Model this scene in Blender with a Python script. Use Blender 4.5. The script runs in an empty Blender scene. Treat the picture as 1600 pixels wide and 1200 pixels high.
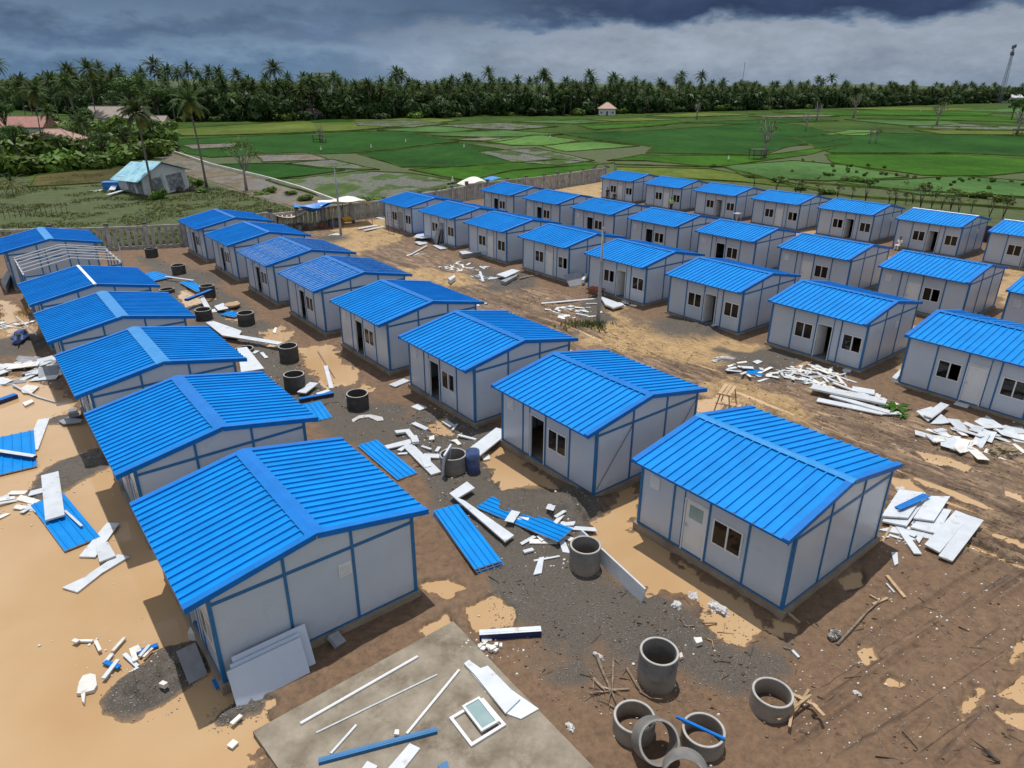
import bpy, math, random
import numpy as np
from mathutils import Vector, Matrix, Euler
from mathutils import noise as mnoise
R = math.radians
SC = bpy.context.scene
COL = SC.collection
random.seed(7)

# ------------------------------------------------------------------ camera
cam_data = bpy.data.cameras.new('drone_camera')
cam = bpy.data.objects.new('drone_camera', cam_data)
COL.objects.link(cam)
cam_data.sensor_width = 36.0
cam_data.lens = 36.0 * 1075.74 / 1600.0
cam_data.clip_start = 0.1
cam_data.clip_end = 20000.0
cam.matrix_world = Matrix.Translation((0, 0, 15.148)) @ Matrix.Rotation(R(90 - 23.4997), 4, 'X') @ Matrix.Rotation(R(0.27), 4, 'Z')
SC.camera = cam

# ------------------------------------------------------------------ exposure
SC.render.engine = 'CYCLES'
SC.view_settings.view_transform = 'Standard'
SC.view_settings.look = 'None'
SC.view_settings.gamma = 1.0
SC.view_settings.use_curve_mapping = False
SC.view_settings.exposure = 0.0
SC.cycles.max_bounces = 6
SC.cycles.use_denoising = True
SC.cycles.sample_clamp_indirect = 6.0

# ------------------------------------------------------------------ sun
SUN_DIR = Vector((-0.05, 0.25, 0.968)).normalized()      # towards the sun
sun_data = bpy.data.lights.new('sun', 'SUN')
sun_data.energy = 4.0
sun_data.angle = R(0.53)
sun_data.color = (1.0, 0.955, 0.89)
sun = bpy.data.objects.new('sun', sun_data)
COL.objects.link(sun)
sun.rotation_euler = SUN_DIR.to_track_quat('Z', 'Y').to_euler()
sun.location = (0, 40, 200)

# ------------------------------------------------------------------ sky
world = bpy.data.worlds.new('World')
SC.world = world
world.use_nodes = True
wn, wl = world.node_tree.nodes, world.node_tree.links
wn.clear()

def N(nodes, kind, **kw):
    n = nodes.new(kind)
    for k, v in kw.items():
        setattr(n, k, v)
    return n

def ramp_set(node, stops, interp='LINEAR'):
    cr = node.color_ramp
    cr.interpolation = interp
    while len(cr.elements) > 1:
        cr.elements.remove(cr.elements[-1])
    cr.elements[0].position = stops[0][0]
    cr.elements[0].color = (*stops[0][1], 1)
    for p, c in stops[1:]:
        e = cr.elements.new(p)
        e.color = (*c, 1)

def math_node(nodes, links, op, a, b=None, clamp=False):
    m = nodes.new('ShaderNodeMath'); m.operation = op; m.use_clamp = clamp
    for i, v in enumerate((a, b)):
        if v is None: continue
        if isinstance(v, (int, float)): m.inputs[i].default_value = v
        else: links.new(v, m.inputs[i])
    return m.outputs[0]

sky = N(wn, 'ShaderNodeTexSky', sky_type='NISHITA', sun_disc=False)
sky.sun_elevation = math.asin(SUN_DIR.z)
sky.sun_rotation = math.atan2(SUN_DIR.x, SUN_DIR.y)
sky.air_density = 1.2; sky.dust_density = 1.5
bg_sky = N(wn, 'ShaderNodeBackground'); bg_sky.inputs['Strength'].default_value = 0.10
wl.new(sky.outputs[0], bg_sky.inputs['Color'])
tc = N(wn, 'ShaderNodeTexCoord')
sep = N(wn, 'ShaderNodeSeparateXYZ'); wl.new(tc.outputs['Generated'], sep.inputs[0])
X, Y, Z = sep.outputs
# cloud sheet seen in perspective: direction divided by its height above the horizon
mp = N(wn, 'ShaderNodeMapping'); mp.inputs['Scale'].default_value = (7.0, 7.0, 17.0)
wl.new(tc.outputs['Generated'], mp.inputs['Vector'])
n1 = N(wn, 'ShaderNodeTexNoise'); n1.inputs['Scale'].default_value = 1.0; n1.inputs['Detail'].default_value = 7.0; n1.inputs['Roughness'].default_value = 0.58
wl.new(mp.outputs[0], n1.inputs['Vector'])
mp2 = N(wn, 'ShaderNodeMapping'); mp2.inputs['Scale'].default_value = (2.2, 2.2, 7.0); mp2.inputs['Location'].default_value = (3.1, 1.7, 0.4)
wl.new(tc.outputs['Generated'], mp2.inputs['Vector'])
n2 = N(wn, 'ShaderNodeTexNoise'); n2.inputs['Scale'].default_value = 1.3; n2.inputs['Detail'].default_value = 6.0; n2.inputs['Roughness'].default_value = 0.55
wl.new(mp2.outputs[0], n2.inputs['Vector'])
M = lambda op, a, b=None, clamp=False: math_node(wn, wl, op, a, b, clamp)
# height above the horizon, ruffled by the noise: decides between rain haze, dark cloud base, bright cloud
n3 = N(wn, 'ShaderNodeTexNoise'); n3.inputs['Scale'].default_value = 4.5; n3.inputs['Detail'].default_value = 6.0; n3.inputs['Roughness'].default_value = 0.6
wl.new(mp.outputs[0], n3.inputs['Vector'])
ruf = M('ADD', M('MULTIPLY', M('SUBTRACT', n1.outputs['Fac'], 0.5), 0.10), M('MULTIPLY', M('SUBTRACT', n3.outputs['Fac'], 0.5), 0.022))
azim = M('MULTIPLY', X, 0.020)                     # the dark base hangs a little lower to the left
low = M('MULTIPLY', M('SUBTRACT', n2.outputs['Fac'], 0.5), 0.05)
hgt = M('ADD', M('ADD', M('SUBTRACT', Z, azim), ruf), low)
r_right = N(wn, 'ShaderNodeValToRGB'); wl.new(hgt, r_right.inputs[0])
ramp_set(r_right, [(0.0, (0.235, 0.295, 0.385)), (0.035, (0.3, 0.355, 0.43)), (0.062, (0.31, 0.36, 0.44)), (0.071, (0.11, 0.1688, 0.2665)), (0.08, (0.033, 0.055, 0.117)), (0.115, (0.044, 0.0688, 0.1365)), (0.17, (0.176, 0.2375, 0.338)), (0.24, (0.45, 0.48, 0.54)), (0.31, (1.25, 1.27, 1.29)), (0.42, (1.05, 1.07, 1.09)), (0.56, (0.5, 0.53, 0.58)), (1.0, (0.34, 0.38, 0.46))])  # both ramps: unseen bright cloud band, shaped so the wet roofs reflect it
r_left = N(wn, 'ShaderNodeValToRGB'); wl.new(hgt, r_left.inputs[0])
ramp_set(r_left, [(0.0, (0.1313, 0.224, 0.3519)), (0.03, (0.1103, 0.192, 0.3105)), (0.05, (0.1733, 0.2624, 0.3864)), (0.064, (0.0893, 0.1472, 0.2484)), (0.085, (0.1522, 0.2304, 0.345)), (0.11, (0.1103, 0.1728, 0.2691)), (0.17, (0.168, 0.2432, 0.3588)), (0.24, (0.45, 0.48, 0.54)), (0.31, (1.25, 1.27, 1.29)), (0.42, (1.05, 1.07, 1.09)), (0.56, (0.5, 0.53, 0.58)), (1.0, (0.34, 0.38, 0.46))])
side = N(wn, 'ShaderNodeMapRange', interpolation_type='SMOOTHSTEP'); side.inputs['From Min'].default_value = -0.42; side.inputs['From Max'].default_value = 0.22
wl.new(M('ADD', X, M('MULTIPLY', M('SUBTRACT', n2.outputs['Fac'], 0.5), 0.5)), side.inputs['Value'])
mixc = N(wn, 'ShaderNodeMix', data_type='RGBA'); wl.new(side.outputs[0], mixc.inputs['Factor'])
wl.new(r_left.outputs[0], mixc.inputs['A']); wl.new(r_right.outputs[0], mixc.inputs['B'])
shade = M('ADD', M('ADD', M('MULTIPLY', M('SUBTRACT', n1.outputs['Fac'], 0.5), 0.9), M('MULTIPLY', M('SUBTRACT', n3.outputs['Fac'], 0.5), 0.45)), 1.0)
vm = N(wn, 'ShaderNodeVectorMath', operation='SCALE'); wl.new(mixc.outputs['Result'], vm.inputs[0]); wl.new(shade, vm.inputs['Scale'])
bg_cloud = N(wn, 'ShaderNodeBackground'); wl.new(vm.outputs[0], bg_cloud.inputs['Color'])
# broken cloud overhead lets the blue sky through
gap = N(wn, 'ShaderNodeMapRange', interpolation_type='SMOOTHSTEP'); gap.inputs['From Min'].default_value = 0.40; gap.inputs['From Max'].default_value = 0.62
wl.new(n2.outputs['Fac'], gap.inputs['Value'])
up = N(wn, 'ShaderNodeMapRange', interpolation_type='SMOOTHSTEP'); up.inputs['From Min'].default_value = 0.42; up.inputs['From Max'].default_value = 0.80
wl.new(Z, up.inputs['Value'])
cover = M('SUBTRACT', 1.0, M('MULTIPLY', up.outputs[0], M('SUBTRACT', 1.0, gap.outputs[0])), True)
mixs = N(wn, 'ShaderNodeMixShader'); wl.new(cover, mixs.inputs[0]); wl.new(bg_sky.outputs[0], mixs.inputs[1]); wl.new(bg_cloud.outputs[0], mixs.inputs[2])
wo = N(wn, 'ShaderNodeOutputWorld'); wl.new(mixs.outputs[0], wo.inputs['Surface'])

# ------------------------------------------------------------------ materials
MAT = {}
def new_mat(name):
    m = bpy.data.materials.new(name); m.use_nodes = True
    nt = m.node_tree; nt.nodes.clear()
    out = nt.nodes.new('ShaderNodeOutputMaterial'); b = nt.nodes.new('ShaderNodeBsdfPrincipled')
    nt.links.new(b.outputs[0], out.inputs[0]); MAT[name] = m
    return m, nt.nodes, nt.links, b

def mat(name, c1, c2=None, rough=0.6, scale=3.0, detail=4.0, bump=0.0, bump_scale=None, metal=0.0, spec=0.5, lo=0.35, hi=0.65,
        stretch=None, obj_var=0.0, coord='Object', stain=None, stain_scale=1.0, stain_lo=0.55, stain_hi=0.7, bump_dist=0.02):
    m, n, l, b = new_mat(name)
    tcn = n.new('ShaderNodeTexCoord'); src = tcn.outputs[coord]
    if coord == 'World':
        pass
    if stretch:
        mpn = n.new('ShaderNodeMapping'); mpn.inputs['Scale'].default_value = stretch
        l.new(src, mpn.inputs['Vector']); src = mpn.outputs[0]
    oi = n.new('ShaderNodeObjectInfo')
    if obj_var:
        va = n.new('ShaderNodeVectorMath'); va.operation = 'ADD'
        vs = n.new('ShaderNodeVectorMath'); vs.operation = 'SCALE'
        cx = n.new('ShaderNodeCombineXYZ'); l.new(oi.outputs['Random'], cx.inputs[0]); l.new(oi.outputs['Random'], cx.inputs[1])
        l.new(cx.outputs[0], vs.inputs[0]); vs.inputs['Scale'].default_value = 37.0
        l.new(src, va.inputs[0]); l.new(vs.outputs[0], va.inputs[1]); src = va.outputs[0]
    tx = n.new('ShaderNodeTexNoise'); tx.inputs['Scale'].default_value = scale; tx.inputs['Detail'].default_value = detail; tx.inputs['Roughness'].default_value = 0.6
    l.new(src, tx.inputs['Vector'])
    rp = n.new('ShaderNodeValToRGB'); l.new(tx.outputs['Fac'], rp.inputs[0])
    ramp_set(rp, [(lo, c1), (hi, c2 or c1)])
    colr = rp.outputs[0]
    if stain:
        t2 = n.new('ShaderNodeTexNoise'); t2.inputs['Scale'].default_value = stain_scale; t2.inputs['Detail'].default_value = 6.0; t2.inputs['Roughness'].default_value = 0.65
        l.new(src, t2.inputs['Vector'])
        mr = n.new('ShaderNodeMapRange'); mr.inputs['From Min'].default_value = stain_lo; mr.inputs['From Max'].default_value = stain_hi
        l.new(t2.outputs['Fac'], mr.inputs['Value'])
        mx = n.new('ShaderNodeMix'); mx.data_type = 'RGBA'; l.new(mr.outputs[0], mx.inputs['Factor']); l.new(colr, mx.inputs['A']); mx.inputs['B'].default_value = (*stain, 1)
        colr = mx.outputs['Result']
    if obj_var:
        hs = n.new('ShaderNodeHueSaturation')
        mr2 = n.new('ShaderNodeMapRange'); mr2.inputs['To Min'].default_value = 1 - obj_var; mr2.inputs['To Max'].default_value = 1 + obj_var
        l.new(oi.outputs['Random'], mr2.inputs['Value']); l.new(mr2.outputs[0], hs.inputs['Value']); l.new(colr, hs.inputs['Color'])
        colr = hs.outputs[0]
    l.new(colr, b.inputs['Base Color'])
    b.inputs['Roughness'].default_value = rough; b.inputs['Metallic'].default_value = metal
    b.inputs['Specular IOR Level'].default_value = spec
    if bump:
        t3 = n.new('ShaderNodeTexNoise'); t3.inputs['Scale'].default_value = bump_scale or scale * 3; t3.inputs['Detail'].default_value = 3.0
        l.new(src, t3.inputs['Vector'])
        bp = n.new('ShaderNodeBump'); bp.inputs['Strength'].default_value = bump; bp.inputs['Distance'].default_value = bump_dist
        l.new(t3.outputs['Fac'], bp.inputs['Height']); l.new(bp.outputs[0], b.inputs['Normal'])
    return m

BLUE1, BLUE2 = (0.0005, 0.190, 0.56), (0.001, 0.228, 0.64)
mat('blue_roof', BLUE1, BLUE2, rough=0.5, scale=1.2, spec=0.12, obj_var=0.05, bump=0.10, bump_scale=1.5, bump_dist=0.05, stain=(0.008, 0.195, 0.52), stain_scale=1.1, stain_lo=0.52, stain_hi=0.82)
mat('blue_trim', (0.002, 0.130, 0.45), (0.003, 0.155, 0.52), rough=0.42, scale=2.0, spec=0.18, obj_var=0.05, bump=0.25, bump_scale=2.2, bump_dist=0.05)
mat('ridge_metal', (0.010, 0.205, 0.53), (0.025, 0.245, 0.60), rough=0.36, scale=2.0, spec=0.3, obj_var=0.06, bump=0.5, bump_scale=2.5, bump_dist=0.06)
mat('ridge_pale', (0.62, 0.70, 0.80), (0.75, 0.80, 0.86), rough=0.4, scale=2.0, spec=0.5)
mat('blue_steel', (0.006, 0.115, 0.285), (0.009, 0.135, 0.33), rough=0.45, scale=4.0, obj_var=0.06)
mat('white_wall', (0.41, 0.465, 0.55), (0.45, 0.505, 0.585), rough=0.26, scale=0.7, spec=0.4, obj_var=0.03, bump=0.06, bump_scale=1.0, bump_dist=0.06, stain=(0.36, 0.385, 0.42), stain_scale=1.4, stain_lo=0.60, stain_hi=0.85)
mat('white_frame', (0.60, 0.61, 0.62), (0.66, 0.67, 0.68), rough=0.35, scale=6.0)
mat('door_white', (0.58, 0.60, 0.63), (0.63, 0.65, 0.68), rough=0.35, scale=2.0)
mat('panel_white', (0.47, 0.51, 0.56), (0.55, 0.59, 0.635), rough=0.45, scale=1.8, obj_var=0.07, stain=(0.30, 0.235, 0.165), stain_scale=2.6, stain_lo=0.60, stain_hi=0.74)
mat('panel_clean_sky', (0.44, 0.51, 0.62), (0.48, 0.55, 0.655), rough=0.3, scale=1.0)  # unstained bluish film; extra blue in the colour stands for reflected sky
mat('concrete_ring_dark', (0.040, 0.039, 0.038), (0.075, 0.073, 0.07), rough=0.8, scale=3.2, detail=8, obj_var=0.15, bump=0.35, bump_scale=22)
mat('foam', (0.57, 0.565, 0.54), (0.66, 0.65, 0.625), rough=0.85, scale=5.0, obj_var=0.08, stain=(0.36, 0.27, 0.17), stain_scale=3.0, stain_lo=0.56, stain_hi=0.72)
mat('glass_dark', (0.006, 0.007, 0.009), (0.014, 0.014, 0.015), rough=0.05, scale=1.5, spec=0.35, obj_var=0.3)
mat('glass_pale', (0.22, 0.32, 0.33), (0.27, 0.37, 0.37), rough=0.08, scale=2.0, spec=0.6)
mat('concrete_raw', (0.16, 0.135, 0.105), (0.25, 0.22, 0.18), rough=0.85, scale=1.6, bump=0.3, bump_scale=14, stain=(0.10, 0.075, 0.05), stain_scale=1.0, stain_lo=0.5, stain_hi=0.72)
mat('concrete_slab', (0.155, 0.130, 0.095), (0.30, 0.262, 0.205), rough=0.85, scale=1.5, detail=10, bump=0.5, bump_scale=22, lo=.32, hi=.70, stain=(0.105, 0.078, 0.048), stain_scale=0.8, stain_lo=0.53, stain_hi=0.68)
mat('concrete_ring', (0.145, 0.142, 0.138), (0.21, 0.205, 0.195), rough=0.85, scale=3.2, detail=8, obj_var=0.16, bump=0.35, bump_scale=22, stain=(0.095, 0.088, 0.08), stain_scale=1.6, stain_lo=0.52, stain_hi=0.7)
mat('ring_lip', (0.30, 0.295, 0.28), (0.40, 0.39, 0.37), rough=0.85, scale=6.0, bump=0.3, bump_scale=25)
mat('fence_concrete', (0.26, 0.25, 0.235), (0.40, 0.385, 0.36), rough=0.9, scale=1.6, obj_var=0.14, bump=0.3, bump_scale=12, stain=(0.11, 0.11, 0.10), stain_scale=1.3, stain_lo=0.53, stain_hi=0.7)
mat('pole_grey', (0.24, 0.25, 0.26), (0.30, 0.31, 0.32), rough=0.5, scale=3.0)
mat('wood', (0.30, 0.20, 0.11), (0.42, 0.30, 0.18), rough=0.8, scale=4.0, stretch=(1, 1, 0.3), obj_var=0.2)
mat('driftwood', (0.16, 0.11, 0.075), (0.30, 0.24, 0.18), rough=0.85, scale=6.0, obj_var=0.2, bump=0.4, bump_scale=20)
mat('plastic_blue', (0.05, 0.085, 0.20), (0.07, 0.11, 0.25), rough=0.42, scale=3.0, stain=(0.16, 0.15, 0.13), stain_scale=2.0, stain_lo=0.6, stain_hi=0.9)
mat('navy_film', (0.006, 0.016, 0.075), (0.010, 0.022, 0.10), rough=0.4, scale=3.0)
mat('tarp_blue', (0.01, 0.17, 0.52), (0.02, 0.21, 0.60), rough=0.5, scale=2.0, bump=0.5, bump_scale=3, bump_dist=0.1)
mat('tarp_white', (0.62, 0.60, 0.55), (0.72, 0.70, 0.66), rough=0.6, scale=2.0, bump=0.5, bump_scale=3, bump_dist=0.1)
mat('tarp_pink', (0.50, 0.40, 0.35), (0.58, 0.47, 0.42), rough=0.7, scale=2.0)
mat('steel_dark', (0.05, 0.045, 0.04), (0.09, 0.075, 0.06), rough=0.6, scale=5.0)
mat('steel_galv', (0.50, 0.53, 0.56), (0.60, 0.62, 0.64), rough=0.35, scale=4.0, metal=0.3)
mat('grey_panel', (0.20, 0.215, 0.24), (0.26, 0.27, 0.29), rough=0.5, scale=3.0, obj_var=0.15)
mat('rust', (0.13, 0.045, 0.03), (0.20, 0.075, 0.045), rough=0.8, scale=4.0)
mat('fence_brown', (0.055, 0.022, 0.02), (0.085, 0.035, 0.03), rough=0.7, scale=2.0)
mat('foil', (0.22, 0.21, 0.195), (0.40, 0.39, 0.36), rough=0.38, scale=6.0, metal=0.5, bump=1.0, bump_scale=14, bump_dist=0.06)
mat('bag_white', (0.40, 0.395, 0.39), (0.58, 0.57, 0.565), rough=0.45, scale=5.0, bump=0.8, bump_scale=10, bump_dist=0.06, stain=(0.25, 0.21, 0.18), stain_scale=5.0, stain_lo=0.55, stain_hi=0.65)
mat('sack_brown', (0.16, 0.11, 0.06), (0.36, 0.30, 0.20), rough=0.85, scale=9.0, bump=0.8, bump_scale=16, bump_dist=0.05)
mat('pebble', (0.11, 0.10, 0.09), (0.36, 0.34, 0.31), rough=0.8, scale=0.9, coord='Object', lo=0.3, hi=0.7)
mat('yellow_paint', (0.60, 0.33, 0.02), (0.66, 0.37, 0.03), rough=0.5, scale=3.0)
mat('skin', (0.19, 0.10, 0.065), (0.22, 0.12, 0.08), rough=0.6)
mat('cloth_dark', (0.02, 0.02, 0.025), (0.04, 0.04, 0.045), rough=0.85)
mat('cloth_lime', (0.30, 0.62, 0.05), (0.34, 0.68, 0.07), rough=0.7)
mat('cloth_white', (0.66, 0.64, 0.62), (0.72, 0.71, 0.69), rough=0.8)
mat('hair', (0.012, 0.010, 0.009), (0.02, 0.016, 0.014), rough=0.6)
mat('trunk', (0.10, 0.085, 0.07), (0.17, 0.15, 0.125), rough=0.9, scale=4.0, stretch=(1, 1, 3), bump=0.3)
mat('bark_dark', (0.045, 0.036, 0.028), (0.08, 0.065, 0.05), rough=0.9, scale=4.0)
mat('bark_pale', (0.19, 0.175, 0.155), (0.28, 0.26, 0.24), rough=0.9, scale=4.0)
mat('roof_turquoise', (0.28, 0.54, 0.64), (0.38, 0.62, 0.70), rough=0.5, scale=1.2, stain=(0.10, 0.36, 0.55), stain_scale=0.8, stain_lo=0.5, stain_hi=0.65)
mat('wall_stained', (0.50, 0.53, 0.56), (0.58, 0.60, 0.63), rough=0.9, scale=1.4, stain=(0.20, 0.21, 0.215), stain_scale=1.4, stain_lo=0.56, stain_hi=0.70)
mat('wall_mould', (0.10, 0.115, 0.13), (0.20, 0.22, 0.245), rough=0.9, scale=2.5, stain=(0.34, 0.36, 0.38), stain_scale=2.2, stain_lo=0.5, stain_hi=0.66)
mat('roof_pink', (0.30, 0.185, 0.155), (0.38, 0.24, 0.20), rough=0.75, scale=1.0)
mat('roof_red', (0.25, 0.11, 0.09), (0.32, 0.155, 0.13), rough=0.75, scale=1.0)
mat('roof_sand', (0.36, 0.25, 0.19), (0.42, 0.30, 0.23), rough=0.75, scale=1.0)
mat('roof_grey', (0.20, 0.165, 0.145), (0.27, 0.225, 0.195), rough=0.7, scale=0.6, stretch=(3, 1, 1))
mat('roof_thatch', (0.10, 0.085, 0.07), (0.15, 0.13, 0.115), rough=0.95, scale=2.0)
mat('wall_pale', (0.48, 0.50, 0.53), (0.56, 0.58, 0.60), rough=0.85, scale=0.8)
mat('dark_opening', (0.02, 0.022, 0.025), (0.03, 0.03, 0.035), rough=0.4)
mat('kerb_white', (0.52, 0.50, 0.46), (0.64, 0.62, 0.58), rough=0.85, scale=1.0)
mat('tower_steel', (0.10, 0.11, 0.13), (0.14, 0.15, 0.17), rough=0.6)

def leaf_mat(name, dark, light, spread=0.25, scale=0.6, rough=0.5):
    m, n, l, b = new_mat(name)
    g = n.new('ShaderNodeNewGeometry'); oi = n.new('ShaderNodeObjectInfo')
    tcn = n.new('ShaderNodeTexCoord')
    tx = n.new('ShaderNodeTexNoise'); tx.inputs['Scale'].default_value = scale; tx.inputs['Detail'].default_value = 2.0
    l.new(tcn.outputs['Object'], tx.inputs['Vector'])
    ad = math_node(n, l, 'ADD', tx.outputs['Fac'], math_node(n, l, 'MULTIPLY', math_node(n, l, 'SUBTRACT', g.outputs['Random Per Island'], 0.5), spread))
    rp = n.new('ShaderNodeValToRGB'); l.new(ad, rp.inputs[0]); ramp_set(rp, [(0.3, dark), (0.72, light)])
    hs = n.new('ShaderNodeHueSaturation'); l.new(rp.outputs[0], hs.inputs['Color'])
    mr = n.new('ShaderNodeMapRange'); mr.inputs['To Min'].default_value = 0.72; mr.inputs['To Max'].default_value = 1.28
    l.new(oi.outputs['Random'], mr.inputs['Value']); l.new(mr.outputs[0], hs.inputs['Value'])
    mr3 = n.new('ShaderNodeMapRange'); mr3.inputs['To Min'].default_value = 0.485; mr3.inputs['To Max'].default_value = 0.515
    l.new(oi.outputs['Random'], mr3.inputs['Value']); l.new(mr3.outputs[0], hs.inputs['Hue'])
    l.new(hs.outputs[0], b.inputs['Base Color']); b.inputs['Roughness'].default_value = rough
    b.inputs['Specular IOR Level'].default_value = 0.18
    tr = n.new('ShaderNodeBsdfTranslucent'); l.new(hs.outputs[0], tr.inputs['Color'])
    ms = n.new('ShaderNodeMixShader'); ms.inputs[0].default_value = 0.25
    out = [q for q in n if q.type == 'OUTPUT_MATERIAL'][0]
    l.new(b.outputs[0], ms.inputs[1]); l.new(tr.outputs[0], ms.inputs[2]); l.new(ms.outputs[0], out.inputs[0])
leaf_mat('palm_leaf', (0.026, 0.054, 0.013), (0.070, 0.105, 0.024), rough=.65)
leaf_mat('palm_leaf_yellow', (0.06, 0.08, 0.012), (0.20, 0.17, 0.03))
leaf_mat('bush_leaf', (0.050, 0.105, 0.014), (0.14, 0.215, 0.034))
leaf_mat('tree_leaf', (0.028, 0.062, 0.013), (0.080, 0.135, 0.030))
leaf_mat('grove_leaf', (0.016, 0.036, 0.010), (0.048, 0.078, 0.018))
mat('mud_clod', (0.075, 0.050, 0.036), (0.15, 0.10, 0.07), rough=0.8, scale=1.0)
leaf_mat('weed_leaf', (0.05, 0.075, 0.018), (0.12, 0.14, 0.035))
leaf_mat('grass_blade', (0.050, 0.078, 0.014), (0.12, 0.125, 0.035), spread=0.6)
leaf_mat('rice_blade', (0.030, 0.115, 0.010), (0.06, 0.19, 0.016), spread=0.5)
leaf_mat('straw', (0.20, 0.13, 0.06), (0.40, 0.28, 0.14), spread=0.6)

# roof with standing rain: patches that turn mirror-wet
def splash(name, amount):
    m = MAT[name]; n, l = m.node_tree.nodes, m.node_tree.links
    b = [q for q in n if q.type == 'BSDF_PRINCIPLED'][0]; src = b.inputs['Base Color'].links[0].from_socket
    g = n.new('ShaderNodeNewGeometry'); sp = n.new('ShaderNodeSeparateXYZ'); l.new(g.outputs['Position'], sp.inputs[0])
    t = n.new('ShaderNodeTexNoise'); t.inputs['Scale'].default_value = 2.2; t.inputs['Detail'].default_value = 8; t.inputs['Roughness'].default_value = .7; l.new(g.outputs['Position'], t.inputs['Vector'])
    hz = n.new('ShaderNodeMapRange'); hz.inputs['From Min'].default_value = 1.05; hz.inputs['From Max'].default_value = 0.36; l.new(sp.outputs[2], hz.inputs['Value'])
    f = math_node(n, l, 'MULTIPLY', math_node(n, l, 'SUBTRACT', math_node(n, l, 'ADD', math_node(n, l, 'MULTIPLY', hz.outputs[0], .62), t.outputs['Fac']), .80), 2.2, True)
    mx = n.new('ShaderNodeMix'); mx.data_type = 'RGBA'; l.new(math_node(n, l, 'MULTIPLY', f, amount), mx.inputs['Factor']); l.new(src, mx.inputs['A']); mx.inputs['B'].default_value = (.30, .225, .155, 1)
    l.new(mx.outputs['Result'], b.inputs['Base Color'])
splash('white_wall', .40); splash('concrete_raw', .35); splash('concrete_ring', .6)

def wet_roof():
    m, n, l, b = new_mat('blue_roof_wet')
    tcn = n.new('ShaderNodeTexCoord')
    mpn = n.new('ShaderNodeMapping'); mpn.inputs['Scale'].default_value = (0.5, 1.6, 1.0); l.new(tcn.outputs['Object'], mpn.inputs['Vector'])
    t = n.new('ShaderNodeTexNoise'); t.inputs['Scale'].default_value = 2.6; t.inputs['Detail'].default_value = 8.0; t.inputs['Roughness'].default_value = 0.75
    l.new(mpn.outputs[0], t.inputs['Vector'])
    mr = n.new('ShaderNodeMapRange'); mr.inputs['From Min'].default_value = 0.47; mr.inputs['From Max'].default_value = 0.51; l.new(t.outputs['Fac'], mr.inputs['Value'])
    b.inputs['Base Color'].default_value = (*BLUE1, 1)
    rr = n.new('ShaderNodeMapRange'); rr.inputs['To Min'].default_value = 0.42; rr.inputs['To Max'].default_value = 0.12; l.new(mr.outputs[0], rr.inputs['Value'])
    l.new(rr.outputs[0], b.inputs['Roughness'])
    l.new(math_node(n, l, 'MULTIPLY', mr.outputs[0], 1.0), b.inputs['Coat Weight']); b.inputs['Coat Roughness'].default_value = 0.06; b.inputs['Coat IOR'].default_value = 2.1; b.inputs['Specular IOR Level'].default_value = 0.8
    t2 = n.new('ShaderNodeTexNoise'); t2.inputs['Scale'].default_value = 7.0; t2.inputs['Detail'].default_value = 1.0; l.new(tcn.outputs['Object'], t2.inputs['Vector'])
    bp = n.new('ShaderNodeBump'); bp.inputs['Distance'].default_value = 0.006
    l.new(math_node(n, l, 'MULTIPLY', mr.outputs[0], 0.9), bp.inputs['Strength']); l.new(t2.outputs['Fac'], bp.inputs['Height'])
    l.new(bp.outputs[0], b.inputs['Normal']); l.new(bp.outputs[0], b.inputs['Coat Normal'])
wet_roof()

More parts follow.
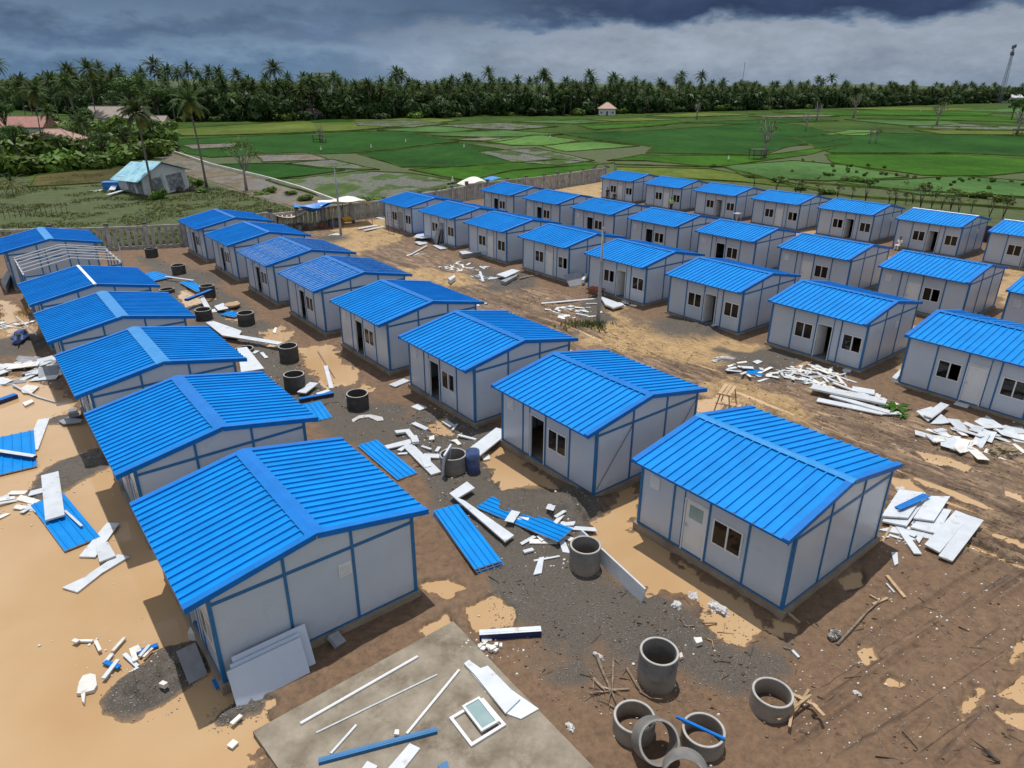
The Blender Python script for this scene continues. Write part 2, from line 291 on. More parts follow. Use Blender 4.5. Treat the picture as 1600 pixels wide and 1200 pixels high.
# ------------------------------------------------------------------ mesh helpers
class MB:
    """collects shapes and links them as ONE mesh object"""
    def __init__(self): self.v = []; self.f = []; self.m = []; self.names = []
    def mi(self, name):
        if name not in self.names: self.names.append(name)
        return self.names.index(name)
    def add(self, verts, faces, m):
        o = len(self.v); k = self.mi(m)
        self.v.extend([tuple(q) for q in verts]); self.f.extend([tuple(i + o for i in q) for q in faces]); self.m.extend([k] * len(faces))
        return self
    def box(self, lo, hi, m, xf=None):
        (a, b, c), (d, e, g) = lo, hi
        vs = [(a, b, c), (d, b, c), (d, e, c), (a, e, c), (a, b, g), (d, b, g), (d, e, g), (a, e, g)]
        if xf is not None: vs = [xf @ Vector(q) for q in vs]
        return self.add(vs, [(0, 3, 2, 1), (4, 5, 6, 7), (0, 1, 5, 4), (1, 2, 6, 5), (2, 3, 7, 6), (3, 0, 4, 7)], m)
    def prism(self, poly, z0, z1, m, side=None, top=None):
        """poly: ccw list of xy; extruded from z0 to z1 (z may be a function of x, y)"""
        a = sum(poly[i - 1][0] * poly[i][1] - poly[i][0] * poly[i - 1][1] for i in range(len(poly)))
        if a < 0: poly = poly[::-1]
        n = len(poly); fz = lambda z, q: z(q[0], q[1]) if callable(z) else z
        vs = [(x, y, fz(z0, (x, y))) for x, y in poly] + [(x, y, fz(z1, (x, y))) for x, y in poly]
        self.add(vs, [tuple(range(n - 1, -1, -1)), tuple(range(n, 2 * n))], top or m)
        return self.add(vs, [(i, (i + 1) % n, n + (i + 1) % n, n + i) for i in range(n)], side or m)
    def tube(self, pts, radii, m, sides=8, cap=True):
        pts = [Vector(q) for q in pts]
        if not isinstance(radii, (list, tuple)): radii = [radii] * len(pts)
        vs, fs = [], []
        for i, q in enumerate(pts):
            d = (pts[min(i + 1, len(pts) - 1)] - pts[max(i - 1, 0)])
            d = d.normalized() if d.length > 1e-9 else Vector((0, 0, 1))
            a = d.orthogonal().normalized() if abs(d.z) > 0.95 else d.cross(Vector((0, 0, 1))).normalized()
            b = d.cross(a)
            for k in range(sides):
                t = 2 * math.pi * k / sides
                vs.append(q + (a * math.cos(t) + b * math.sin(t)) * radii[i])
        for i in range(len(pts) - 1):
            for k in range(sides):
                k2 = (k + 1) % sides
                fs.append((i * sides + k, i * sides + k2, (i + 1) * sides + k2, (i + 1) * sides + k))
        if cap:
            fs.append(tuple(range(sides - 1, -1, -1))); fs.append(tuple(range((len(pts) - 1) * sides, len(pts) * sides)))
        return self.add(vs, fs, m)
    def lathe(self, prof, m, sides=24, close=False):
        """prof: list of (r, z, material or None)"""
        n = len(prof); vs = []
        for r_, z, *_ in prof:
            for k in range(sides):
                t = 2 * math.pi * k / sides; vs.append((r_ * math.cos(t), r_ * math.sin(t), z))
        for i in range(n if close else n - 1):
            j = (i + 1) % n; mm = prof[i][2] if len(prof[i]) > 2 and prof[i][2] else m
            self.add(vs, [(i * sides + k, i * sides + (k + 1) % sides, j * sides + (k + 1) % sides, j * sides + k) for k in range(sides)], mm) if i == 0 else self._more(len(self.v) - n * sides, [(i * sides + k, i * sides + (k + 1) % sides, j * sides + (k + 1) % sides, j * sides + k) for k in range(sides)], mm)
        return self
    def _more(self, o, faces, m):
        k = self.mi(m); self.f.extend([tuple(i + o for i in q) for q in faces]); self.m.extend([k] * len(faces))
    def mesh(self, name, smooth=False):
        me = bpy.data.meshes.new(name)
        me.from_pydata(self.v, [], self.f)
        for nm in self.names: me.materials.append(MAT[nm])
        me.polygons.foreach_set('material_index', self.m)
        if smooth: me.polygons.foreach_set('use_smooth', [True] * len(self.f))
        me.update()
        return me
    def build(self, name, parent=None, smooth=False, loc=None, rotz=0.0):
        return link_mesh(name, self.mesh(name, smooth), parent, loc, rotz)

def link_mesh(name, me, parent=None, loc=None, rotz=0.0):
    o = bpy.data.objects.new(name, me); COL.objects.link(o)
    if parent is not None: o.parent = parent
    if loc is not None: o.location = loc
    if rotz: o.rotation_euler.z = rotz
    return o

def tag(o, label=None, cat=None, group=None, kind=None):
    if label: o['label'] = label
    if cat: o['category'] = cat
    if group: o['group'] = group
    if kind: o['kind'] = kind
    return o

def empty(name, loc, rotz=0.0, label=None, cat=None, group=None):
    o = bpy.data.objects.new(name, None); COL.objects.link(o)
    o.location = loc; o.rotation_euler.z = rotz; o.empty_display_size = 0.3
    return tag(o, label, cat, group)

def copy_tree(o, parent=None):
    c = o.copy(); COL.objects.link(c); c.parent = parent
    for ch in o.children: copy_tree(ch, c)
    return c

def bezel(o, w=0.004, seg=1):
    b = o.modifiers.new('bevel', 'BEVEL'); b.width = w; b.segments = seg; b.limit_method = 'ANGLE'
    return o

# ------------------------------------------------------------------ the ground
YAW = R(38.55)
AX = np.array([math.cos(YAW), math.sin(YAW)])       # across a cabin
UX = np.array([-math.sin(YAW), math.cos(YAW)])      # along its ridge and along the rows

def vnoise(x, y, seed=0):
    xi = np.floor(x).astype(np.int64); yi = np.floor(y).astype(np.int64)
    fx = x - xi; fy = y - yi
    fx = fx * fx * (3 - 2 * fx); fy = fy * fy * (3 - 2 * fy)
    def h(a, b):
        n = (a * 374761393 + b * 668265263 + seed * 974634777) & 0x7fffffff
        n = ((n ^ (n >> 13)) * 1274126177) & 0x7fffffff
        return ((n ^ (n >> 16)) & 0xffff) / 65535.0
    a, b, c, d = h(xi, yi), h(xi + 1, yi), h(xi, yi + 1), h(xi + 1, yi + 1)
    return (a * (1 - fx) + b * fx) * (1 - fy) + (c * (1 - fx) + d * fx) * fy

def fbm(x, y, f, oct=4, seed=0, gain=0.5):
    s = 0.0; a = 1.0; t = 0.0
    for k in range(oct):
        s = s + a * (vnoise(x * f + 17.3 * k, y * f + 9.1 * k, seed + k) - 0.5); t += a; a *= gain; f *= 2.03
    return s / t * 2

def sstep(a, b, x):
    t = np.clip((x - a) / (b - a), 0, 1); return t * t * (3 - 2 * t)

def sdist(poly, x, y):
    """signed distance to a polygon, positive inside"""
    px = np.array([q[0] for q in poly]); py = np.array([q[1] for q in poly]); n = len(poly)
    d = np.full(x.shape, 1e9); ins = np.zeros(x.shape, bool)
    for i in range(n):
        ax, ay = px[i - 1], py[i - 1]; bx, by = px[i], py[i]
        ex, ey = bx - ax, by - ay; L2 = ex * ex + ey * ey + 1e-12
        t = np.clip(((x - ax) * ex + (y - ay) * ey) / L2, 0, 1)
        d = np.minimum(d, np.hypot(x - ax - t * ex, y - ay - t * ey))
        c = (ay > y) != (by > y)
        xs = ax + (y - ay) / (by - ay + 1e-12) * ex
        ins ^= c & (x < xs)
    return np.where(ins, d, -d)

# flooded areas and puddles (outlines on the ground)
PUDDLES = [
    ([(-30.11,34.48),(-26.79,35.88),(-21.98,31.34),(-18.4,27.97),(-15.7,24.14),(-10.29,17.63),(-8.31,14.95),(-7.33,13.6),(-6.3,13.5),(-6.52,12.42),(-5.37,10.57),(-12.8,10.53)], .5),
    ([(-1.59,27.53),(-0.28,28.15),(0.84,25.57),(3.24,22.46),(5.01,25.08),(4.98,22.47),(4.53,21.22),(6.75,18.06),(8.05,16.05),(7.5,16.45),(6.37,17.01),(5.25,17.89),(4.2,17.88),(3.12,19.35),(3.03,21.61),(2.03,22.89),(-0.24,23.79),(-1.08,25.55)], .35),
    ([(5.9,16.72),(7.2,17.45),(7.8,16.19),(6.79,15.41),(6.14,15.78)], .3),
    ([(-1.48,17.1),(-0.59,17.7),(0.13,17.11),(0.03,16.27),(-1.03,16.13)], .3), ([(-2.77,16.12),(-1.96,16.81),(-1.8,16.12),(-2.53,15.73)], .25),
    ([(-2.92,18.15),(-2.11,18.47),(-1.33,18),(-2.02,17.54)], .25), ([(-2.9,14.98),(-2.06,15.73),(-1.89,15.99),(-2.84,14.51)], .2),
    ([(10.23,15.55),(10.7,15.56),(10.56,15.06),(10.11,14.7),(9.95,14.94)], .2), ([(13.27,13.83),(14.5,14.61),(15.06,14.39),(13.78,13.31)], .2), ([(12.9,13.26),(13.54,13.21),(13.2,12.71),(12.84,12.9)], .2),
    ([(14.52,15.33),(15.7,16.1),(15.35,15.58),(14.29,14.85)], .15), ([(11.91,13.3),(12.92,13.98),(12.52,13.61),(11.81,13)], .1), ([(10.4,14.36),(10.84,14.18),(10.67,14.03),(10.37,14.14)], .1),
    ([(-4.02,29.74),(-3.18,30.8),(-2.85,28.76),(-3.57,28.43)], .25), ([(-13.37,40.18),(-11.72,40.77),(-8.83,36.58),(-8.81,34.73),(-10,33.86),(-11.77,36.54)], .3),
    ([(-8.61,33.04),(-8.1,34.74),(-7.59,33.88),(-7.78,31.49)], .2), ([(-15.14,40.73),(-15.28,43.17),(-14.65,43.18),(-14.36,40.17)], .2), ([(-16.55,43.15),(-15.69,44.48),(-14.9,41.92),(-15.34,40.73)], .15),
    ([(18.28,27.42),(19.4,26.85),(20.03,26.01),(19.49,25.58),(18.32,26.44)], .25), ([(16.95,24.93),(17.86,24.19),(18.59,23.25),(18.55,22.58),(17.58,23.71)], .15), ([(20.13,24.46),(20.7,23.74),(20.38,23.27),(19.92,23.73)], .15),
    ([(9.32,32.44),(11.21,33.27),(12.17,30.97),(10.89,29.9),(9.12,30.93)], .3), ([(15.72,25.18),(16.68,24.93),(16.68,23.94),(15.75,24.17)], .15),
    ([(4.47,21.62),(5,21.22),(5.94,20.08),(5.12,19.36),(4.41,20.44)], .2), ([(8.09,16.73),(8.68,16.46),(8.63,16.06),(7.99,16.19)], .15), ([(10.97,18.57),(11.87,18.9),(11.68,18.25),(10.9,17.93)], .15),
    ([(-21.27,48.79),(-17.9,45.83),(-17.86,44.45),(-20.12,45.8)], .15), ([(-26.7,52.99),(-24.81,53.96),(-22.87,50.41),(-24.09,48.75)], .2), ([(-38.72,50.15),(-36.22,48.56),(-31.26,42.94),(-32.11,41.68),(-34.65,44.2)], .3),
]
# heaps of gravel and spoil that stand out of the water
HEAPS = [([(-18.79,25.39)], 1.6, .20), ([(-17.89,26.49)], 1.0, .16), ([(-18.79,23.63)], .9, .14), ([(-9.83,13.91)], 1.15, .22), ([(-9.31,14.7)], 1.0, .20), ([(-10.25,13.69)], .7, .12), ([(-7.38,12.99)], .5, .12),
         ([(-6.82,13.29)], .5, .10), ([(-21.97,30.25)], .9, .16), ([(0.77,22.66)], 2.0, .30), ([(2.5,22.45)], 1.0, .18), ([(11.3,44.07)], 1.9, .16), ([(12.53,43.31)], 1.2, .12), ([(14.23,37.35)], 1.6, .10), ([(-1.15,27.53)], .9, .12),
         ([(-26.57,56.93)], 1.3, .22), ([(4.16,15.9)], 1.2, .08), ([(-30.56,39.95)], 2.0, .25), ([(-19,72.8)], 1.6, .25), ([(-3.98,28.11)], .8, .12)]
GRAVEL = [[(-5.09,30.78),(-1.29,31.56),(0.02,24.28),(2.54,22.89),(2.68,19.35),(4.33,17.43),(5.63,16.86),(6.45,15.53),(5.75,14.33),(3.64,14.55),(1.86,14.77),(0.78,15.24),(-0.56,16.82),(-0.85,19.32),(-2.74,22.85),(-3.78,25.26)],
          [(-15.39,38.51),(-9.86,34.72),(-5.84,31.51),(-2.95,28.12),(-4.47,26.34),(-6.95,27.47),(-10.7,31.46)], [(-22.21,48.78),(-16.56,44.47),(-9.45,33.03),(-11.67,31.45),(-16.15,38.5)], [(-36.1,65),(-25.93,58.01),(-17.9,45.83),(-19.5,43.11),(-26.72,50.35)], [(13.09,39.97),(18.09,40.6),(14.89,35.01),(12.67,35.9)], [(-4.2,63.1),(1.07,58.51),(2.56,54.44),(-2.05,52.5)],
          [(5.76,15.78),(7.67,15.79),(7.98,14.57),(6.09,13.68),(5.03,14.33)], [(4.73,49.21),(6.83,50.89),(7.18,46.21),(4.25,43.45)]]
SAND = [[(5.53,43.46),(8.99,46.24),(11.39,44.87),(15.45,41.14),(16.68,38.93),(14.13,35.91),(11.35,37.82),(8.12,38.82),(5.2,40.43)], [(6.83,50.89),(8.99,46.24),(6.4,40.44),(4.86,41)], [(-10.4,60.6),(-4.48,58.41),(-2.15,55.33),(-5.66,53.35),(-9.68,56.2)],
        [(23.74,56.8),(27.73,54.88),(37.54,51.4),(34.4,43.87),(42.05,55.12),(37.4,66.6)], [(6.6,124.8),(15,120.8),(13.1,97),(2.7,102.5)], [(-19.7,81.9),(-15.6,84.1),(-11.2,74.7),(-14.8,65.5),(-19.2,68.2)], [(24.43,43.73),(28.05,46.52),(24.88,39.03),(21.32,35.09)],
        [(-37.62,48.54),(-32.95,45.61),(-28.94,40.54),(-29.87,38.33),(-31.36,39.38)], [(34.4,87.6),(41.3,92.6),(28.9,61.3),(26.7,66.3)], [(44.1,61.6),(50,66.8),(36.28,46.65),(34.91,46.63)], [(14.74,30.99),(14.23,34.14),(12.67,35.9),(10.4,34.09),(12.17,30.97)]]
FENCE_LINE = [(-51.5,65.3),(-49.5,65.8),(-39.4,67.2),(-32.9,69.1),(-26.5,76.4),(-21.9,80.2),(-19.4,83.8),(-15.9,86.7),(-6.5,99.8),(4.8,109.1),(15.7,121.7)] + [(48.0, 76.0), (95.0, 17.0)]
ROAD_OUT = [(-85.4,175.6),(-59,140.2),(-41,119.6),(-23.5,94.9),(-24.4,88.3),(-34.7,100.1),(-50.6,119.3),(-67.4,139.9)]

def site_side(x, y):
    """positive inside the fenced building site"""
    return sdist(FENCE_LINE + [(95, -30), (-200, -30), (-200, 62)], x, y)

B1P = np.array([8.87, 20.91])
def ground_field(x, y):
    x = np.asarray(x, float); y = np.asarray(y, float)
    site = site_side(x, y)
    s_in = sstep(-0.5, 0.7, site)
    q = (x - B1P[0]) * AX[0] + (y - B1P[1]) * AX[1]; t = (x - B1P[0]) * UX[0] + (y - B1P[1]) * UX[1]
    n_big = fbm(x, y, 0.11, 3, 1); n_mid = fbm(x, y, 0.7, 4, 5); n_fine = fbm(x, y, 3.2, 4, 9)
    h = 0.105 + 0.03 * n_big + 0.05 * n_mid + 0.034 * n_fine
    h = h + 0.09 * sstep(15.0, 18.0, q)
    # churned wheel ruts along the lane between the rows
    rutm = np.zeros(x.shape)
    lane = sstep(4.2, 6.0, q) * (1 - sstep(14.8, 17.0, q))
    wob = 0.8 * fbm(x, y, 0.09, 2, 31)
    ruts = np.zeros(x.shape)
    for k, (c, w, dep) in enumerate([(5.2, .16, .10), (6.1, .22, .12), (6.7, .13, .09), (7.6, .26, .13), (8.5, .15, .10), (9.3, .2, .08), (10.4, .24, .10), (11.3, .15, .07), (12.3, .2, .08)]):
        on = sstep(-.30, .10, fbm(t + 31 * k, q * 0.0 + k, 0.13, 3, 40 + k))
        dq = q - c - wob - .12 * fbm(x, y, .5, 2, 60 + k)
        rutm = np.maximum(rutm, lane * on * np.exp(-(dq / (w * 1.5)) ** 2) * 1.0)
        ruts = ruts - dep * on * np.exp(-(dq / w) ** 2) + 0.5 * dep * on * np.exp(-((np.abs(dq) - 2.0 * w) / (w * .8)) ** 2)
    nearness = 1 - sstep(20, 42, t)
    h = h + lane * ruts * (0.35 + 1.15 * nearness)
    h = h + lane * (.3 + nearness) * 0.07 * fbm(q * 1.0, t * 0.22, 1.6, 5, 77, .6)
    # lorry tracks crossing the lower right corner
    d = np.array([0.8616, 0.5075]); ox, oy = 8.5, 13.0
    tt = (x - ox) * d[0] + (y - oy) * d[1]; qq = -(x - ox) * d[1] + (y - oy) * d[0]
    zone = sstep(5.6, 8.0, x) * (1 - sstep(-5.6, -4.4, t))
    for k, c in enumerate([-3.4, -2.6, -2.2, -1.1, -.75, .05, .38, 1.25, 1.55, 2.6]):
        on = sstep(-.25, .25, fbm(tt + 13 * k, tt * 0 + k, 0.25, 3, 90 + k))
        dq = qq - c - .25 * fbm(x, y, .18, 2, 99) - .05 * fbm(x, y, 1.1, 2, 100 + k)
        rutm = np.maximum(rutm, .35 * zone * on * np.exp(-(dq / .085) ** 2)); trk = zone
        h = h + zone * on * (-0.055 * np.exp(-(dq / .07) ** 2) + .03 * np.exp(-((np.abs(dq) - .16) / .08) ** 2))
    wet = np.zeros(x.shape)
    n_tiny = fbm(x, y, 9.0, 3, 13)
    jag = 0.70 * n_mid + 0.62 * n_fine + .30 * n_tiny
    for poly, depth in PUDDLES:
        cx = np.mean([p[0] for p in poly]); cy = np.mean([p[1] for p in poly])
        rad = max(math.hypot(p[0] - cx, p[1] - cy) for p in poly) + 1.5
        m = (np.abs(x - cx) < rad) & (np.abs(y - cy) < rad)
        if not m.any(): continue
        sd = sdist(poly, x[m], y[m]); sc_ = min(1.0, 0.25 + rad * 0.22)
        k = sstep(-.34 * sc_, .34 * sc_, sd + jag[m] * sc_ * (.75 if rad > 3.2 else .38))
        h[m] = h[m] * (1 - k) + (-0.04 - .10 * k) * k
        wet[m] = np.maximum(wet[m], sstep(-.9 * sc_, .2, sd + jag[m] * .4))
    for c, rad, hh in HEAPS:
        dx = x - c[0][0]; dy = y - c[0][1]; rr = np.hypot(dx, dy) / rad * (1 + .35 * n_mid)
        g = np.exp(-np.minimum(rr, 3) ** 2 * 1.3)
        h = h + g * (hh + .10 * n_fine * (g > .05) + 0.12)
    # silt left where the ground is barely dry
    grav = np.zeros(x.shape); sand = np.zeros(x.shape)
    for poly in GRAVEL: grav = np.maximum(grav, sstep(-.8, .8, sdist(poly, x, y) + 1.3 * n_mid))
    for c, rad, hh in HEAPS: grav = np.maximum(grav, np.exp(-((x - c[0][0]) ** 2 + (y - c[0][1]) ** 2) / (rad * 1.15) ** 2) * 1.2)
    for poly in SAND: sand = np.maximum(sand, sstep(-1.0, 1.0, sdist(poly, x, y) + 1.8 * n_mid))
    # meadow and fields beyond the fence
    hl = 0.03 + 0.04 * n_big + 0.02 * n_mid
    h = h * s_in + hl * (1 - s_in)
    road = sstep(-1.2, .6, sdist(ROAD_OUT, x, y) + 1.0 * n_mid) * (1 - s_in)
    return h, np.clip(grav, 0, 1) * s_in, np.clip(sand, 0, 1) * s_in, 1 - s_in, wet * s_in, road, lane * s_in, rutm * s_in, trk * s_in

def gz(x, y):
    return float(ground_field(np.array([x]), np.array([y]))[0][0])

def build_ground():
    ys = [9.0]
    while ys[-1] < 200: ys.append(ys[-1] + max(0.055, ys[-1] * 0.0046))
    ys = np.array(ys); nx = 640
    s = np.linspace(-1, 1, nx)
    XX = np.outer(ys * 0.90 + 3.5, s); YY = np.repeat(ys[:, None], nx, 1)
    x, y = XX.ravel(), YY.ravel()
    h, grav, sand, lawn, wet, road, lane, rutm, trk = ground_field(x, y)
    nv = len(x); ny = len(ys)
    co = np.stack([x, y, h], 1).astype(np.float32)
    idx = np.arange(nv).reshape(ny, nx)
    quads = np.stack([idx[:-1, :-1], idx[:-1, 1:], idx[1:, 1:], idx[1:, :-1]], -1).reshape(-1, 4)
    me = bpy.data.meshes.new('ground')
    me.vertices.add(nv); me.vertices.foreach_set('co', co.ravel())
    me.loops.add(quads.size); me.loops.foreach_set('vertex_index', quads.ravel().astype(np.int32))
    me.polygons.add(len(quads)); me.polygons.foreach_set('loop_start', np.arange(0, quads.size, 4, dtype=np.int32))
    me.update(calc_edges=True)
    me.polygons.foreach_set('use_smooth', [True] * len(quads))
    a = me.color_attributes.new('surface', 'FLOAT_COLOR', 'POINT')
    a.data.foreach_set('color', np.stack([grav, sand, lawn, wet], 1).astype(np.float32).ravel())
    b = me.color_attributes.new('tracks', 'FLOAT_COLOR', 'POINT')
    b.data.foreach_set('color', np.stack([road, lane, np.clip(h * 2 + .5, 0, 1), np.clip(rutm, 0, 1)], 1).astype(np.float32).ravel())
    c_ = me.color_attributes.new('lorry', 'FLOAT_COLOR', 'POINT')
    c_.data.foreach_set('color', np.stack([trk, trk, trk, np.ones(nv)], 1).astype(np.float32).ravel())
    # material: mud, gravel, sand, silt and grass by what lies there
    m, n, l, bs = new_mat('ground_mix')
    tcn = n.new('ShaderNodeTexCoord'); P = tcn.outputs['Object']
    def noise(scale, det=6, rough=.6, vec=None):
        t = n.new('ShaderNodeTexNoise'); t.inputs['Scale'].default_value = scale; t.inputs['Detail'].default_value = det; t.inputs['Roughness'].default_value = rough
        l.new(vec or P, t.inputs['Vector']); return t.outputs['Fac']
    def ramp(fac, stops):
        rp = n.new('ShaderNodeValToRGB'); l.new(fac, rp.inputs[0]); ramp_set(rp, stops); return rp.outputs[0]
    def mix(f, a_, b_):
        x_ = n.new('ShaderNodeMix'); x_.data_type = 'RGBA'; l.new(f, x_.inputs['Factor'])
        for s_, v in (('A', a_), ('B', b_)):
            if isinstance(v, tuple): x_.inputs[s_].default_value = (*v, 1)
            else: l.new(v, x_.inputs[s_])
        return x_.outputs['Result']
    mm = lambda op, a_, b_=None, c=False: math_node(n, l, op, a_, b_, c)
    at = n.new('ShaderNodeVertexColor'); at.layer_name = 'surface'
    sp = n.new('ShaderNodeSeparateColor'); l.new(at.outputs['Color'], sp.inputs[0])
    at2 = n.new('ShaderNodeVertexColor'); at2.layer_name = 'tracks'
    sp2 = n.new('ShaderNodeSeparateColor'); l.new(at2.outputs['Color'], sp2.inputs[0])
    thr_ = lambda v: mm('MULTIPLY', mm('MULTIPLY', mm('SUBTRACT', v, .56), 7.0, True), .55)
    nb, nf, nff = noise(.5), noise(4.0, 12, .74), noise(30.0, 4, .7)
    mud = mix(nb, ramp(nf, [(.30, (.076, .046, .028)), (.5, (.160, .100, .060)), (.70, (.235, .150, .088))]), ramp(nf, [(.32, (.100, .062, .038)), (.68, (.195, .124, .075))]))
    rot0 = n.new('ShaderNodeMapping'); rot0.inputs['Rotation'].default_value = (0, 0, -YAW); l.new(P, rot0.inputs['Vector'])
    rotm = n.new('ShaderNodeMapping'); rotm.inputs['Scale'].default_value = (2.0, .28, 1); l.new(rot0.outputs[0], rotm.inputs['Vector'])
    streak = noise(1.6, 8, .7, rotm.outputs[0])
    lane_c = ramp(streak, [(.34, (.075, .049, .033)), (.44, (.175, .116, .075)), (.54, (.26, .180, .115)), (.64, (.42, .30, .175))])
    lane_c = mix(mm('MULTIPLY', mm('SUBTRACT', noise(3.0, 9, .75), .47), 4.0, True), lane_c, (.085, .058, .043))
    mud = mix(mm('MULTIPLY', sp2.outputs[1], .85), mud, lane_c)
    clod = noise(1.5, 9, .78)
    mud = mix(thr_(clod), mud, (.075, .052, .039))
    mud = mix(mm('MULTIPLY', at2.outputs['Alpha'], mm('ADD', .35, mm('MULTIPLY', nf, .7)), True), mud, (.060, .040, .030))
    at3 = n.new('ShaderNodeVertexColor'); at3.layer_name = 'lorry'
    r3 = n.new('ShaderNodeMapping'); r3.inputs['Rotation'].default_value = (0, 0, -math.atan2(.5075, .8616)); l.new(P, r3.inputs['Vector'])
    r4 = n.new('ShaderNodeMapping'); r4.inputs['Scale'].default_value = (.022, 1.0, 1); l.new(r3.outputs[0], r4.inputs['Vector'])
    tl = noise(.95, 2, .5, r4.outputs[0]); tl2 = noise(9.0, 4, .6, r4.outputs[0])
    line = mm('SUBTRACT', 1.0, mm('MULTIPLY', mm('ABSOLUTE', mm('SUBTRACT', tl, .5)), 85.0, True), True)
    line2 = mm('MULTIPLY', mm('SUBTRACT', tl2, .54), 9.0, True)
    lines = mm('MULTIPLY', mm('MULTIPLY', mm('ADD', mm('MULTIPLY', line, .85), mm('MULTIPLY', line2, .12), True), at3.outputs['Color']), mm('MULTIPLY', mm('SUBTRACT', noise(.9, 5, .6), .36), 5.0, True))
    mud = mix(lines, mud, (.068, .046, .034))
    ll = mm('MULTIPLY', mm('SUBTRACT', 1.0, mm('MULTIPLY', mm('ABSOLUTE', mm('SUBTRACT', noise(3.2, 3, .55, rotm.outputs[0]), .5)), 30.0, True), True), mm('MULTIPLY', sp2.outputs[1], mm('MULTIPLY', mm('SUBTRACT', noise(.8, 5, .6), .40), 5.0, True)))
    mud = mix(mm('MULTIPLY', ll, .9), mud, (.052, .036, .027))
    grav_c = ramp(nff, [(.30, (.040, .034, .028)), (.5, (.088, .076, .063)), (.64, (.135, .117, .098)), (.75, (.36, .33, .29))])
    thr = lambda v, k, w: mm('MULTIPLY', mm('SUBTRACT', mm('ADD', v, mm('MULTIPLY', mm('SUBTRACT', nf, .5), k)), .5 - w), 1 / (2 * w), True)
    sand_c = ramp(nf, [(.32, (.24, .15, .075)), (.5, (.37, .25, .12)), (.7, (.46, .33, .17))])
    r5 = n.new('ShaderNodeMapping'); r5.inputs['Scale'].default_value = (1.0, .30, 1); l.new(rot0.outputs[0], r5.inputs['Vector'])
    st2 = noise(1.3, 10, .72, r5.outputs[0]); st3 = noise(5.0, 9, .8, r5.outputs[0])
    brown = mm('MULTIPLY', mm('SUBTRACT', mm('ADD', mm('MULTIPLY', st2, .6), mm('MULTIPLY', st3, .4)), .50), 11.0, True)
    sandf = mm('MULTIPLY', mm('SUBTRACT', mm('ADD', sp.outputs[1], mm('MULTIPLY', mm('SUBTRACT', st3, .5), 2.2)), .30), 2.2, True)
    sand_c = mix(mm('MULTIPLY', brown, .75), sand_c, ramp(nf, [(.35, (.13, .080, .048)), (.65, (.24, .155, .092))]))
    c = mix(sandf, mud, sand_c)
    clods = mm('MULTIPLY', mm('MULTIPLY', mm('SUBTRACT', st3, .54), 14.0, True), mm('MULTIPLY', sp2.outputs[1], mm('MULTIPLY', mm('SUBTRACT', noise(.35, 4, .6), .40), 4.5, True)))
    c = mix(mm('MULTIPLY', clods, .85), c, (.055, .037, .027))
    c = mix(thr(sp.outputs[0], .9, .3), c, grav_c)
    silt = ramp(nf, [(.35, (.20, .125, .066)), (.65, (.33, .21, .105))])
    low = mm('SUBTRACT', 1.0, mm('MULTIPLY', mm('SUBTRACT', sp2.outputs[2], .50), 10.0, True), True)
    c = mix(mm('MULTIPLY', low, .85), c, silt)
    gr = mix(noise(.06, 4), ramp(noise(.9, 6, .7), [(.34, (.018, .033, .007)), (.5, (.046, .060, .014)), (.66, (.090, .084, .034))]), ramp(noise(.5, 6, .7), [(.36, (.022, .045, .007)), (.62, (.060, .090, .013))]))
    c = mix(thr(sp.outputs[2], .5, .3), c, gr)
    c = mix(sp2.outputs[0], c, ramp(nf, [(.35, (.13, .095, .065)), (.65, (.21, .165, .12))]))
    l.new(c, bs.inputs['Base Color']); bs.inputs['Roughness'].default_value = .8
    wetr = mm('SUBTRACT', mm('ADD', .42, mm('MULTIPLY', nf, .6)), mm('MULTIPLY', at.outputs['Alpha'], .25)); l.new(wetr, bs.inputs['Roughness'])
    bs.inputs['Specular IOR Level'].default_value = .25
    bp = n.new('ShaderNodeBump'); bp.inputs['Strength'].default_value = .8; bp.inputs['Distance'].default_value = .05
    hgt_ = mm('SUBTRACT', mm('ADD', mm('MULTIPLY', nf, 1.0), mm('MULTIPLY', nff, .35)), mm('MULTIPLY', mm('ADD', mm('ADD', lines, ll), clods), .8)); l.new(hgt_, bp.inputs['Height']); l.new(bp.outputs[0], bs.inputs['Normal'])
    me.materials.append(m)
    return tag(link_mesh('ground', me), kind='structure')
build_ground()

# still muddy flood water, one level sheet
def build_water():
    m, n, l, b = new_mat('muddy_water')
    tcn = n.new('ShaderNodeTexCoord')
    t = n.new('ShaderNodeTexNoise'); t.inputs['Scale'].default_value = .16; t.inputs['Detail'].default_value = 5; l.new(tcn.outputs['Object'], t.inputs['Vector'])
    rp = n.new('ShaderNodeValToRGB'); l.new(t.outputs['Fac'], rp.inputs[0]); ramp_set(rp, [(.32, (.385, .245, .118)), (.5, (.43, .285, .155)), (.68, (.46, .325, .19))])
    l.new(rp.outputs[0], b.inputs['Base Color']); b.inputs['Roughness'].default_value = .07; b.inputs['IOR'].default_value = 1.33
    t2 = n.new('ShaderNodeTexNoise'); t2.inputs['Scale'].default_value = 2.5; t2.inputs['Detail'].default_value = 3; l.new(tcn.outputs['Object'], t2.inputs['Vector'])
    bp = n.new('ShaderNodeBump'); bp.inputs['Strength'].default_value = .05; bp.inputs['Distance'].default_value = .05; l.new(t2.outputs['Fac'], bp.inputs['Height']); l.new(bp.outputs[0], b.inputs['Normal'])
    mb = MB(); mb.add([(-70, 7.5, 0), (90, 7.5, 0), (90, 62, 0), (-70, 62, 0)], [(0, 1, 2, 3)], 'muddy_water')
    tag(mb.build('flood_water'), kind='structure')
build_water()

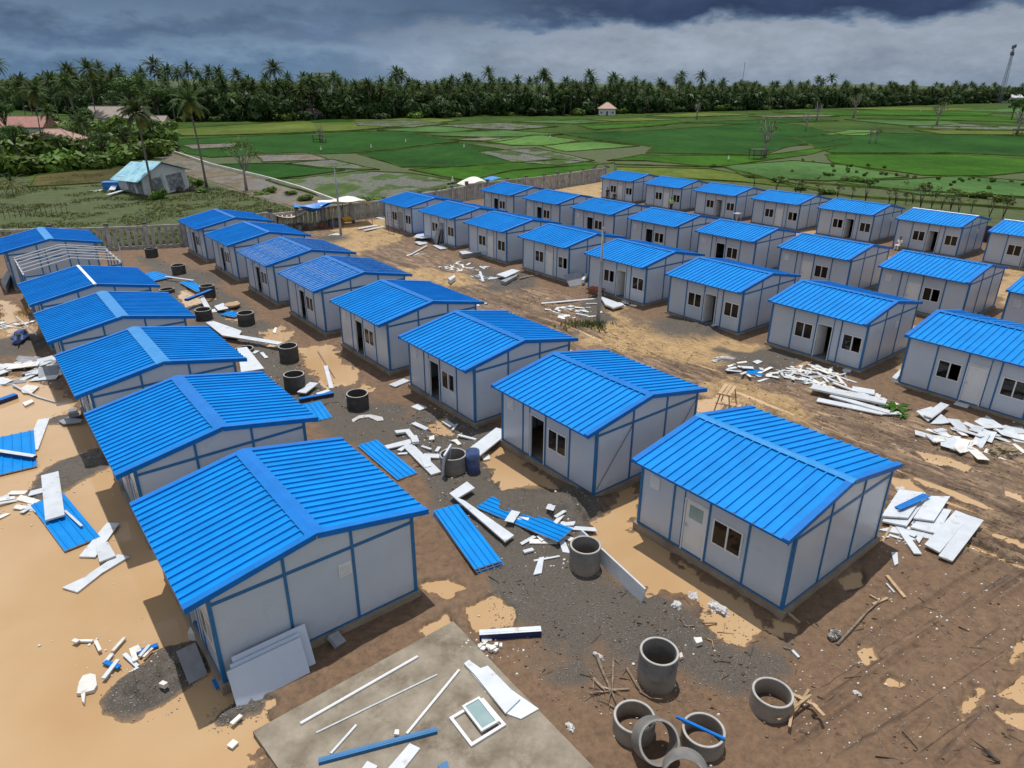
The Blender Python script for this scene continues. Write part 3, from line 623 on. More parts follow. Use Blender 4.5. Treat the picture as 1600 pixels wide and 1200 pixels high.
# ------------------------------------------------------------------ rice fields out to the horizon
def field_mat(name, dark, light, rough=.9, patch=None, spec=.06, sc=.05):
    m, n, l, b = new_mat(name)
    tcn = n.new('ShaderNodeTexCoord'); mp_ = n.new('ShaderNodeMapping'); mp_.inputs['Scale'].default_value = (1, .6, 1); l.new(tcn.outputs['Object'], mp_.inputs['Vector'])
    t1 = n.new('ShaderNodeTexNoise'); t1.inputs['Scale'].default_value = sc; t1.inputs['Detail'].default_value = 5; l.new(mp_.outputs[0], t1.inputs['Vector'])
    t2 = n.new('ShaderNodeTexNoise'); t2.inputs['Scale'].default_value = 1.6; t2.inputs['Detail'].default_value = 5; t2.inputs['Roughness'].default_value = .7; l.new(tcn.outputs['Object'], t2.inputs['Vector'])
    t4 = n.new('ShaderNodeTexNoise'); t4.inputs['Scale'].default_value = .35; t4.inputs['Detail'].default_value = 6; t4.inputs['Roughness'].default_value = .65; l.new(mp_.outputs[0], t4.inputs['Vector'])
    f = math_node(n, l, 'ADD', math_node(n, l, 'ADD', math_node(n, l, 'MULTIPLY', t1.outputs['Fac'], .4), math_node(n, l, 'MULTIPLY', t4.outputs['Fac'], .3)), math_node(n, l, 'MULTIPLY', t2.outputs['Fac'], .3))
    rp = n.new('ShaderNodeValToRGB'); l.new(f, rp.inputs[0]); ramp_set(rp, [(.40, tuple(v * .72 for v in dark)), (.5, tuple((a_ + b_) / 2 for a_, b_ in zip(dark, light))), (.60, tuple(v * 1.22 for v in light))])
    c = rp.outputs[0]
    if patch:
        t3 = n.new('ShaderNodeTexNoise'); t3.inputs['Scale'].default_value = .16; t3.inputs['Detail'].default_value = 6; t3.inputs['Roughness'].default_value = .6; l.new(mp_.outputs[0], t3.inputs['Vector'])
        mr = n.new('ShaderNodeMapRange'); mr.inputs['From Min'].default_value = .46; mr.inputs['From Max'].default_value = .56; l.new(t3.outputs['Fac'], mr.inputs['Value'])
        mx = n.new('ShaderNodeMix'); mx.data_type = 'RGBA'; l.new(mr.outputs[0], mx.inputs['Factor']); l.new(c, mx.inputs['A']); mx.inputs['B'].default_value = (*patch, 1); c = mx.outputs['Result']
        rr = n.new('ShaderNodeMapRange'); rr.inputs['To Min'].default_value = rough; rr.inputs['To Max'].default_value = .12; l.new(mr.outputs[0], rr.inputs['Value']); l.new(rr.outputs[0], b.inputs['Roughness'])
    else:
        b.inputs['Roughness'].default_value = rough
    l.new(c, b.inputs['Base Color']); b.inputs['Specular IOR Level'].default_value = spec
    bp = n.new('ShaderNodeBump'); bp.inputs['Strength'].default_value = .6; bp.inputs['Distance'].default_value = .2; l.new(t2.outputs['Fac'], bp.inputs['Height']); l.new(bp.outputs[0], b.inputs['Normal'])
field_mat('field_base', (.024, .055, .010), (.044, .078, .014))
field_mat('rice_deep', (.0105, .048, .0055), (.018, .070, .009))
field_mat('rice_bright', (.020, .072, .0045), (.034, .102, .007))
field_mat('rice_pale', (.058, .135, .030), (.085, .170, .042))
field_mat('rice_mint', (.040, .098, .025), (.062, .130, .038))
field_mat('rice_yellow', (.060, .095, .014), (.095, .125, .024))
field_mat('field_wet', (.038, .072, .020), (.062, .095, .030), patch=(.13, .125, .105))
field_mat('field_mud', (.10, .085, .06), (.17, .14, .10), patch=(.14, .13, .115))
field_mat('bund_grass', (.030, .058, .010), (.062, .084, .018), sc=.3)
mb = MB(); mb.add([(-9000, -400, -.12), (9000, -400, -.12), (9000, 12000, -.12), (-9000, 12000, -.12)], [(0, 1, 2, 3)], 'field_base')
tag(mb.build('field_ground'), kind='structure')

field_mat('field_marsh', (.045, .042, .016), (.085, .075, .028))
PADDIES = [
    ('field_marsh', [(-76,111.3),(-70.4,114.6),(-64.2,119.6),(-70.3,133.3),(-76.2,139.5),(-81,132.9),(-84.3,125.9)]),
    ('rice_yellow', [(-122.6,257.8),(-91.3,326.1),(-44.7,363.2),(-24.1,338.7),(-41.5,293.8),(-54.8,259.3),(-83.4,236.7),(-105.9,226.2)]),
    ('rice_deep', [(-99.5,210.5),(-80.3,227.9),(-53.4,252.2),(-35.9,253.5),(-15.9,208.4),(-36.7,171.4),(-56,165.6),(-66.6,159.1),(-76.7,169.3)]),
    ('field_mud', [(-87.8,192.8),(-75.7,200.1),(-71.4,185.7),(-79.6,179.5)]), ('field_mud', [(-59.4,167),(-49.1,172.4),(-39.4,154.8),(-52.3,150.2)]),
    ('field_wet', [(-47.2,146.7),(-39.1,156.2),(-25.7,137.2),(-37.4,138.9)]), ('rice_deep', [(-60.2,144.9),(-47,147.9),(-31.8,135.9),(-37.4,125.9),(-41.9,122.1)]),
    ('field_wet', [(-41.8,120.4),(-36.7,123.2),(-29.2,135),(-19,131.3),(-3.8,114.6),(-8,108.7),(-17.5,97.8),(-22.3,95.4),(-32.7,109.2)]),
    ('field_wet', [(-70.1,322.3),(-47.3,336.4),(-27.5,309.9),(-39,276.3),(-60.7,287.6)]), ('rice_mint', [(-48.1,259.8),(-30.8,290.1),(-11.6,266.4),(-24.2,247.5)]),
    ('field_wet', [(-32.8,289.9),(-6.1,317.2),(17.7,289.7),(-0.4,263.5),(-14.8,274.1)]), ('rice_mint', [(-32,240.4),(-3.9,263.2),(17.8,243.9),(-4.3,224.5),(-22.7,231.9)]),
    ('field_mud', [(-19.3,215.6),(-8.3,227.1),(3.7,230.7),(-4,209.1)]), ('rice_pale', [(-8.7,211.2),(8,240.1),(19.5,215.5),(10.4,196.4),(-0.3,195.8)]),
    ('rice_deep', [(-36.3,169.8),(-15.4,203.7),(-7,191.3),(9.6,158.4),(-10.4,142.3),(-21.7,141.8)]),
    ('rice_bright', [(-19.8,137.5),(11,158.5),(17.9,150.8),(14.5,136.8),(-3.3,116.1),(-9,122.5)]),
    ('field_wet', [(-8.8,176.2),(6,188),(17.5,156),(8.9,145.5),(-0.2,152.6)]), ('rice_pale', [(7,196.2),(22.8,210.7),(34.2,195.7),(13.1,177.3)]),
    ('rice_deep', [(16.7,243.9),(47.9,263.4),(113.6,328.3),(120.1,307.8),(108.4,232),(73.9,195.8),(58.9,171.3),(32.2,174.9),(37.3,193.8),(26.2,215.9)]),
    ('rice_bright', [(29.8,169.9),(58.4,169.7),(96.7,208.1),(69.7,171.9),(41,144.5),(29,156.6),(20.6,156.2)]),
    ('rice_mint', [(43,147),(61.5,158.1),(69.7,148.1),(71.5,129.1),(54,123.1),(42,127)]), ('rice_mint', [(55.9,122.3),(70.6,126.3),(82.1,131.4),(90.8,123.6),(77.8,104.8),(61.8,106.9)]),
    ('rice_deep', [(88.6,230.7),(123.8,258.3),(173.5,242.2),(123,169.7),(110.4,178.9),(78.1,177.3)]), ('rice_bright', [(75.1,173.8),(108.4,175.4),(118.7,163.6),(102.5,140.3),(87,131.6),(75.5,132.1),(68.4,154.4)]),
    ('rice_pale', [(103.9,246.8),(127.8,277.3),(135.9,270.1),(116.3,241.4)]), ('rice_yellow', [(72,399.2),(116.3,451.2),(138.9,424.4),(84.4,377)]), ('rice_mint', [(-0.5,323.3),(29.8,350.4),(47.3,333.5),(26.4,309.6)]),
    ('rice_yellow', [(19.9,336.9),(64.4,374.8),(78.2,348.8),(45.8,333.4)]), ('rice_deep', [(72.8,324.5),(140,368.4),(154.4,350),(95.7,315.8)]), ('field_mud', [(126.6,397.1),(181.4,429.5),(177.3,402.7),(138.8,382.8)]),
    ('rice_mint', [(163.6,363.9),(205.4,348.7),(198.3,300.2),(165.1,306.8)]), ('rice_bright', [(161.2,456.8),(267.6,518.3),(319.7,488.2),(269.4,421.5),(181.2,420.3)]), ('rice_yellow', [(227.5,540.2),(320.8,602.3),(356.1,544.4),(290.6,496.2)]),
    ('rice_bright', [(177,379.4),(253.7,419.8),(270.9,381.9),(241.8,340.2),(213.2,362.2)]), ('field_wet', [(160,297),(197.3,324.9),(211.5,296.7),(199.1,278.9),(171,280.7)]),
    ('rice_yellow', [(150.9,275.1),(191.1,274.3),(180.5,252.2),(148.3,249.9)]), ('field_mud', [(172.2,302.6),(181.7,298.8),(166,276.3),(160.7,279.9)]), ('rice_mint', [(298.3,509.6),(423.8,601.2),(366.4,518.8),(304.2,464.1)]),
    ('rice_yellow', [(20.3,143.6),(38.8,141),(47.1,119.5),(49.8,110.6),(39.2,121.7),(18.6,130.8)]), ('rice_bright', [(57.6,334.5),(78.2,348.8),(75.7,324.8),(53.1,292.6)]),
    ('rice_deep', [(-94.5,337.9),(-78.7,345.9),(-67.9,322.5),(-82.8,304.9)]), ('rice_bright', [(26.5,295),(54.7,317.4),(62.8,302.9),(30.2,269.7)]),
]
for k, (mn, poly) in enumerate(PADDIES):
    # subdivide the outline and let it wander so that edges are not ruled
    pts = []
    for i in range(len(poly)):
        a, b = poly[i], poly[(i + 1) % len(poly)]; d = math.dist(a, b); ns = max(1, int(d / 6))
        for j in range(ns):
            t = j / ns; w = 0.2
            pts.append((a[0] + (b[0] - a[0]) * t + random.uniform(-w, w), a[1] + (b[1] - a[1]) * t + random.uniform(-w, w)))
    z = .10 + .004 * (k % 9)
    mb = MB(); mb.prism(pts, -.3, z, mn)
    tag(mb.build('rice_paddy'), kind='structure')
# grassy banks between the paddies: low ridges that follow their edges
bund = MB()
def bund_line(pts, w, hgt_):
    res = []
    for i in range(len(pts) - 1):
        a, b = Vector((*pts[i], 0)), Vector((*pts[i + 1], 0)); n_ = max(2, int((b - a).length / 5))
        for j in range(n_ + (i == len(pts) - 2)): res.append(a.lerp(b, j / n_))
    vs, fs = [], []
    for i, q in enumerate(res):
        d = (res[min(i + 1, len(res) - 1)] - res[max(i - 1, 0)]).normalized(); s_ = Vector((-d.y, d.x, 0))
        ww = w * random.uniform(.6, 1.4); hh = hgt_ * random.uniform(.6, 1.3); off = s_ * random.uniform(-.25, .25)
        for k_, (o_, z_) in enumerate(((-1, -.2), (-.45, 1), (.45, 1), (1, -.2))):
            vs.append(q + off + s_ * (ww * o_) + Vector((0, 0, .12 + hh * z_ if z_ > 0 else -.1)))
    for i in range(len(res) - 1):
        for k_ in range(3): fs.append((i * 4 + k_, (i + 1) * 4 + k_, (i + 1) * 4 + k_ + 1, i * 4 + k_ + 1))
    bund.add(vs, fs, 'bund_grass')
for mn, poly in PADDIES:
    far = sum(p[1] for p in poly) / len(poly)
    bund_line(poly + poly[:1], .28 if far < 200 else .40, .14 if far < 200 else .18)
for ln in ([(20.9,148.4),(42.3,144.6),(45.9,116.3),(50.4,105.3),(69.8,93.4)], [(6.6,124.8),(19,143.6)], [(18.1,127.1),(37,102.4)], [(-10.6,115.9),(-0.2,136.2),(21.3,151)], [(48.9,121.2),(64,111),(76.9,103.6)]):
    bund_line(ln, .45, .22)
tag(bund.build('paddy_bund'), kind='structure')
tag(MB().prism(ROAD_OUT, -.2, .085, 'field_mud').build('dirt_road'), kind='structure')
# low white kerb wall along the road
kb = MB(); kp = [(-87.6,181),(-60.4,143.7),(-41.9,122.1),(-33.1,110.6),(-23.8,96.5)]
kerb = empty('kerb_wall', (kp[0][0], kp[0][1], 0), 0, 'low white concrete kerb wall along the dirt road beside the paddies', 'kerb')
o0 = Vector((*kp[0], 0))
for i in range(len(kp) - 1):
    a, b = Vector((*kp[i], 0)), Vector((*kp[i + 1], 0)); L_ = (b - a).length; ang = math.atan2((b - a).y, (b - a).x); ns = max(1, round(L_ / 6))
    me_ = MB().box((0, -.12, -.1), (L_ / ns - .06, .12, .5), 'kerb_white').mesh('kerb_block')
    for j in range(ns):
        o = link_mesh('kerb_block', me_, kerb, a.lerp(b, j / ns) - o0, ang)

# distant low hills
hill = MB()
for (d, x0, x1, hh, sd) in ((3600, -3600, -900, 40, 3), (4200, -900, 1100, 34, 5), (4600, 1100, 4200, 30, 9)):
    n_ = 60; vs = []; fs = []
    for i in range(n_ + 1):
        xx = x0 + (x1 - x0) * i / n_; e = math.sin(math.pi * i / n_) ** .5
        z = hh * e * (0.75 + .5 * float(fbm(np.array([xx]), np.array([0.0]), .003, 4, sd)[0]))
        vs += [(xx, d, -1), (xx, d + 250, z), (xx, d + 900, -1)]
    for i in range(n_):
        for k_ in range(2): fs.append((i * 3 + k_, (i + 1) * 3 + k_, (i + 1) * 3 + k_ + 1, i * 3 + k_ + 1))
    hill.add(vs, fs, 'tree_leaf')
tag(hill.build('hills', smooth=True), kind='structure')

# ------------------------------------------------------------------ prefab cabins
PL, HE, HR, SP, LN_, WX, WY = 0.32, 3.12, 0.69, 3.56, 3.0, 3.0, 2.95
TH = 0.06
def roof_z(u): return HE + (SP - abs(u)) * HR / SP          # top of the roof sheet
BEAM = 2.93
MESHES = {}
def shared(key, fn):
    if key not in MESHES: MESHES[key] = fn()
    return MESHES[key]

def roof_panel_mesh(side, matname):
    """one sandwich sheet one metre wide: three ribs, body and underside"""
    mb = MB(); prof = [(0.002, 0)]
    for k in range(3):
        c = 1 / 6 + k / 3
        prof += [(c - .038, 0), (c - .026, .056), (c + .026, .056), (c + .038, 0)]
    prof += [(.998, 0)]
    n = len(prof); vs = []
    for u in (0.05, SP):
        for y, h in prof: vs.append((side * u, y, roof_z(u) + h))
    for u in (0.05, SP):
        for y in (0.002, .998): vs.append((side * u, y, roof_z(u) - .055))
    fs = [(i, i + 1, n + i + 1, n + i) for i in range(n - 1)]
    mb.add(vs, fs if side < 0 else [q[::-1] for q in fs], matname)
    b0 = 2 * n
    mb._more(0, [(b0, b0 + 1, b0 + 3, b0 + 2), (0, n, b0 + 2, b0), (n - 1, b0 + 1, b0 + 3, 2 * n - 1), tuple(range(n, 2 * n)) + (b0 + 3, b0 + 2), tuple(range(n - 1, -1, -1)) + (b0, b0 + 1)], 'white_wall')
    return mb.mesh('roof_panel')

def ridge_mesh(matname, hw):
    mb = MB(); vs = []
    ys = [-3.03 + 6.06 * i / 12 for i in range(13)]
    rnd = random.Random(5)
    for y in ys:
        for u in (-hw, -hw * .52, 0, hw * .52, hw):
            z = roof_z(u) + (.066 if abs(u) < hw else .060) + rnd.uniform(-.004, .004)
            vs.append((u, y, z))
    for y in (ys[0], ys[-1]):
        for u in (-hw, 0, hw): vs.append((u, y, roof_z(u) + .005))
    fs = [(i * 5 + k, i * 5 + k + 1, (i + 1) * 5 + k + 1, (i + 1) * 5 + k) for i in range(12) for k in range(4)]
    fs = [q[::-1] for q in fs]
    fs += [(0, 65, 66, 2, 1), (2, 66, 67, 4, 3), (60, 61, 62, 69, 68), (62, 63, 64, 70, 69)]
    mb.add(vs, fs, matname); return mb.mesh('ridge_cap')

def roof_trim_mesh(side, end):
    """folded edge trim on a gable: top strip and fascia"""
    mb = MB(); y0, y1 = (end * 3.022, end * 2.80)
    vs = []
    for u in (0.02, SP + .01):
        z = roof_z(u)
        vs += [(side * u, y1, z + .060), (side * u, y0, z + .062), (side * u, y0, z - .115), (side * u, y0 - end * .018, z - .115), (side * u, y0 - end * .018, z + .012), (side * u, y1, z + .012)]
    fs = [(i, (i + 1) % 6, 6 + (i + 1) % 6, 6 + i) for i in range(6)] + [(5, 4, 3, 2, 1, 0), (6, 7, 8, 9, 10, 11)]
    if side * end > 0: fs = [q[::-1] for q in fs]
    mb.add(vs, fs, 'blue_trim'); return mb.mesh('roof_trim')

def eave_trim_mesh(side):
    mb = MB(); mb.box((side * (SP + .004) - (.012 if side > 0 else 0), -2.995, HE - .075), (side * (SP + .004) + (0 if side > 0 else .012), 2.995, HE - .004), 'blue_trim'); return mb.mesh('eave_trim')

def slab_box(key, lo, hi, m):
    return shared((key, lo, hi, m), lambda: MB().box(lo, hi, m).mesh(key))

def window_parts(parent, xf, variant):
    """window in a wall whose outside looks along local -y; origin at the middle of the sill"""
    w, h = .56, .96
    fr = MB(); d0, d1 = -.035, .05
    for lo, hi in (((-w, d0, 0), (w, d1, .05)), ((-w, d0, h - .05), (w, d1, h)), ((-w, d0, .05), (-w + .05, d1, h - .05)), ((w - .05, d0, .05), (w, d1, h - .05)), ((-.03, d0 + .004, .05), (.03, d1, h - .05))):
        fr.box(lo, hi, 'white_frame')
    o = link_mesh('window', shared('window_frame', lambda: fr.mesh('window')), parent); o.matrix_local = xf
    for k, (a, b_) in enumerate(((-w + .05, -.03), (.03, w - .05))):
        if variant % 3 == 1 and k == 1: continue            # that sash is slid open
        pm = shared(('pane', k), lambda: MB().box((a, -.012 + .012 * k, .05), (b_, -.004 + .012 * k, h - .05), 'glass_dark').mesh('pane'))
        link_mesh('pane', pm, o)
    if variant % 3 == 1:                                     # both sashes behind each other
        pm = shared('pane_slid', lambda: MB().box((-w + .06, .012, .05), (-.03, .020, h - .05), 'glass_dark').mesh('pane')); link_mesh('pane', pm, o)
    return o

def wall_piece(parent, xf, poly, t=TH, m='white_wall', name='wall_panel'):
    """flat panel: outline in the wall plane (x to the right seen from outside, z up); outside looks along local -y"""
    key = ('wall', tuple((round(a, 3), round(b, 3)) for a, b in poly), m)
    def mk():
        mb = MB(); n = len(poly)
        vs = [(a, 0, b) for a, b in poly] + [(a, t, b) for a, b in poly]
        fs = [tuple(range(n)), tuple(range(2 * n - 1, n - 1, -1))] + [((i + 1) % n, i, n + i, n + (i + 1) % n) for i in range(n)]
        return mb.add(vs, fs, m).mesh(name)
    o = link_mesh(name, shared(key, mk), parent); o.matrix_local = xf; return o

def vent_mesh():
    mb = MB(); mb.box((-.2, -.03, -.22), (.2, .0, .22), 'white_frame')
    for k in range(7): mb.box((-.16, -.05, -.18 + k * .052), (.16, -.031, -.155 + k * .052), 'white_frame')
    return mb.mesh('vent')

def cabin(name, x, y, front='right_window', door='open', roof='blue_roof', ridge='blue_trim', hw=.19, gable_vent=None, braces=False, seed=0, label='', wall=True):
    rnd = random.Random(seed)
    root = empty(name, (x, y, 0), YAW + R(rnd.uniform(-.4, .4)), label, 'cabin', 'blue roofed cabins set out in rows')
    link_mesh('plinth', slab_box('plinth', (-3.12, -3.08, -.35), (3.12, 3.08, PL), 'concrete_raw'), root)
    # roof
    for s in (-1, 1):
        me = shared(('roof', s, roof), lambda: roof_panel_mesh(s, roof))
        for k in range(6):
            link_mesh('roof_panel', me, root, (0, -3 + k, rnd.uniform(-.006, .006)))
        link_mesh('eave_trim', shared(('eave', s), lambda: eave_trim_mesh(s)), root)
        for e in (-1, 1):
            link_mesh('roof_trim', shared(('trim', s, e), lambda: roof_trim_mesh(s, e)), root)
    link_mesh('ridge_cap', shared(('ridge', ridge, hw), lambda: ridge_mesh(ridge, hw)), root)
    # gables: three lower panels, beam, three upper pieces
    for e in (-1, 1):
        xf = Matrix.Translation((0, e * WY, 0)) @ Matrix.Rotation(0 if e < 0 else math.pi, 4, 'Z')
        for k in range(3):
            a = -WX + 2 * k + .0; b = a + 2
            wall_piece(root, xf, [(a + .02, PL + .06), (b - .02, PL + .06), (b - .02, BEAM - .05), (a + .02, BEAM - .05)])
            pts = [(a + .02, BEAM + .05), (b - .02, BEAM + .05), (b - .02, roof_z(b) - .06)] + ([(0, roof_z(0) - .06)] if k == 1 else []) + [(a + .02, roof_z(a) - .06)]
            wall_piece(root, xf, pts)
        o = link_mesh('beam', shared('gable_beam', lambda: MB().box((-WX, -.022, BEAM - .05), (WX, TH, BEAM + .05), 'blue_steel').mesh('beam')), root); o.matrix_local = xf
        o = link_mesh('bottom_rail', shared('gable_rail', lambda: MB().box((-WX, -.018, PL + .002), (WX, TH, PL + .06), 'blue_steel').mesh('bottom_rail')), root); o.matrix_local = xf
        for px in (-1, 1):
            o = link_mesh('post', shared(('gpost', px), lambda: MB().box((px - .04, -.03, PL + .06), (px + .04, TH, roof_z(1) - .06), 'blue_steel').mesh('post')), root); o.matrix_local = xf
        if gable_vent is not None and e < 0:
            o = link_mesh('vent', shared('vent', vent_mesh), root); o.matrix_local = xf @ Matrix.Translation((gable_vent, 0, 2.28))
        if braces and e < 0:
            for (p, q) in (((-2.9, .55), (-1.05, 2.85)), ((2.9, 2.85), (1.05, .55))):
                bm_ = MB().tube([(p[0], -.05, p[1]), (q[0], -.05, q[1])], .014, 'steel_dark', 6)
                o = bm_.build('brace_rod', root); o.matrix_local = xf
    # long walls: four bays each
    for s in (-1, 1):
        xf = Matrix.Translation((s * WX, 0, 0)) @ Matrix.Rotation(-math.pi / 2 if s < 0 else math.pi / 2, 4, 'Z')
        top = roof_z(WX) - .065
        bay = 2 * WY / 4; z0 = PL + .06
        xs = [-WY + bay * k for k in range(5)]
        posts = xs[1:4]
        def full(a, b): wall_piece(root, xf, [(a + .02, z0), (b - .02, z0), (b - .02, top), (a + .02, top)])
        def win(a, b, v):
            c = (a + b) / 2; zs = PL + .92; zt = zs + .96; w = .56
            for r_ in ([(a + .02, z0), (b - .02, z0), (b - .02, zs), (a + .02, zs)], [(a + .02, zt), (b - .02, zt), (b - .02, top), (a + .02, top)], [(a + .02, zs), (c - w, zs), (c - w, zt), (a + .02, zt)], [(c + w, zs), (b - .02, zs), (b - .02, zt), (c + w, zt)]):
                wall_piece(root, xf, r_)
            window_parts(root, xf @ Matrix.Translation((c, 0, zs)), v)
        def doorbay(a, b, door_first):
            dw = .96; dt = PL + 2.08
            da = a + .04 if door_first else b - .04 - dw; db = da + dw
            # piece above the door and the narrow piece beside it
            if door_first:
                wall_piece(root, xf, [(a + .02, dt), (db + .03, dt), (db + .03, top), (a + .02, top)]); full(db + .03, b); thin = db + .03
            else:
                wall_piece(root, xf, [(da - .03, dt), (b - .02, dt), (b - .02, top), (da - .03, top)]); full(a, da - .03); thin = da - .03
            o = link_mesh('post', shared(('thin', round(thin, 3)), lambda: MB().box((thin - .018, -.02, z0), (thin + .018, TH, top), 'blue_steel').mesh('post')), root); o.matrix_local = xf
            fr = shared(('doorframe', round(da, 3)), lambda: MB().box((da, -.03, PL), (da + .05, TH, dt), 'white_frame').box((db - .05, -.03, PL), (db, TH, dt), 'white_frame').box((da + .05, -.03, dt - .05), (db - .05, TH, dt), 'white_frame').mesh('door_frame'))
            f_ = link_mesh('door_frame', fr, root); f_.matrix_local = xf
            def leaf():
                mb = MB(); w_ = dw - .12
                if door == 'closed_glazed':
                    mb.box((0, 0, .02), (w_, .045, 1.38), 'door_white').box((0, 0, 1.38), (.14, .045, 2.0), 'door_white').box((w_ - .14, 0, 1.38), (w_, .045, 2.0), 'door_white').box((.14, 0, 1.9), (w_ - .14, .045, 2.0), 'door_white').box((.14, .015, 1.38), (w_ - .14, .03, 1.9), 'glass_pale')
                else:
                    mb.box((0, 0, .02), (w_, .045, 2.0), 'door_white')
                for zz in (.25, 1.05):
                    if door != 'closed_glazed' or zz < 1: mb.box((.12, -.008, zz), (w_ - .12, -.001, zz + .62 if zz < 1 else zz + .75), 'white_frame')
                return mb.mesh('door')
            lf = link_mesh('door', shared(('leaf', door == 'closed_glazed'), leaf), root)
            hd = shared('handle', lambda: MB().box((.03, -.05, .98), (.07, -.009, 1.12), 'steel_galv').box((.04, -.075, 1.04), (.16, -.05, 1.07), 'steel_galv').mesh('handle'))
            if door.startswith('closed'):
                lf.matrix_local = xf @ Matrix.Translation((da + .06, .0, PL))
            elif door == 'open':                    # leaf swung in, hinged on the far jamb
                lf.matrix_local = xf @ Matrix.Translation((da + .06, .06, PL)) @ Matrix.Rotation(R(79 + rnd.uniform(-5, 5)), 4, 'Z')
            else:                                   # leaf folded right back: dark doorway
                lf.matrix_local = xf @ Matrix.Translation((db - .06, .10, PL)) @ Matrix.Rotation(R(88), 4, 'Z')
            link_mesh('handle', hd, lf)
        if s < 0 and front == 'two_windows':
            full(xs[0], xs[1]); win(xs[1], xs[2], seed); doorbay(xs[2], xs[3], True); win(xs[3], xs[4], seed + 2)
        elif s < 0 and front == 'right_window':
            full(xs[0], xs[1]); doorbay(xs[1], xs[2], False); win(xs[2], xs[3], seed); full(xs[3], xs[4])
            o = link_mesh('vent', shared('notice_vent', lambda: MB().box((-.2, -.03, -.24), (.2, 0, .24), 'white_frame').box((-.16, -.036, -.2), (.16, -.031, .2), 'panel_white').mesh('vent')), root); o.matrix_local = xf @ Matrix.Translation((xs[0] + .62, 0, 2.32))
        else:
            for k in range(4): full(xs[k], xs[k + 1])
        for p in posts:
            o = link_mesh('post', shared(('wpost', round(p, 3)), lambda: MB().box((p - .035, -.026, z0), (p + .035, TH, top), 'blue_steel').mesh('post')), root); o.matrix_local = xf
        o = link_mesh('bottom_rail', shared('long_rail', lambda: MB().box((-WY + .012, -.018, PL + .002), (WY - .012, TH - .002, PL + .06), 'blue_steel').mesh('bottom_rail')), root); o.matrix_local = xf
        for e in (-1, 1):
            lo = (s * (WX + .035) - (.105 if s > 0 else 0), e * (WY + .035) - (.105 if e > 0 else 0), PL + .004)
            link_mesh('corner_post', slab_box('corner_post', lo, (lo[0] + .105, lo[1] + .105, roof_z(WX) - .075), 'blue_steel'), root)
    return root

def along(p, d): return (p[0] + UX[0] * d, p[1] + UX[1] * d)
A1, B1, C2, D2, E2 = (-7.21, 17.99), (8.87, 20.91), (20.28, 40.50), (31.34, 49.41), (42.66, 69.17)
rows = []
for k, d in enumerate([0, 8.09, 16.15, 24.43, 32.47]): rows.append(('A', k, along(A1, d)))
rows.append(('A', 6, (-38.36, 56.6)))
for k, d in enumerate([0, 8.2, 16.25, 24.47, 32.8, 41.2, 49.7, 58.15]): rows.append(('B', k, along(B1, d)))
for k, d in enumerate([-8.1, 0, 8.04, 16.11, 24.35, 32.6, 40.8, 49.07]): rows.append(('C', k, along(C2, d)))
for k, d in enumerate([-8.2, 0, 8.2, 16.45, 24.7, 32.9, 41.1, 49.3]): rows.append(('D', k, along(D2, d)))
for k, d in enumerate([-8.2, 0, 8.24, 16.47, 24.7, 32.95, 41.18]): rows.append(('E', k, along(E2, d)))
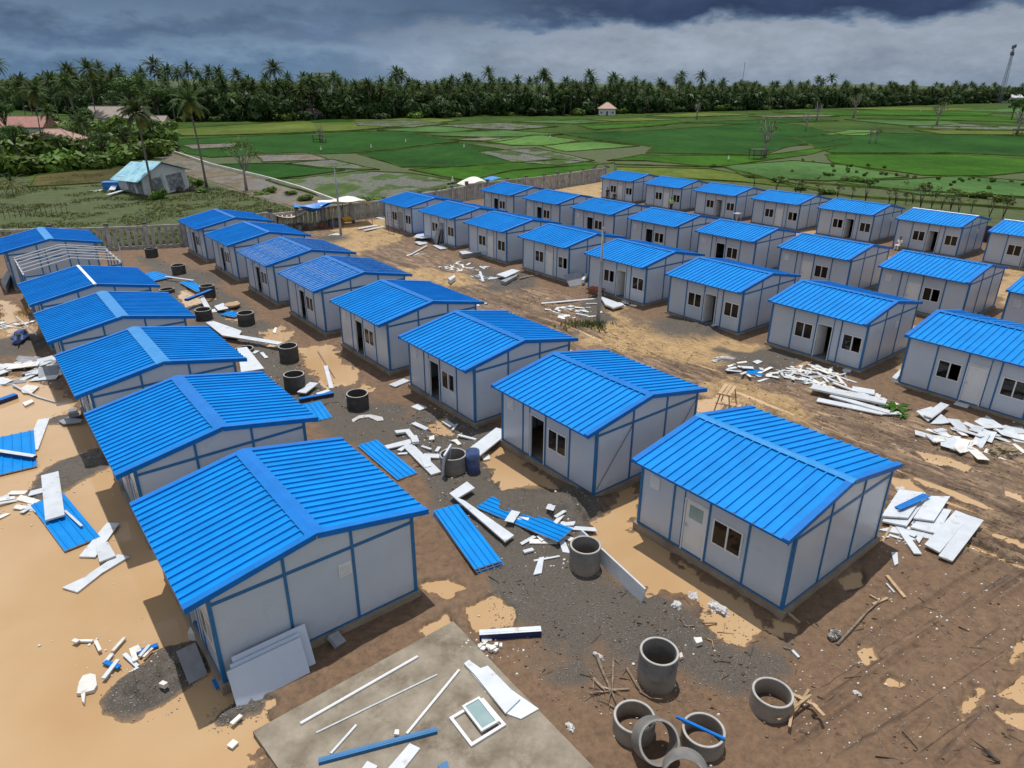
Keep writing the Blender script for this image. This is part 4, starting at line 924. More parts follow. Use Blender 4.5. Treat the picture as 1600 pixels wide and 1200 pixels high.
SETUP = {
    'A': [('nearest cabin at lower left with white panels leaning on its vented gable', dict(gable_vent=.72, ridge='blue_trim', hw=.26)),
          ('second cabin of the flooded left row, blue sheet lying past its right eave', dict(hw=.26)),
          ('third cabin of the flooded left row, big white boards past its eave', dict(ridge='ridge_metal', hw=.30)),
          ('fourth cabin of the left row with a wide pale blue ridge', dict(ridge='ridge_metal', hw=.30)),
          ('cabin of the left row with a thin white open ridge, before the bare steel frame', dict(ridge='ridge_pale', hw=.09)), None,
          ('farthest cabin of the left row, behind the bare steel frame near the fence', dict(ridge='ridge_metal', hw=.30))],
    'B': [('nearest middle cabin with a closed glazed white door and flooded plinth', dict(door='closed_glazed', ridge='ridge_metal')),
          ('second cabin of the middle row, crossed brace rods on its gable, dark doorway', dict(door='dark', braces=True)),
          ('third cabin of the middle row, with the concrete rings before its dark doorway', dict(door='dark')),
          ('fourth cabin of the middle row, next to the wide puddle in the lane', dict(door='dark', roof='blue_roof')),
          ('fifth cabin of the middle row, its wet roof glinting white all over', dict(door='dark', roof='blue_roof_wet')),
          ('sixth cabin of the middle row, glinting wet roof behind the brightest one', dict(door='dark', roof='blue_roof_wet')),
          ('seventh cabin of the middle row, second from the fence end', dict(door='dark')),
          ('last cabin of the middle row, nearest to the concrete fence', dict(door='dark'))],
    'C': [('cabin at the right edge above the scrap heaps, closed door between two windows', dict(door='closed')),
          ('cabin with open door and two windows behind the heap of white shreds', dict(door='open', gable_vent=.6)),
          ('cabin with open door beside the dark gravel heap right of the grey pole', dict(door='open')),
          ('cabin with open door directly behind the grey pole', dict(door='open')),
          ('cabin with closed white door left of the grey pole, tilted board at its corner', dict(door='closed')),
          ('cabin with closed white door beside the stack of boards across the lane', dict(door='closed')),
          ('cabin with blue and white sheets leaning beside its open door', dict(door='open')),
          ('cabin with a rusty ladder frame before its door, at the tarp shelter', dict(door='open'))],
    'D': [('cabin cut by the right edge in the fourth row, vent on its blank panel', dict(door='closed')),
          ('second cabin from the right in the fourth row, closed white door and dark window', dict(door='closed')),
          ('cabin with the concrete ring standing before its window in the fourth row', dict(door='closed')),
          ('cabin with dark doorway behind the one beside the gravel heap', dict(door='dark')),
          ('cabin with dark doorway in the fourth row right of the pole top', dict(door='dark')),
          ('cabin with dark doorway behind the top of the grey pole', dict(door='dark')),
          ('seventh cabin of the fourth row, second from its fence end', dict(door='dark')),
          ('last cabin of the fourth row beside the white umbrella shelter', dict(door='dark'))],
    'E': [('cabin cut by the right edge in the back row, beside the brown fence gap', dict(door='open', ridge='ridge_pale', hw=.14)),
          ('back row cabin with a pale ridge and a man in white sitting before it', dict(door='open', ridge='ridge_pale', hw=.14, gable_vent=.9)),
          ('back row cabin with open door, third from the right', dict(door='open', gable_vent=.9)),
          ('back row cabin with closed white door and two windows, fourth from the right', dict(door='closed')),
          ('back row cabin with open door, third from the sandy yard', dict(door='open')),
          ('back row cabin with the worker in lime vest before it', dict(door='closed')),
          ('farthest cabin of the back row beside the sandy yard, two dark figures before it', dict(door='closed'))],
}
for i, (rw, k, p) in enumerate(rows):
    lab, kw = SETUP[rw][k]
    kw = dict(kw); kw.setdefault('front', 'two_windows' if rw in 'ACE' else 'right_window')
    cabin('prefab_cabin', p[0], p[1], seed=i + 11, label=lab, **kw)

# the steel frame of a cabin that has no roof yet
fx, fy = along(A1, 41.2)
fr = empty('cabin_frame', (fx, fy, 0), YAW, 'bare steel frame of an unfinished cabin with open roof bars', 'cabin frame')
link_mesh('plinth', slab_box('plinth', (-3.12, -3.08, -.35), (3.12, 3.08, PL), 'concrete_raw'), fr)
for xx in (-3, -1, 1, 3):
    for yy in (-2.95, 2.95): MB().box((xx - .04, yy - .04, PL), (xx + .04, yy + .04, roof_z(xx) - .08 if abs(xx) < 3 else BEAM + .15), 'blue_steel').build('post', fr)
for xx in (-3, 3):
    for yy in (-1.48, 0, 1.48): MB().box((xx - .035, yy - .035, PL), (xx + .035, yy + .035, BEAM + .05), 'blue_steel').build('post', fr)
    MB().box((xx - .04, -2.9, BEAM + .06), (xx + .04, 2.9, BEAM + .16), 'steel_galv').build('beam', fr)
for yy in (-2.95, 2.95): MB().box((-3, yy - .03, BEAM - .05), (3, yy + .03, BEAM + .05), 'blue_steel').build('beam', fr)
for yy in (-2.7, -1.5, -.4, .8, 1.9, 2.8):
    MB().tube([(-3.05, yy, roof_z(3.05) - .02), (0, yy, roof_z(0) - .02), (3.05, yy, roof_z(3.05) - .02)], .042, 'steel_galv', 6).build('roof_bar', fr)
for k in range(3):
    xf = Matrix.Translation((0, -WY, 0)); a = -WX + 2 * k
    if k != 1: wall_piece(fr, xf, [(a + .05, PL + .05), (a + 1.95, PL + .05), (a + 1.95, BEAM - .06), (a + .05, BEAM - .06)])
for k in range(4):
    xf = Matrix.Translation((-WX, 0, 0)) @ Matrix.Rotation(-math.pi / 2, 4, 'Z'); a = -WY + k * 1.475
    if k != 2: wall_piece(fr, xf, [(a + .05, PL + .05), (a + 1.42, PL + .05), (a + 1.42, BEAM - .06), (a + .05, BEAM - .06)])
MB().tube([(3.2, -2.4, 0), (3.2, -2.4, 4.4)], .035, 'steel_galv', 6).build('prop_pole', fr)

# ------------------------------------------------------------------ loose material lying about
SCRAP_SPOTS = []
def plane_tilt(cx, cy, z, sx, sy): return lambda x, y: z + (x - cx) * sx + (y - cy) * sy

def flat_piece(name, poly, label, cat, z=None, th=.05, m='panel_white', side='foam', tilt=.02, group=None, rise=0.0):
    """a cut piece of board lying on the ground: outline on the ground, real thickness"""
    cx = sum(p[0] for p in poly) / len(poly); cy = sum(p[1] for p in poly) / len(poly)
    if z is None:
        z = max(0.0, max(gz(*p) for p in poly) * .5 + gz(cx, cy) * .5) + .012
    sx, sy = random.uniform(-tilt, tilt), random.uniform(-tilt, tilt)
    loc = [(p[0] - cx, p[1] - cy) for p in poly]
    f0 = plane_tilt(0, 0, 0, sx, sy); f1 = plane_tilt(0, 0, th, sx, sy)
    o = MB().prism(loc, f0, f1, m, side=side).build(name, None, loc=(cx, cy, z + rise))
    SCRAP_SPOTS.append((cx, cy))
    return tag(o, label, cat, group)

def strip(name, a, b, w, label, cat, **kw):
    d = Vector((b[0] - a[0], b[1] - a[1])); n = Vector((-d.y, d.x)).normalized() * (w / 2)
    return flat_piece(name, [(a[0] + n.x, a[1] + n.y), (a[0] - n.x, a[1] - n.y), (b[0] - n.x, b[1] - n.y), (b[0] + n.x, b[1] + n.y)], label, cat, **kw)

def ribbed_mesh(L, w, ribs, m='blue_roof', under='white_wall', th=.05):
    mb = MB(); prof = [(-w / 2, 0)]
    for k in range(ribs):
        c = -w / 2 + w * (k + .5) / ribs
        prof += [(c - .036, 0), (c - .02, .034), (c + .02, .034), (c + .036, 0)]
    prof += [(w / 2, 0)]; n = len(prof)
    vs = [(x_, y_, h_) for x_ in (-L / 2, L / 2) for y_, h_ in prof] + [(x_, y_, -th) for x_ in (-L / 2, L / 2) for y_ in (-w / 2, w / 2)]
    fs = [(i, n + i, n + i + 1, i + 1) for i in range(n - 1)]
    mb.add(vs, fs, m); b0 = 2 * n
    mb._more(0, [(b0, b0 + 1, b0 + 3, b0 + 2), (0, b0, b0 + 2, n), (n - 1, 2 * n - 1, b0 + 3, b0 + 1), tuple(range(n)) + (b0 + 1, b0), tuple(range(2 * n - 1, n - 1, -1)) + (b0 + 2, b0 + 3)], under)
    return mb.mesh('roof_sheet')

def ribbed_sheet(a, b, w, label, ribs=4, z=None, th=.05, m='blue_roof', roll=0.0, pitch=0.0, group=None, cat='roof sheet'):
    cx, cy = (a[0] + b[0]) / 2, (a[1] + b[1]) / 2; L = math.dist(a, b)
    if z is None: z = max(0.0, gz(cx, cy), gz(*a), gz(*b)) + .01
    o = link_mesh('roof_sheet', ribbed_mesh(L, w, ribs, m, th=th), None, (cx, cy, z + th))
    o.rotation_euler = Euler((roll, pitch, math.atan2(b[1] - a[1], b[0] - a[0])))
    SCRAP_SPOTS.append((cx, cy))
    return tag(o, label, cat, group)

def bar(name, a, b, w, h, label, cat, m='white_frame', z=0.0, side=None, group=None, pitch=0.0):
    cx, cy = (a[0] + b[0]) / 2, (a[1] + b[1]) / 2; L = math.dist(a, b)
    mb = MB(); mb.prism([(-L / 2, -w / 2), (L / 2, -w / 2), (L / 2, w / 2), (-L / 2, w / 2)], 0, h, m, side=side)
    # folded lips: a channel, not a solid stick
    mb.box((-L / 2 + .002, -w * .18, h + .001), (L / 2 - .002, w * .18, h + .006), m)
    o = mb.build(name, None, loc=(cx, cy, z)); o.rotation_euler = Euler((0, pitch, math.atan2(b[1] - a[1], b[0] - a[0])))
    return tag(o, label, cat, group)

def stick(name, pts, r, label, cat, m='wood', group=None, zs=None, sides=6, twigs=0):
    c = pts[0]; P = []
    for i, p in enumerate(pts):
        P.append((p[0] - c[0], p[1] - c[1], (zs[i] if zs else max(0, gz(*p)) + r * .9)))
    mb = MB(); n = len(P)
    mb.tube(P, [r * (1 - .45 * i / max(1, n - 1)) for i in range(n)], m, sides)
    for k in range(twigs):
        q = Vector(P[random.randrange(n)]); d = Vector((random.uniform(-1, 1), random.uniform(-1, 1), random.uniform(.05, .5))) * .35
        mb.tube([q, q + d * .6, q + d], [r * .4, r * .3, r * .15], m, 5)
    return tag(mb.build(name, None, smooth=True, loc=(c[0], c[1], 0)), label, cat, group)

def crumple(name, x, y, sx, sy, sz, label, cat, m='bag_white', z=None, seed=1, group=None, sub=4):
    import bmesh
    bm = bmesh.new(); bmesh.ops.create_icosphere(bm, subdivisions=sub, radius=1)
    rnd = random.Random(seed); o_ = Vector((seed * 3.7, seed * 1.3, seed * 2.1))
    for v in bm.verts:
        d = v.co.normalized(); k = .72 + .55 * mnoise.noise(d * 1.3 + o_) + .42 * (abs(mnoise.noise(d * 3.1 + o_)) - .2) + .16 * mnoise.noise(d * 8.0 + o_); v.co = d * max(.25, k)
        v.co.x *= sx; v.co.y *= sy; v.co.z = max(v.co.z * sz, -sz * .35)
    me = bpy.data.meshes.new(name); bm.to_mesh(me); bm.free(); me.materials.append(MAT[m])
    zz = (max(0, gz(x, y)) if z is None else z) + sz * .32
    return tag(link_mesh(name, me, None, (x, y, zz), rnd.uniform(0, 6)), label, cat, group)

def heap(centre, rad, n, size, label, group, cat='scrap', mats=('panel_white', 'foam'), elong=(1.2, 4.0), pile=.12, seed=3, name='panel_scrap', th=.035):
    rnd = random.Random(seed); st = random.getstate(); random.seed(seed)
    for k in range(n):
        r = rad * math.sqrt(rnd.random()); t = rnd.uniform(0, 6.283)
        cx, cy = centre[0] + r * math.cos(t), centre[1] + r * math.sin(t) * .8
        s = size * rnd.uniform(.5, 1.2); e = rnd.uniform(*elong); a = rnd.uniform(0, 3.14); w = s / math.sqrt(e); L = s * math.sqrt(e)
        ca, sa = math.cos(a), math.sin(a); corner = [(-L / 2, -w / 2), (L / 2, -w / 2 * rnd.uniform(.5, 1)), (L / 2 * rnd.uniform(.75, 1), w / 2), (-L / 2 * rnd.uniform(.8, 1), w / 2 * rnd.uniform(.6, 1))]
        poly = [(cx + px * ca - py * sa, cy + px * sa + py * ca) for px, py in corner]
        zz = max(0, gz(cx, cy)) + .008 + .65 * pile * (1 - r / rad) * rnd.random()
        flat_piece(name, poly, label, cat, z=zz, th=th * rnd.uniform(.4, 1.2), m=rnd.choice(mats), side='foam', tilt=.15, group=group)
    random.setstate(st)

# --- sheets and boards between the left and the middle row
q = [(-2.51,22.28),(-0.77,18.81)]
for k in range(3):
    ribbed_sheet((q[0][0] - .03 * (2 - k), q[0][1] - .02 * k), (q[1][0] + .05 * (2 - k), q[1][1]), 1.0, ['lowest blue sheet of the stack of three beside the gravel', 'middle blue sheet of the stack of three beside the gravel', 'topmost blue sheet of the stack of three beside the gravel'][k], z=.10 + .092 * k, group='stack of three blue sheets')
ribbed_sheet([(-1.05,22.64),(-1.02,22.6)][0], [(1.93,20.35)][0], .95, 'blue sheet lying on the white scraps behind the white L shaped board', z=.34, pitch=-.03)
flat_piece('cut_board', [(-2.43,23.03),(-1.8,23.92),(-1.46,23.45),(-2.08,22.72),(-1.81,22.55),(0.1,20.41),(-0.22,20.04)], 'white L shaped board lying across between two blue sheets', 'board', z=.36, th=.07)
strip('cover_strip', [(-0.09,21.1)][0], [(0.17,21.79)][0], .35, 'short shiny white strip across the blue sheet on the scraps', 'strip', z=.46, th=.02)
heap([(1.48,21)][0], 1.3, 16, .55, 'white scrap in the heap beside the tall concrete ring and blue sheet', 'white scraps around the blue sheet', seed=21, pile=.2)
flat_piece('offcut', [(0.74,18.49),(0.96,19.4),(1.14,19.47),(1.02,18.59)], 'white Y shaped offcut on dark gravel below the scrap heap', 'offcut', th=.04)
strip('offcut', [(0.78,19.26)][0], [(1.68,19.51)][0], .08, 'thin white strip over the Y shaped offcut', 'offcut', th=.03)
strip('offcut', [(0.43,19.68)][0], [(0.77,19.83)][0], .16, 'small white block left of the Y shaped offcut', 'offcut', th=.06)
# long panel standing on its edge beside the flood water
a, b = [(2.44,20.35),(4.16,17.25)]
ang = math.atan2(b[1] - a[1], b[0] - a[0]); L_ = math.dist(a, b)
o = MB().box((0, -.035, 0), (L_, .035, .62), 'panel_white').build('standing_panel', None, loc=(a[0], a[1], .02)); o.rotation_euler = Euler((-.12, 0, ang))
tag(o, 'long white panel standing on its edge along the flood water', 'panel')
ribbed_sheet([(-6.58,27.66)][0], [(-4.33,24.74)][0], .95, 'blue sheet lying beside the right eave of the nearest left cabin', z=.14)
strip('board', [(-1.73,26.36)][0], [(-0.41,28.72)][0], .75, 'wide white board bridging from the ring to the cabin wall', 'board', z=.28, th=.07, tilt=.01)
flat_piece('offcut', [(-5.74,27.31),(-4.69,27.92),(-4.49,27.68),(-4.88,26.79),(-5.1,26.9),(-4.79,27.38),(-5.54,27.01)], 'white notched offcut beside the blue sheet', 'offcut', th=.06)
flat_piece('offcut', [(-5.48,28.6),(-4.82,28.8),(-4.41,27.99),(-4.59,27.8),(-4.95,28.48),(-5.35,28.35)], 'white curved offcut bent like an elbow', 'offcut', th=.09)
flat_piece('offcut', [(-4.66,27.92),(-4.35,27.99),(-4.16,27.38),(-4.47,27.32)], 'thick white block end below the bent offcut', 'offcut', th=.14)
strip('offcut', [(-4.67,27.32)][0], [(-3.15,24.9)][0], .48, 'long white offcut with a square step near the middle', 'offcut', th=.08)
flat_piece('offcut', [(-3.97,26.12),(-3.54,26.24),(-3.42,25.42),(-3.68,25.31)], 'white square offcut lying on the long stepped one', 'offcut', th=.07, rise=.09)
strip('offcut', [(-3.87,26.46)][0], [(-3.13,26.41)][0], .34, 'white offcut reaching the ring with the light rim', 'offcut', th=.08)
for nm, pa, pb, w in (('white strip piece above the long offcut', [(-4.45,27.2)][0], [(-4.04,26.68)][0], .12), ('white stick left of the long offcut', [(-5.02,26.62)][0], [(-4.61,26.68)][0], .12), ('small white stick right of the bent offcut', [(-4.05,27.26)][0], [(-3.59,26.97)][0], .12), ('small white slip beside the standing frame', [(-3.35,26.86)][0], [(-3.25,27.27)][0], .16),
                      ('white round rod behind the bridging board', [(-2.49,28.32)][0], [(-1.63,27.89)][0], .14), ('pale strip on the gravel above the rings', [(-4.74,29.6)][0], [(-3.99,28.94)][0], .26), ('white square on the mud by the third middle cabin', [(-4.95,31.67)][0], [(-4.44,31.23)][0], .5), ('white strip lying by the plinth of the third middle cabin', [(-6.48,34.07)][0], [(-5.81,34.95)][0], .5),
                      ('white lath upright in the puddle lane', [(-10.88,37.24)][0], [(-9.76,34.03)][0], .22), ('grey strip below the third middle cabin corner', [(-3.3,30.02)][0], [(-2.84,29.42)][0], .3), ('thin white strip by that grey strip', [(-2.81,29.02)][0], [(-2.64,29.62)][0], .1)):
    strip('offcut', pa, pb, w, nm, 'offcut', th=.06)
flat_piece('foam_piece', [(-3.78,27.93),(-3.57,28.12),(-3.52,27.69),(-3.75,27.63)], 'small white foam square by the bent offcut', 'foam piece', th=.05, m='foam')
flat_piece('foam_piece', [(-2.81,27.88),(-2.52,28),(-2.28,27.52),(-2.42,27.4),(-2.59,27.7)], 'white foam piece shaped like a boot', 'foam piece', th=.05, m='foam')
flat_piece('foam_piece', [(-1.34,26.65),(-1.01,26.88),(-0.94,26.43),(-1.22,26.26)], 'small white panel corner right of the blue drum', 'foam piece', th=.07, m='foam')
flat_piece('plastic_strip', [(-7.8,30.05),(-7.53,30.54),(-6.97,30.62),(-6.35,30.34),(-6.23,29.99),(-6.53,29.92),(-7.04,30.33),(-7.45,30.19),(-7.68,29.77)], 'wavy strip of white plastic below the concrete ring', 'plastic', th=.015, m='bag_white', side='bag_white')
stick('brown_lath', [(-11.95,39.64),(-9.95,35.53)], .04, 'thin brown lath beside the white one in the puddle lane', 'lath', m='driftwood')
# --- beside the second and third left cabin
ribbed_sheet([(-10.27,31.92)][0], [(-9.2,30.03)][0], .95, 'blue sheet lying past the right eave of the second left cabin', z=.12)
bar('channel', [(-10.93,32.06)][0], [(-9.35,32.87)][0], .22, .14, 'dark blue channel beside the second left cabin', 'channel', m='blue_trim', side='navy_film', z=.2)
strip('offcut', [(-11,32.77)][0], [(-10.68,34.1)][0], .5, 'white board beside the dark ring, left of the channel', 'offcut', z=.3, th=.06)
strip('offcut', [(-10.24,32.94)][0], [(-9.72,33.44)][0], .3, 'white board right of the dark blue channel', 'offcut', th=.06)
flat_piece('board', [(-20.7,44.27),(-20.29,44.55),(-17.68,42.63),(-17.52,41.4),(-18.51,41.63)], 'big white pointed board beyond the fourth left cabin', 'board', z=.25, th=.07)
strip('board', [(-18.38,41.51)][0], [(-14.25,39.83)][0], .46, 'long white board laid over to the concrete ring', 'board', z=.42, th=.07, tilt=.0)
flat_piece('board', [(-16.73,39.25),(-16.22,39.47),(-14.06,36.13),(-15.16,35.56)], 'white board sticking out past the third left cabin', 'board', z=.3, th=.06)
strip('offcut', [(-15.69,38.93)][0], [(-15.56,39.37)][0], .3, 'white chip below the long laid board', 'offcut', th=.05)
strip('offcut', [(-15.26,39.16)][0], [(-14.63,38.21)][0], .2, 'white splinter below the long laid board', 'offcut', th=.05)
flat_piece('foam_piece', [(-15.88,43.16),(-16.04,44.2),(-15.87,44.07),(-15.58,42.91)], 'white foam slip standing out on the dark lane', 'foam piece', th=.05, m='foam')
ribbed_sheet([(-31.33,57.69)][0], [(-28.94,55.86)][0], 1.6, 'blue sheet between the left cabins and the rings', ribs=5, z=.2)
ribbed_sheet([(-26.77,54.9)][0], [(-24.16,52.13)][0], .9, 'blue sheet running up to a concrete ring', ribs=3, z=.25)
strip('cover_strip', [(-28.79,55.86)][0], [(-25.96,54.71)][0], .18, 'long thin white strip between two blue sheets', 'strip', z=.42, th=.03)
bar('channel', [(-23.49,47.82)][0], [(-22.72,50.41)][0], .3, .16, 'dark blue channel propped on the dark ring', 'channel', m='blue_trim', side='navy_film', z=.75)
strip('offcut', [(-23.38,49.9)][0], [(-20.9,45.65)][0], .34, 'white board leaning against the dark blue channel', 'offcut', z=.55, th=.06)
ribbed_sheet([(-20.47,46.96)][0], [(-19.26,46.39)][0], .9, 'short blue sheet at the foot of a ring', ribs=3, z=.12)
flat_piece('offcut', [(-21.62,48),(-21.27,48.79),(-20.37,47.41),(-20.93,46.95)], 'white bent sheet on the short blue sheets', 'offcut', z=.3, th=.04)
strip('offcut', [(-20.94,48.17)][0], [(-20.36,49.13)][0], .3, 'white strip over the wooden reel', 'offcut', z=.3, th=.05)
heap([(-21,47.86)][0], 1.0, 6, .5, 'white scrap beside the short blue sheet', 'white scraps at the short blue sheet', seed=33)
# --- left edge, in and beside the flood
ribbed_sheet([(-21.05,25.1)][0], [(-23.3,28.42)][0], 1.75, 'wide weathered blue sheet at the left edge in the flood', ribs=5, z=.05)
bar('channel', [(-22.86,26.62)][0], [(-20.67,26.07)][0], .22, .14, 'white and blue channel lying on the weathered sheet', 'channel', m='panel_white', side='navy_film', z=.17)
strip('board', [(-21.45,26.98)][0], [(-22.9,30.17)][0], .5, 'white stained board above the left gravel island', 'board', th=.06)
ribbed_sheet([(-18.28,23.03)][0], [(-15.26,20.18)][0], 1.15, 'blue sheet in the flood under a white board', ribs=4, z=.05)
strip('board', [(-19.22,24.76)][0], [(-16.99,21.49)][0], .62, 'white board lying on the blue sheet in the flood', 'board', z=.20, th=.07, tilt=.03)
strip('cover_strip', [(-17.06,22.16)][0], [(-15.79,21.1)][0], .09, 'thin white strip on the blue sheet in the flood', 'strip', z=.16, th=.03)
flat_piece('board', [(-15,19.49),(-15.09,21.47),(-14.61,21.43),(-14.41,19.46)], 'white slanted board in the flood near the cabin shadow', 'board', z=.03, th=.06)
flat_piece('board', [(-14.66,19.96),(-14.35,20.19),(-13.66,19.43),(-14.04,19.08)], 'white board lying over two others in the flood', 'board', z=.12, th=.06)
flat_piece('board', [(-14.61,17.88),(-14.19,18.39),(-13.71,19.61),(-13.25,19.51),(-13.72,18.62),(-13.99,17.67)], 'long pale board low in the flood with pointed ends', 'board', z=.02, th=.06)
heap([(-27.63,36.06)][0], 2.4, 46, 1.0, 'white scrap in the big heap at the left edge', 'big scrap heap at the left edge', seed=41, pile=.35, mats=('panel_white', 'panel_white', 'grey_panel', 'foam'))
heap([(-19.51,22.71)][0], 1.4, 17, .5, 'white foam piece near the left gravel island', 'foam pieces at the left gravel island', seed=44, name='foam_piece', cat='foam piece')
heap([(-34.32,44.48)][0], 1.6, 9, .7, 'white scrap by the far left gravel', 'scraps by the far left gravel', seed=45)
bar('channel', [(-26.46,31.74)][0], [(-25.96,32.76)][0], .35, .2, 'dark blue channel at the left edge by the big scrap heap', 'channel', m='blue_trim', side='navy_film', z=.02)
stick('gutter_pipe', [(-27.06,34.17),(-25.99,33.42),(-24.78,32.7),(-23.5,32.08)], .07, 'curved white pipe in the flood below the scrap heap', 'pipe', m='panel_white', zs=[.1, .08, .06, .05])
flat_piece('foam_piece', [(-26.35,33.67),(-26.36,34.26),(-25.54,34.02),(-25.37,33.1),(-25.89,33.17)], 'white notched foam sheet above the curved pipe', 'foam piece', th=.05, m='foam', z=.05)
flat_piece('foam_piece', [(-25.07,31.91),(-24.86,32.3),(-24.58,32.07),(-24.69,31.53)], 'white foam wedge below the curved pipe', 'foam piece', th=.08, m='foam', z=.03)
crumple('crumpled_sheet', *[(-30.39,40.18)][0], .75, .7, .65, 'crumpled blue and white sheet at the left edge', 'sheet', m='plastic_blue', seed=8, sub=2)
flat_piece('metal_sheet', [(-31.43,41.09),(-31.78,42.05),(-30.16,39.95),(-29.9,39.18)], 'white bent end of the crumpled sheet', 'sheet', z=.5, th=.03, tilt=.5)
for k, (pa, pb) in enumerate((([(-33.94,43.16)][0], [(-33.29,44.49)][0]), ([(-34.08,45.17)][0], [(-30.33,41.47)][0]), ([(-33.43,42.91)][0], [(-31.6,42.43)][0]))):
    bar('steel_bar', pa, pb, .07, .06, ['long steel bar by the crumpled sheet', 'steel bar crossing by the crumpled sheet', 'short steel bar by the crumpled sheet'][k], 'bar', m='steel_galv', z=.3 + .05 * k)
flat_piece('grey_board', [(-21.9,29.76),(-21.72,30.25),(-20.84,29.91),(-20.74,29.64),(-21.48,29.43)], 'dark grey broken board at the flooded eave', 'board', z=.1, th=.06, m='grey_panel', side='grey_panel')
flat_piece('grey_board', [(-21.86,30.53),(-21.57,30.75),(-21.12,30.19),(-21.51,30.04)], 'grey box end at the flooded eave', 'board', z=.2, th=.2, m='grey_panel', side='grey_panel')
flat_piece('board', [(-40.63,53.31),(-42.53,57.06),(-41.31,55.63),(-39.18,51.69)], 'grey board standing behind the far left cabin', 'board', z=.2, th=.5, m='grey_panel', side='grey_panel')
# --- lower left corner
LOWER = [([(-11.5,14.69),(-11.47,15.05)], .12, 'panel_white'), ([(-11.49,15.12),(-11.42,15.67)], .1, 'foam'), ([(-12.22,15.54),(-11.84,15.12)], .09, 'foam'), ([(-12.82,15.56),(-12.31,15.56)], .08, 'foam'), ([(-11.52,14.74),(-10.98,14.53)], .13, 'blue_trim'), ([(-11.19,14.1),(-11.15,14.78)], .12, 'panel_white'), ([(-11.12,15.05),(-10.51,14.6)], .11, 'panel_white'), ([(-10.96,15.1),(-10.77,15.27)], .3, 'foam'), ([(-10.94,15.17),(-10.63,14.74)], .14, 'foam'),
         ([(-10.77,15.12),(-10.32,15.42)], .16, 'blue_trim'), ([(-10.62,14.93),(-10.54,15.37)], .1, 'panel_white'), ([(-10.47,14.88),(-10.38,15.22)], .08, 'foam'), ([(-10.55,14.39),(-10.47,14.56)], .12, 'panel_white'), ([(-10.2,13.44),(-9.99,13.42)], .1, 'foam'), ([(-7.13,12.66),(-6.98,12.93)], .12, 'foam'), ([(-6.99,12.17),(-6.82,12.08)], .2, 'foam'), ([(-8.14,14.14),(-7.91,13.85)], .18, 'blue_trim'), ([(-12.86,15.53),(-12.67,15.46)], .12, 'foam')]
for k, (pp, w, mm_) in enumerate(LOWER):
    strip('junk_strip', pp[0], pp[1], w, 'blue or white strip in the line of junk before the gravel island' if k < 14 else 'small loose strip in the flood by the nearest cabin', 'strip', z=.04 + .03 * (k % 3), th=.05, m=mm_, side=mm_, group='junk strips by the lower left gravel island' if k < 14 else 'loose strips by the nearest cabin')
flat_piece('foam_piece', [(-11.66,13.62),(-11.81,14.01),(-11.83,14.23),(-11.66,14.3),(-11.49,14.25),(-11.26,13.9),(-11.25,13.73),(-11.44,13.66),(-11.27,13.31),(-11.36,13.37),(-11.54,13.62)], 'large torn white foam piece floating in the flood', 'foam piece', z=.015, th=.10, m='foam')
flat_piece('foam_piece', [(-9.46,13.74),(-9.4,13.85),(-9.23,13.78),(-9.29,13.68)], 'white stone like lump on the lower gravel island', 'foam piece', th=.14, m='foam')
flat_piece('foam_piece', [(-9.51,15.63),(-9.55,15.86),(-9.38,15.86),(-9.3,15.63)], 'pale block at the plinth of the nearest cabin', 'foam piece', th=.3, m='foam')
a, b = [(-8.81,14),(-8.43,14.34)]; ang = math.atan2(b[1] - a[1], b[0] - a[0])
o = MB().box((0, 0, 0), (math.dist(a, b), .05, .95), 'grey_panel').build('leaning_sheet', None, loc=(a[0], a[1], .05)); o.rotation_euler = Euler((-.75, 0, ang)); tag(o, 'stained pale sheet leaning beside the plinth in the shade', 'sheet')
# panels leaning on the vented gable
rx = Matrix.Translation((A1[0], A1[1], 0)) @ Matrix.Rotation(YAW, 4, 'Z')
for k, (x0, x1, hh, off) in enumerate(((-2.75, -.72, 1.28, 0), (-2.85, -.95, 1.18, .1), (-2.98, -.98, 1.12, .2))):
    o = MB().box((x0, -.04, 0), (x1, 0, hh), 'panel_clean_sky').build('tilted_panel'); tag(o, ['innermost white panel leaning on the vented gable', 'middle white panel leaning on the vented gable', 'outermost white panel leaning on the vented gable'][k], 'panel')
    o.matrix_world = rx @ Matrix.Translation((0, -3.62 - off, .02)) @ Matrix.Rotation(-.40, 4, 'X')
o = MB().box((-.2, -.2, 0), (.2, .2, .12), 'grey_panel').build('grey_box'); o.matrix_world = rx @ Matrix.Translation((.05, -3.3, .22)) @ Euler((.5, .3, .4)).to_matrix().to_4x4(); tag(o, 'small grey block tipped against the vented gable', 'block')

# --- concrete slab with parts laid out on it
slab = [(-6.5,12.42),(-1.76,16.34),(2.43,10.92),(-4.19,9.99)]
tag(MB().prism(slab, -.2, .16, 'concrete_slab').build('slab'), 'bare concrete floor slab with bars and a window frame lying on it', 'slab')
ZS = .163
bar('steel_bar', *[(-5.35,12.63),(-2.65,14.89)], .075, .05, 'longest white bar on the concrete slab', 'bar', z=ZS)
bar('steel_bar', *[(-4.88,12.37),(-2.03,14.25)], .04, .03, 'thin grey bar on the slab, beside the longest one', 'bar', m='steel_galv', z=ZS)
bar('steel_bar', *[(-2.6,12.34),(-1.43,14.41)], .065, .05, 'white bar on the slab ending at the blue channel', 'bar', z=ZS)
bar('steel_bar', *[(-4.37,11.78),(-3.92,12.6)], .06, .04, 'short white bar above the blue channel', 'bar', m='steel_galv', z=ZS)
o = bar('channel', *[(-4.61,11.55),(-1.85,12.44)], .13, .09, 'blue steel channel lying on the concrete slab', 'channel', m='blue_steel', z=ZS)
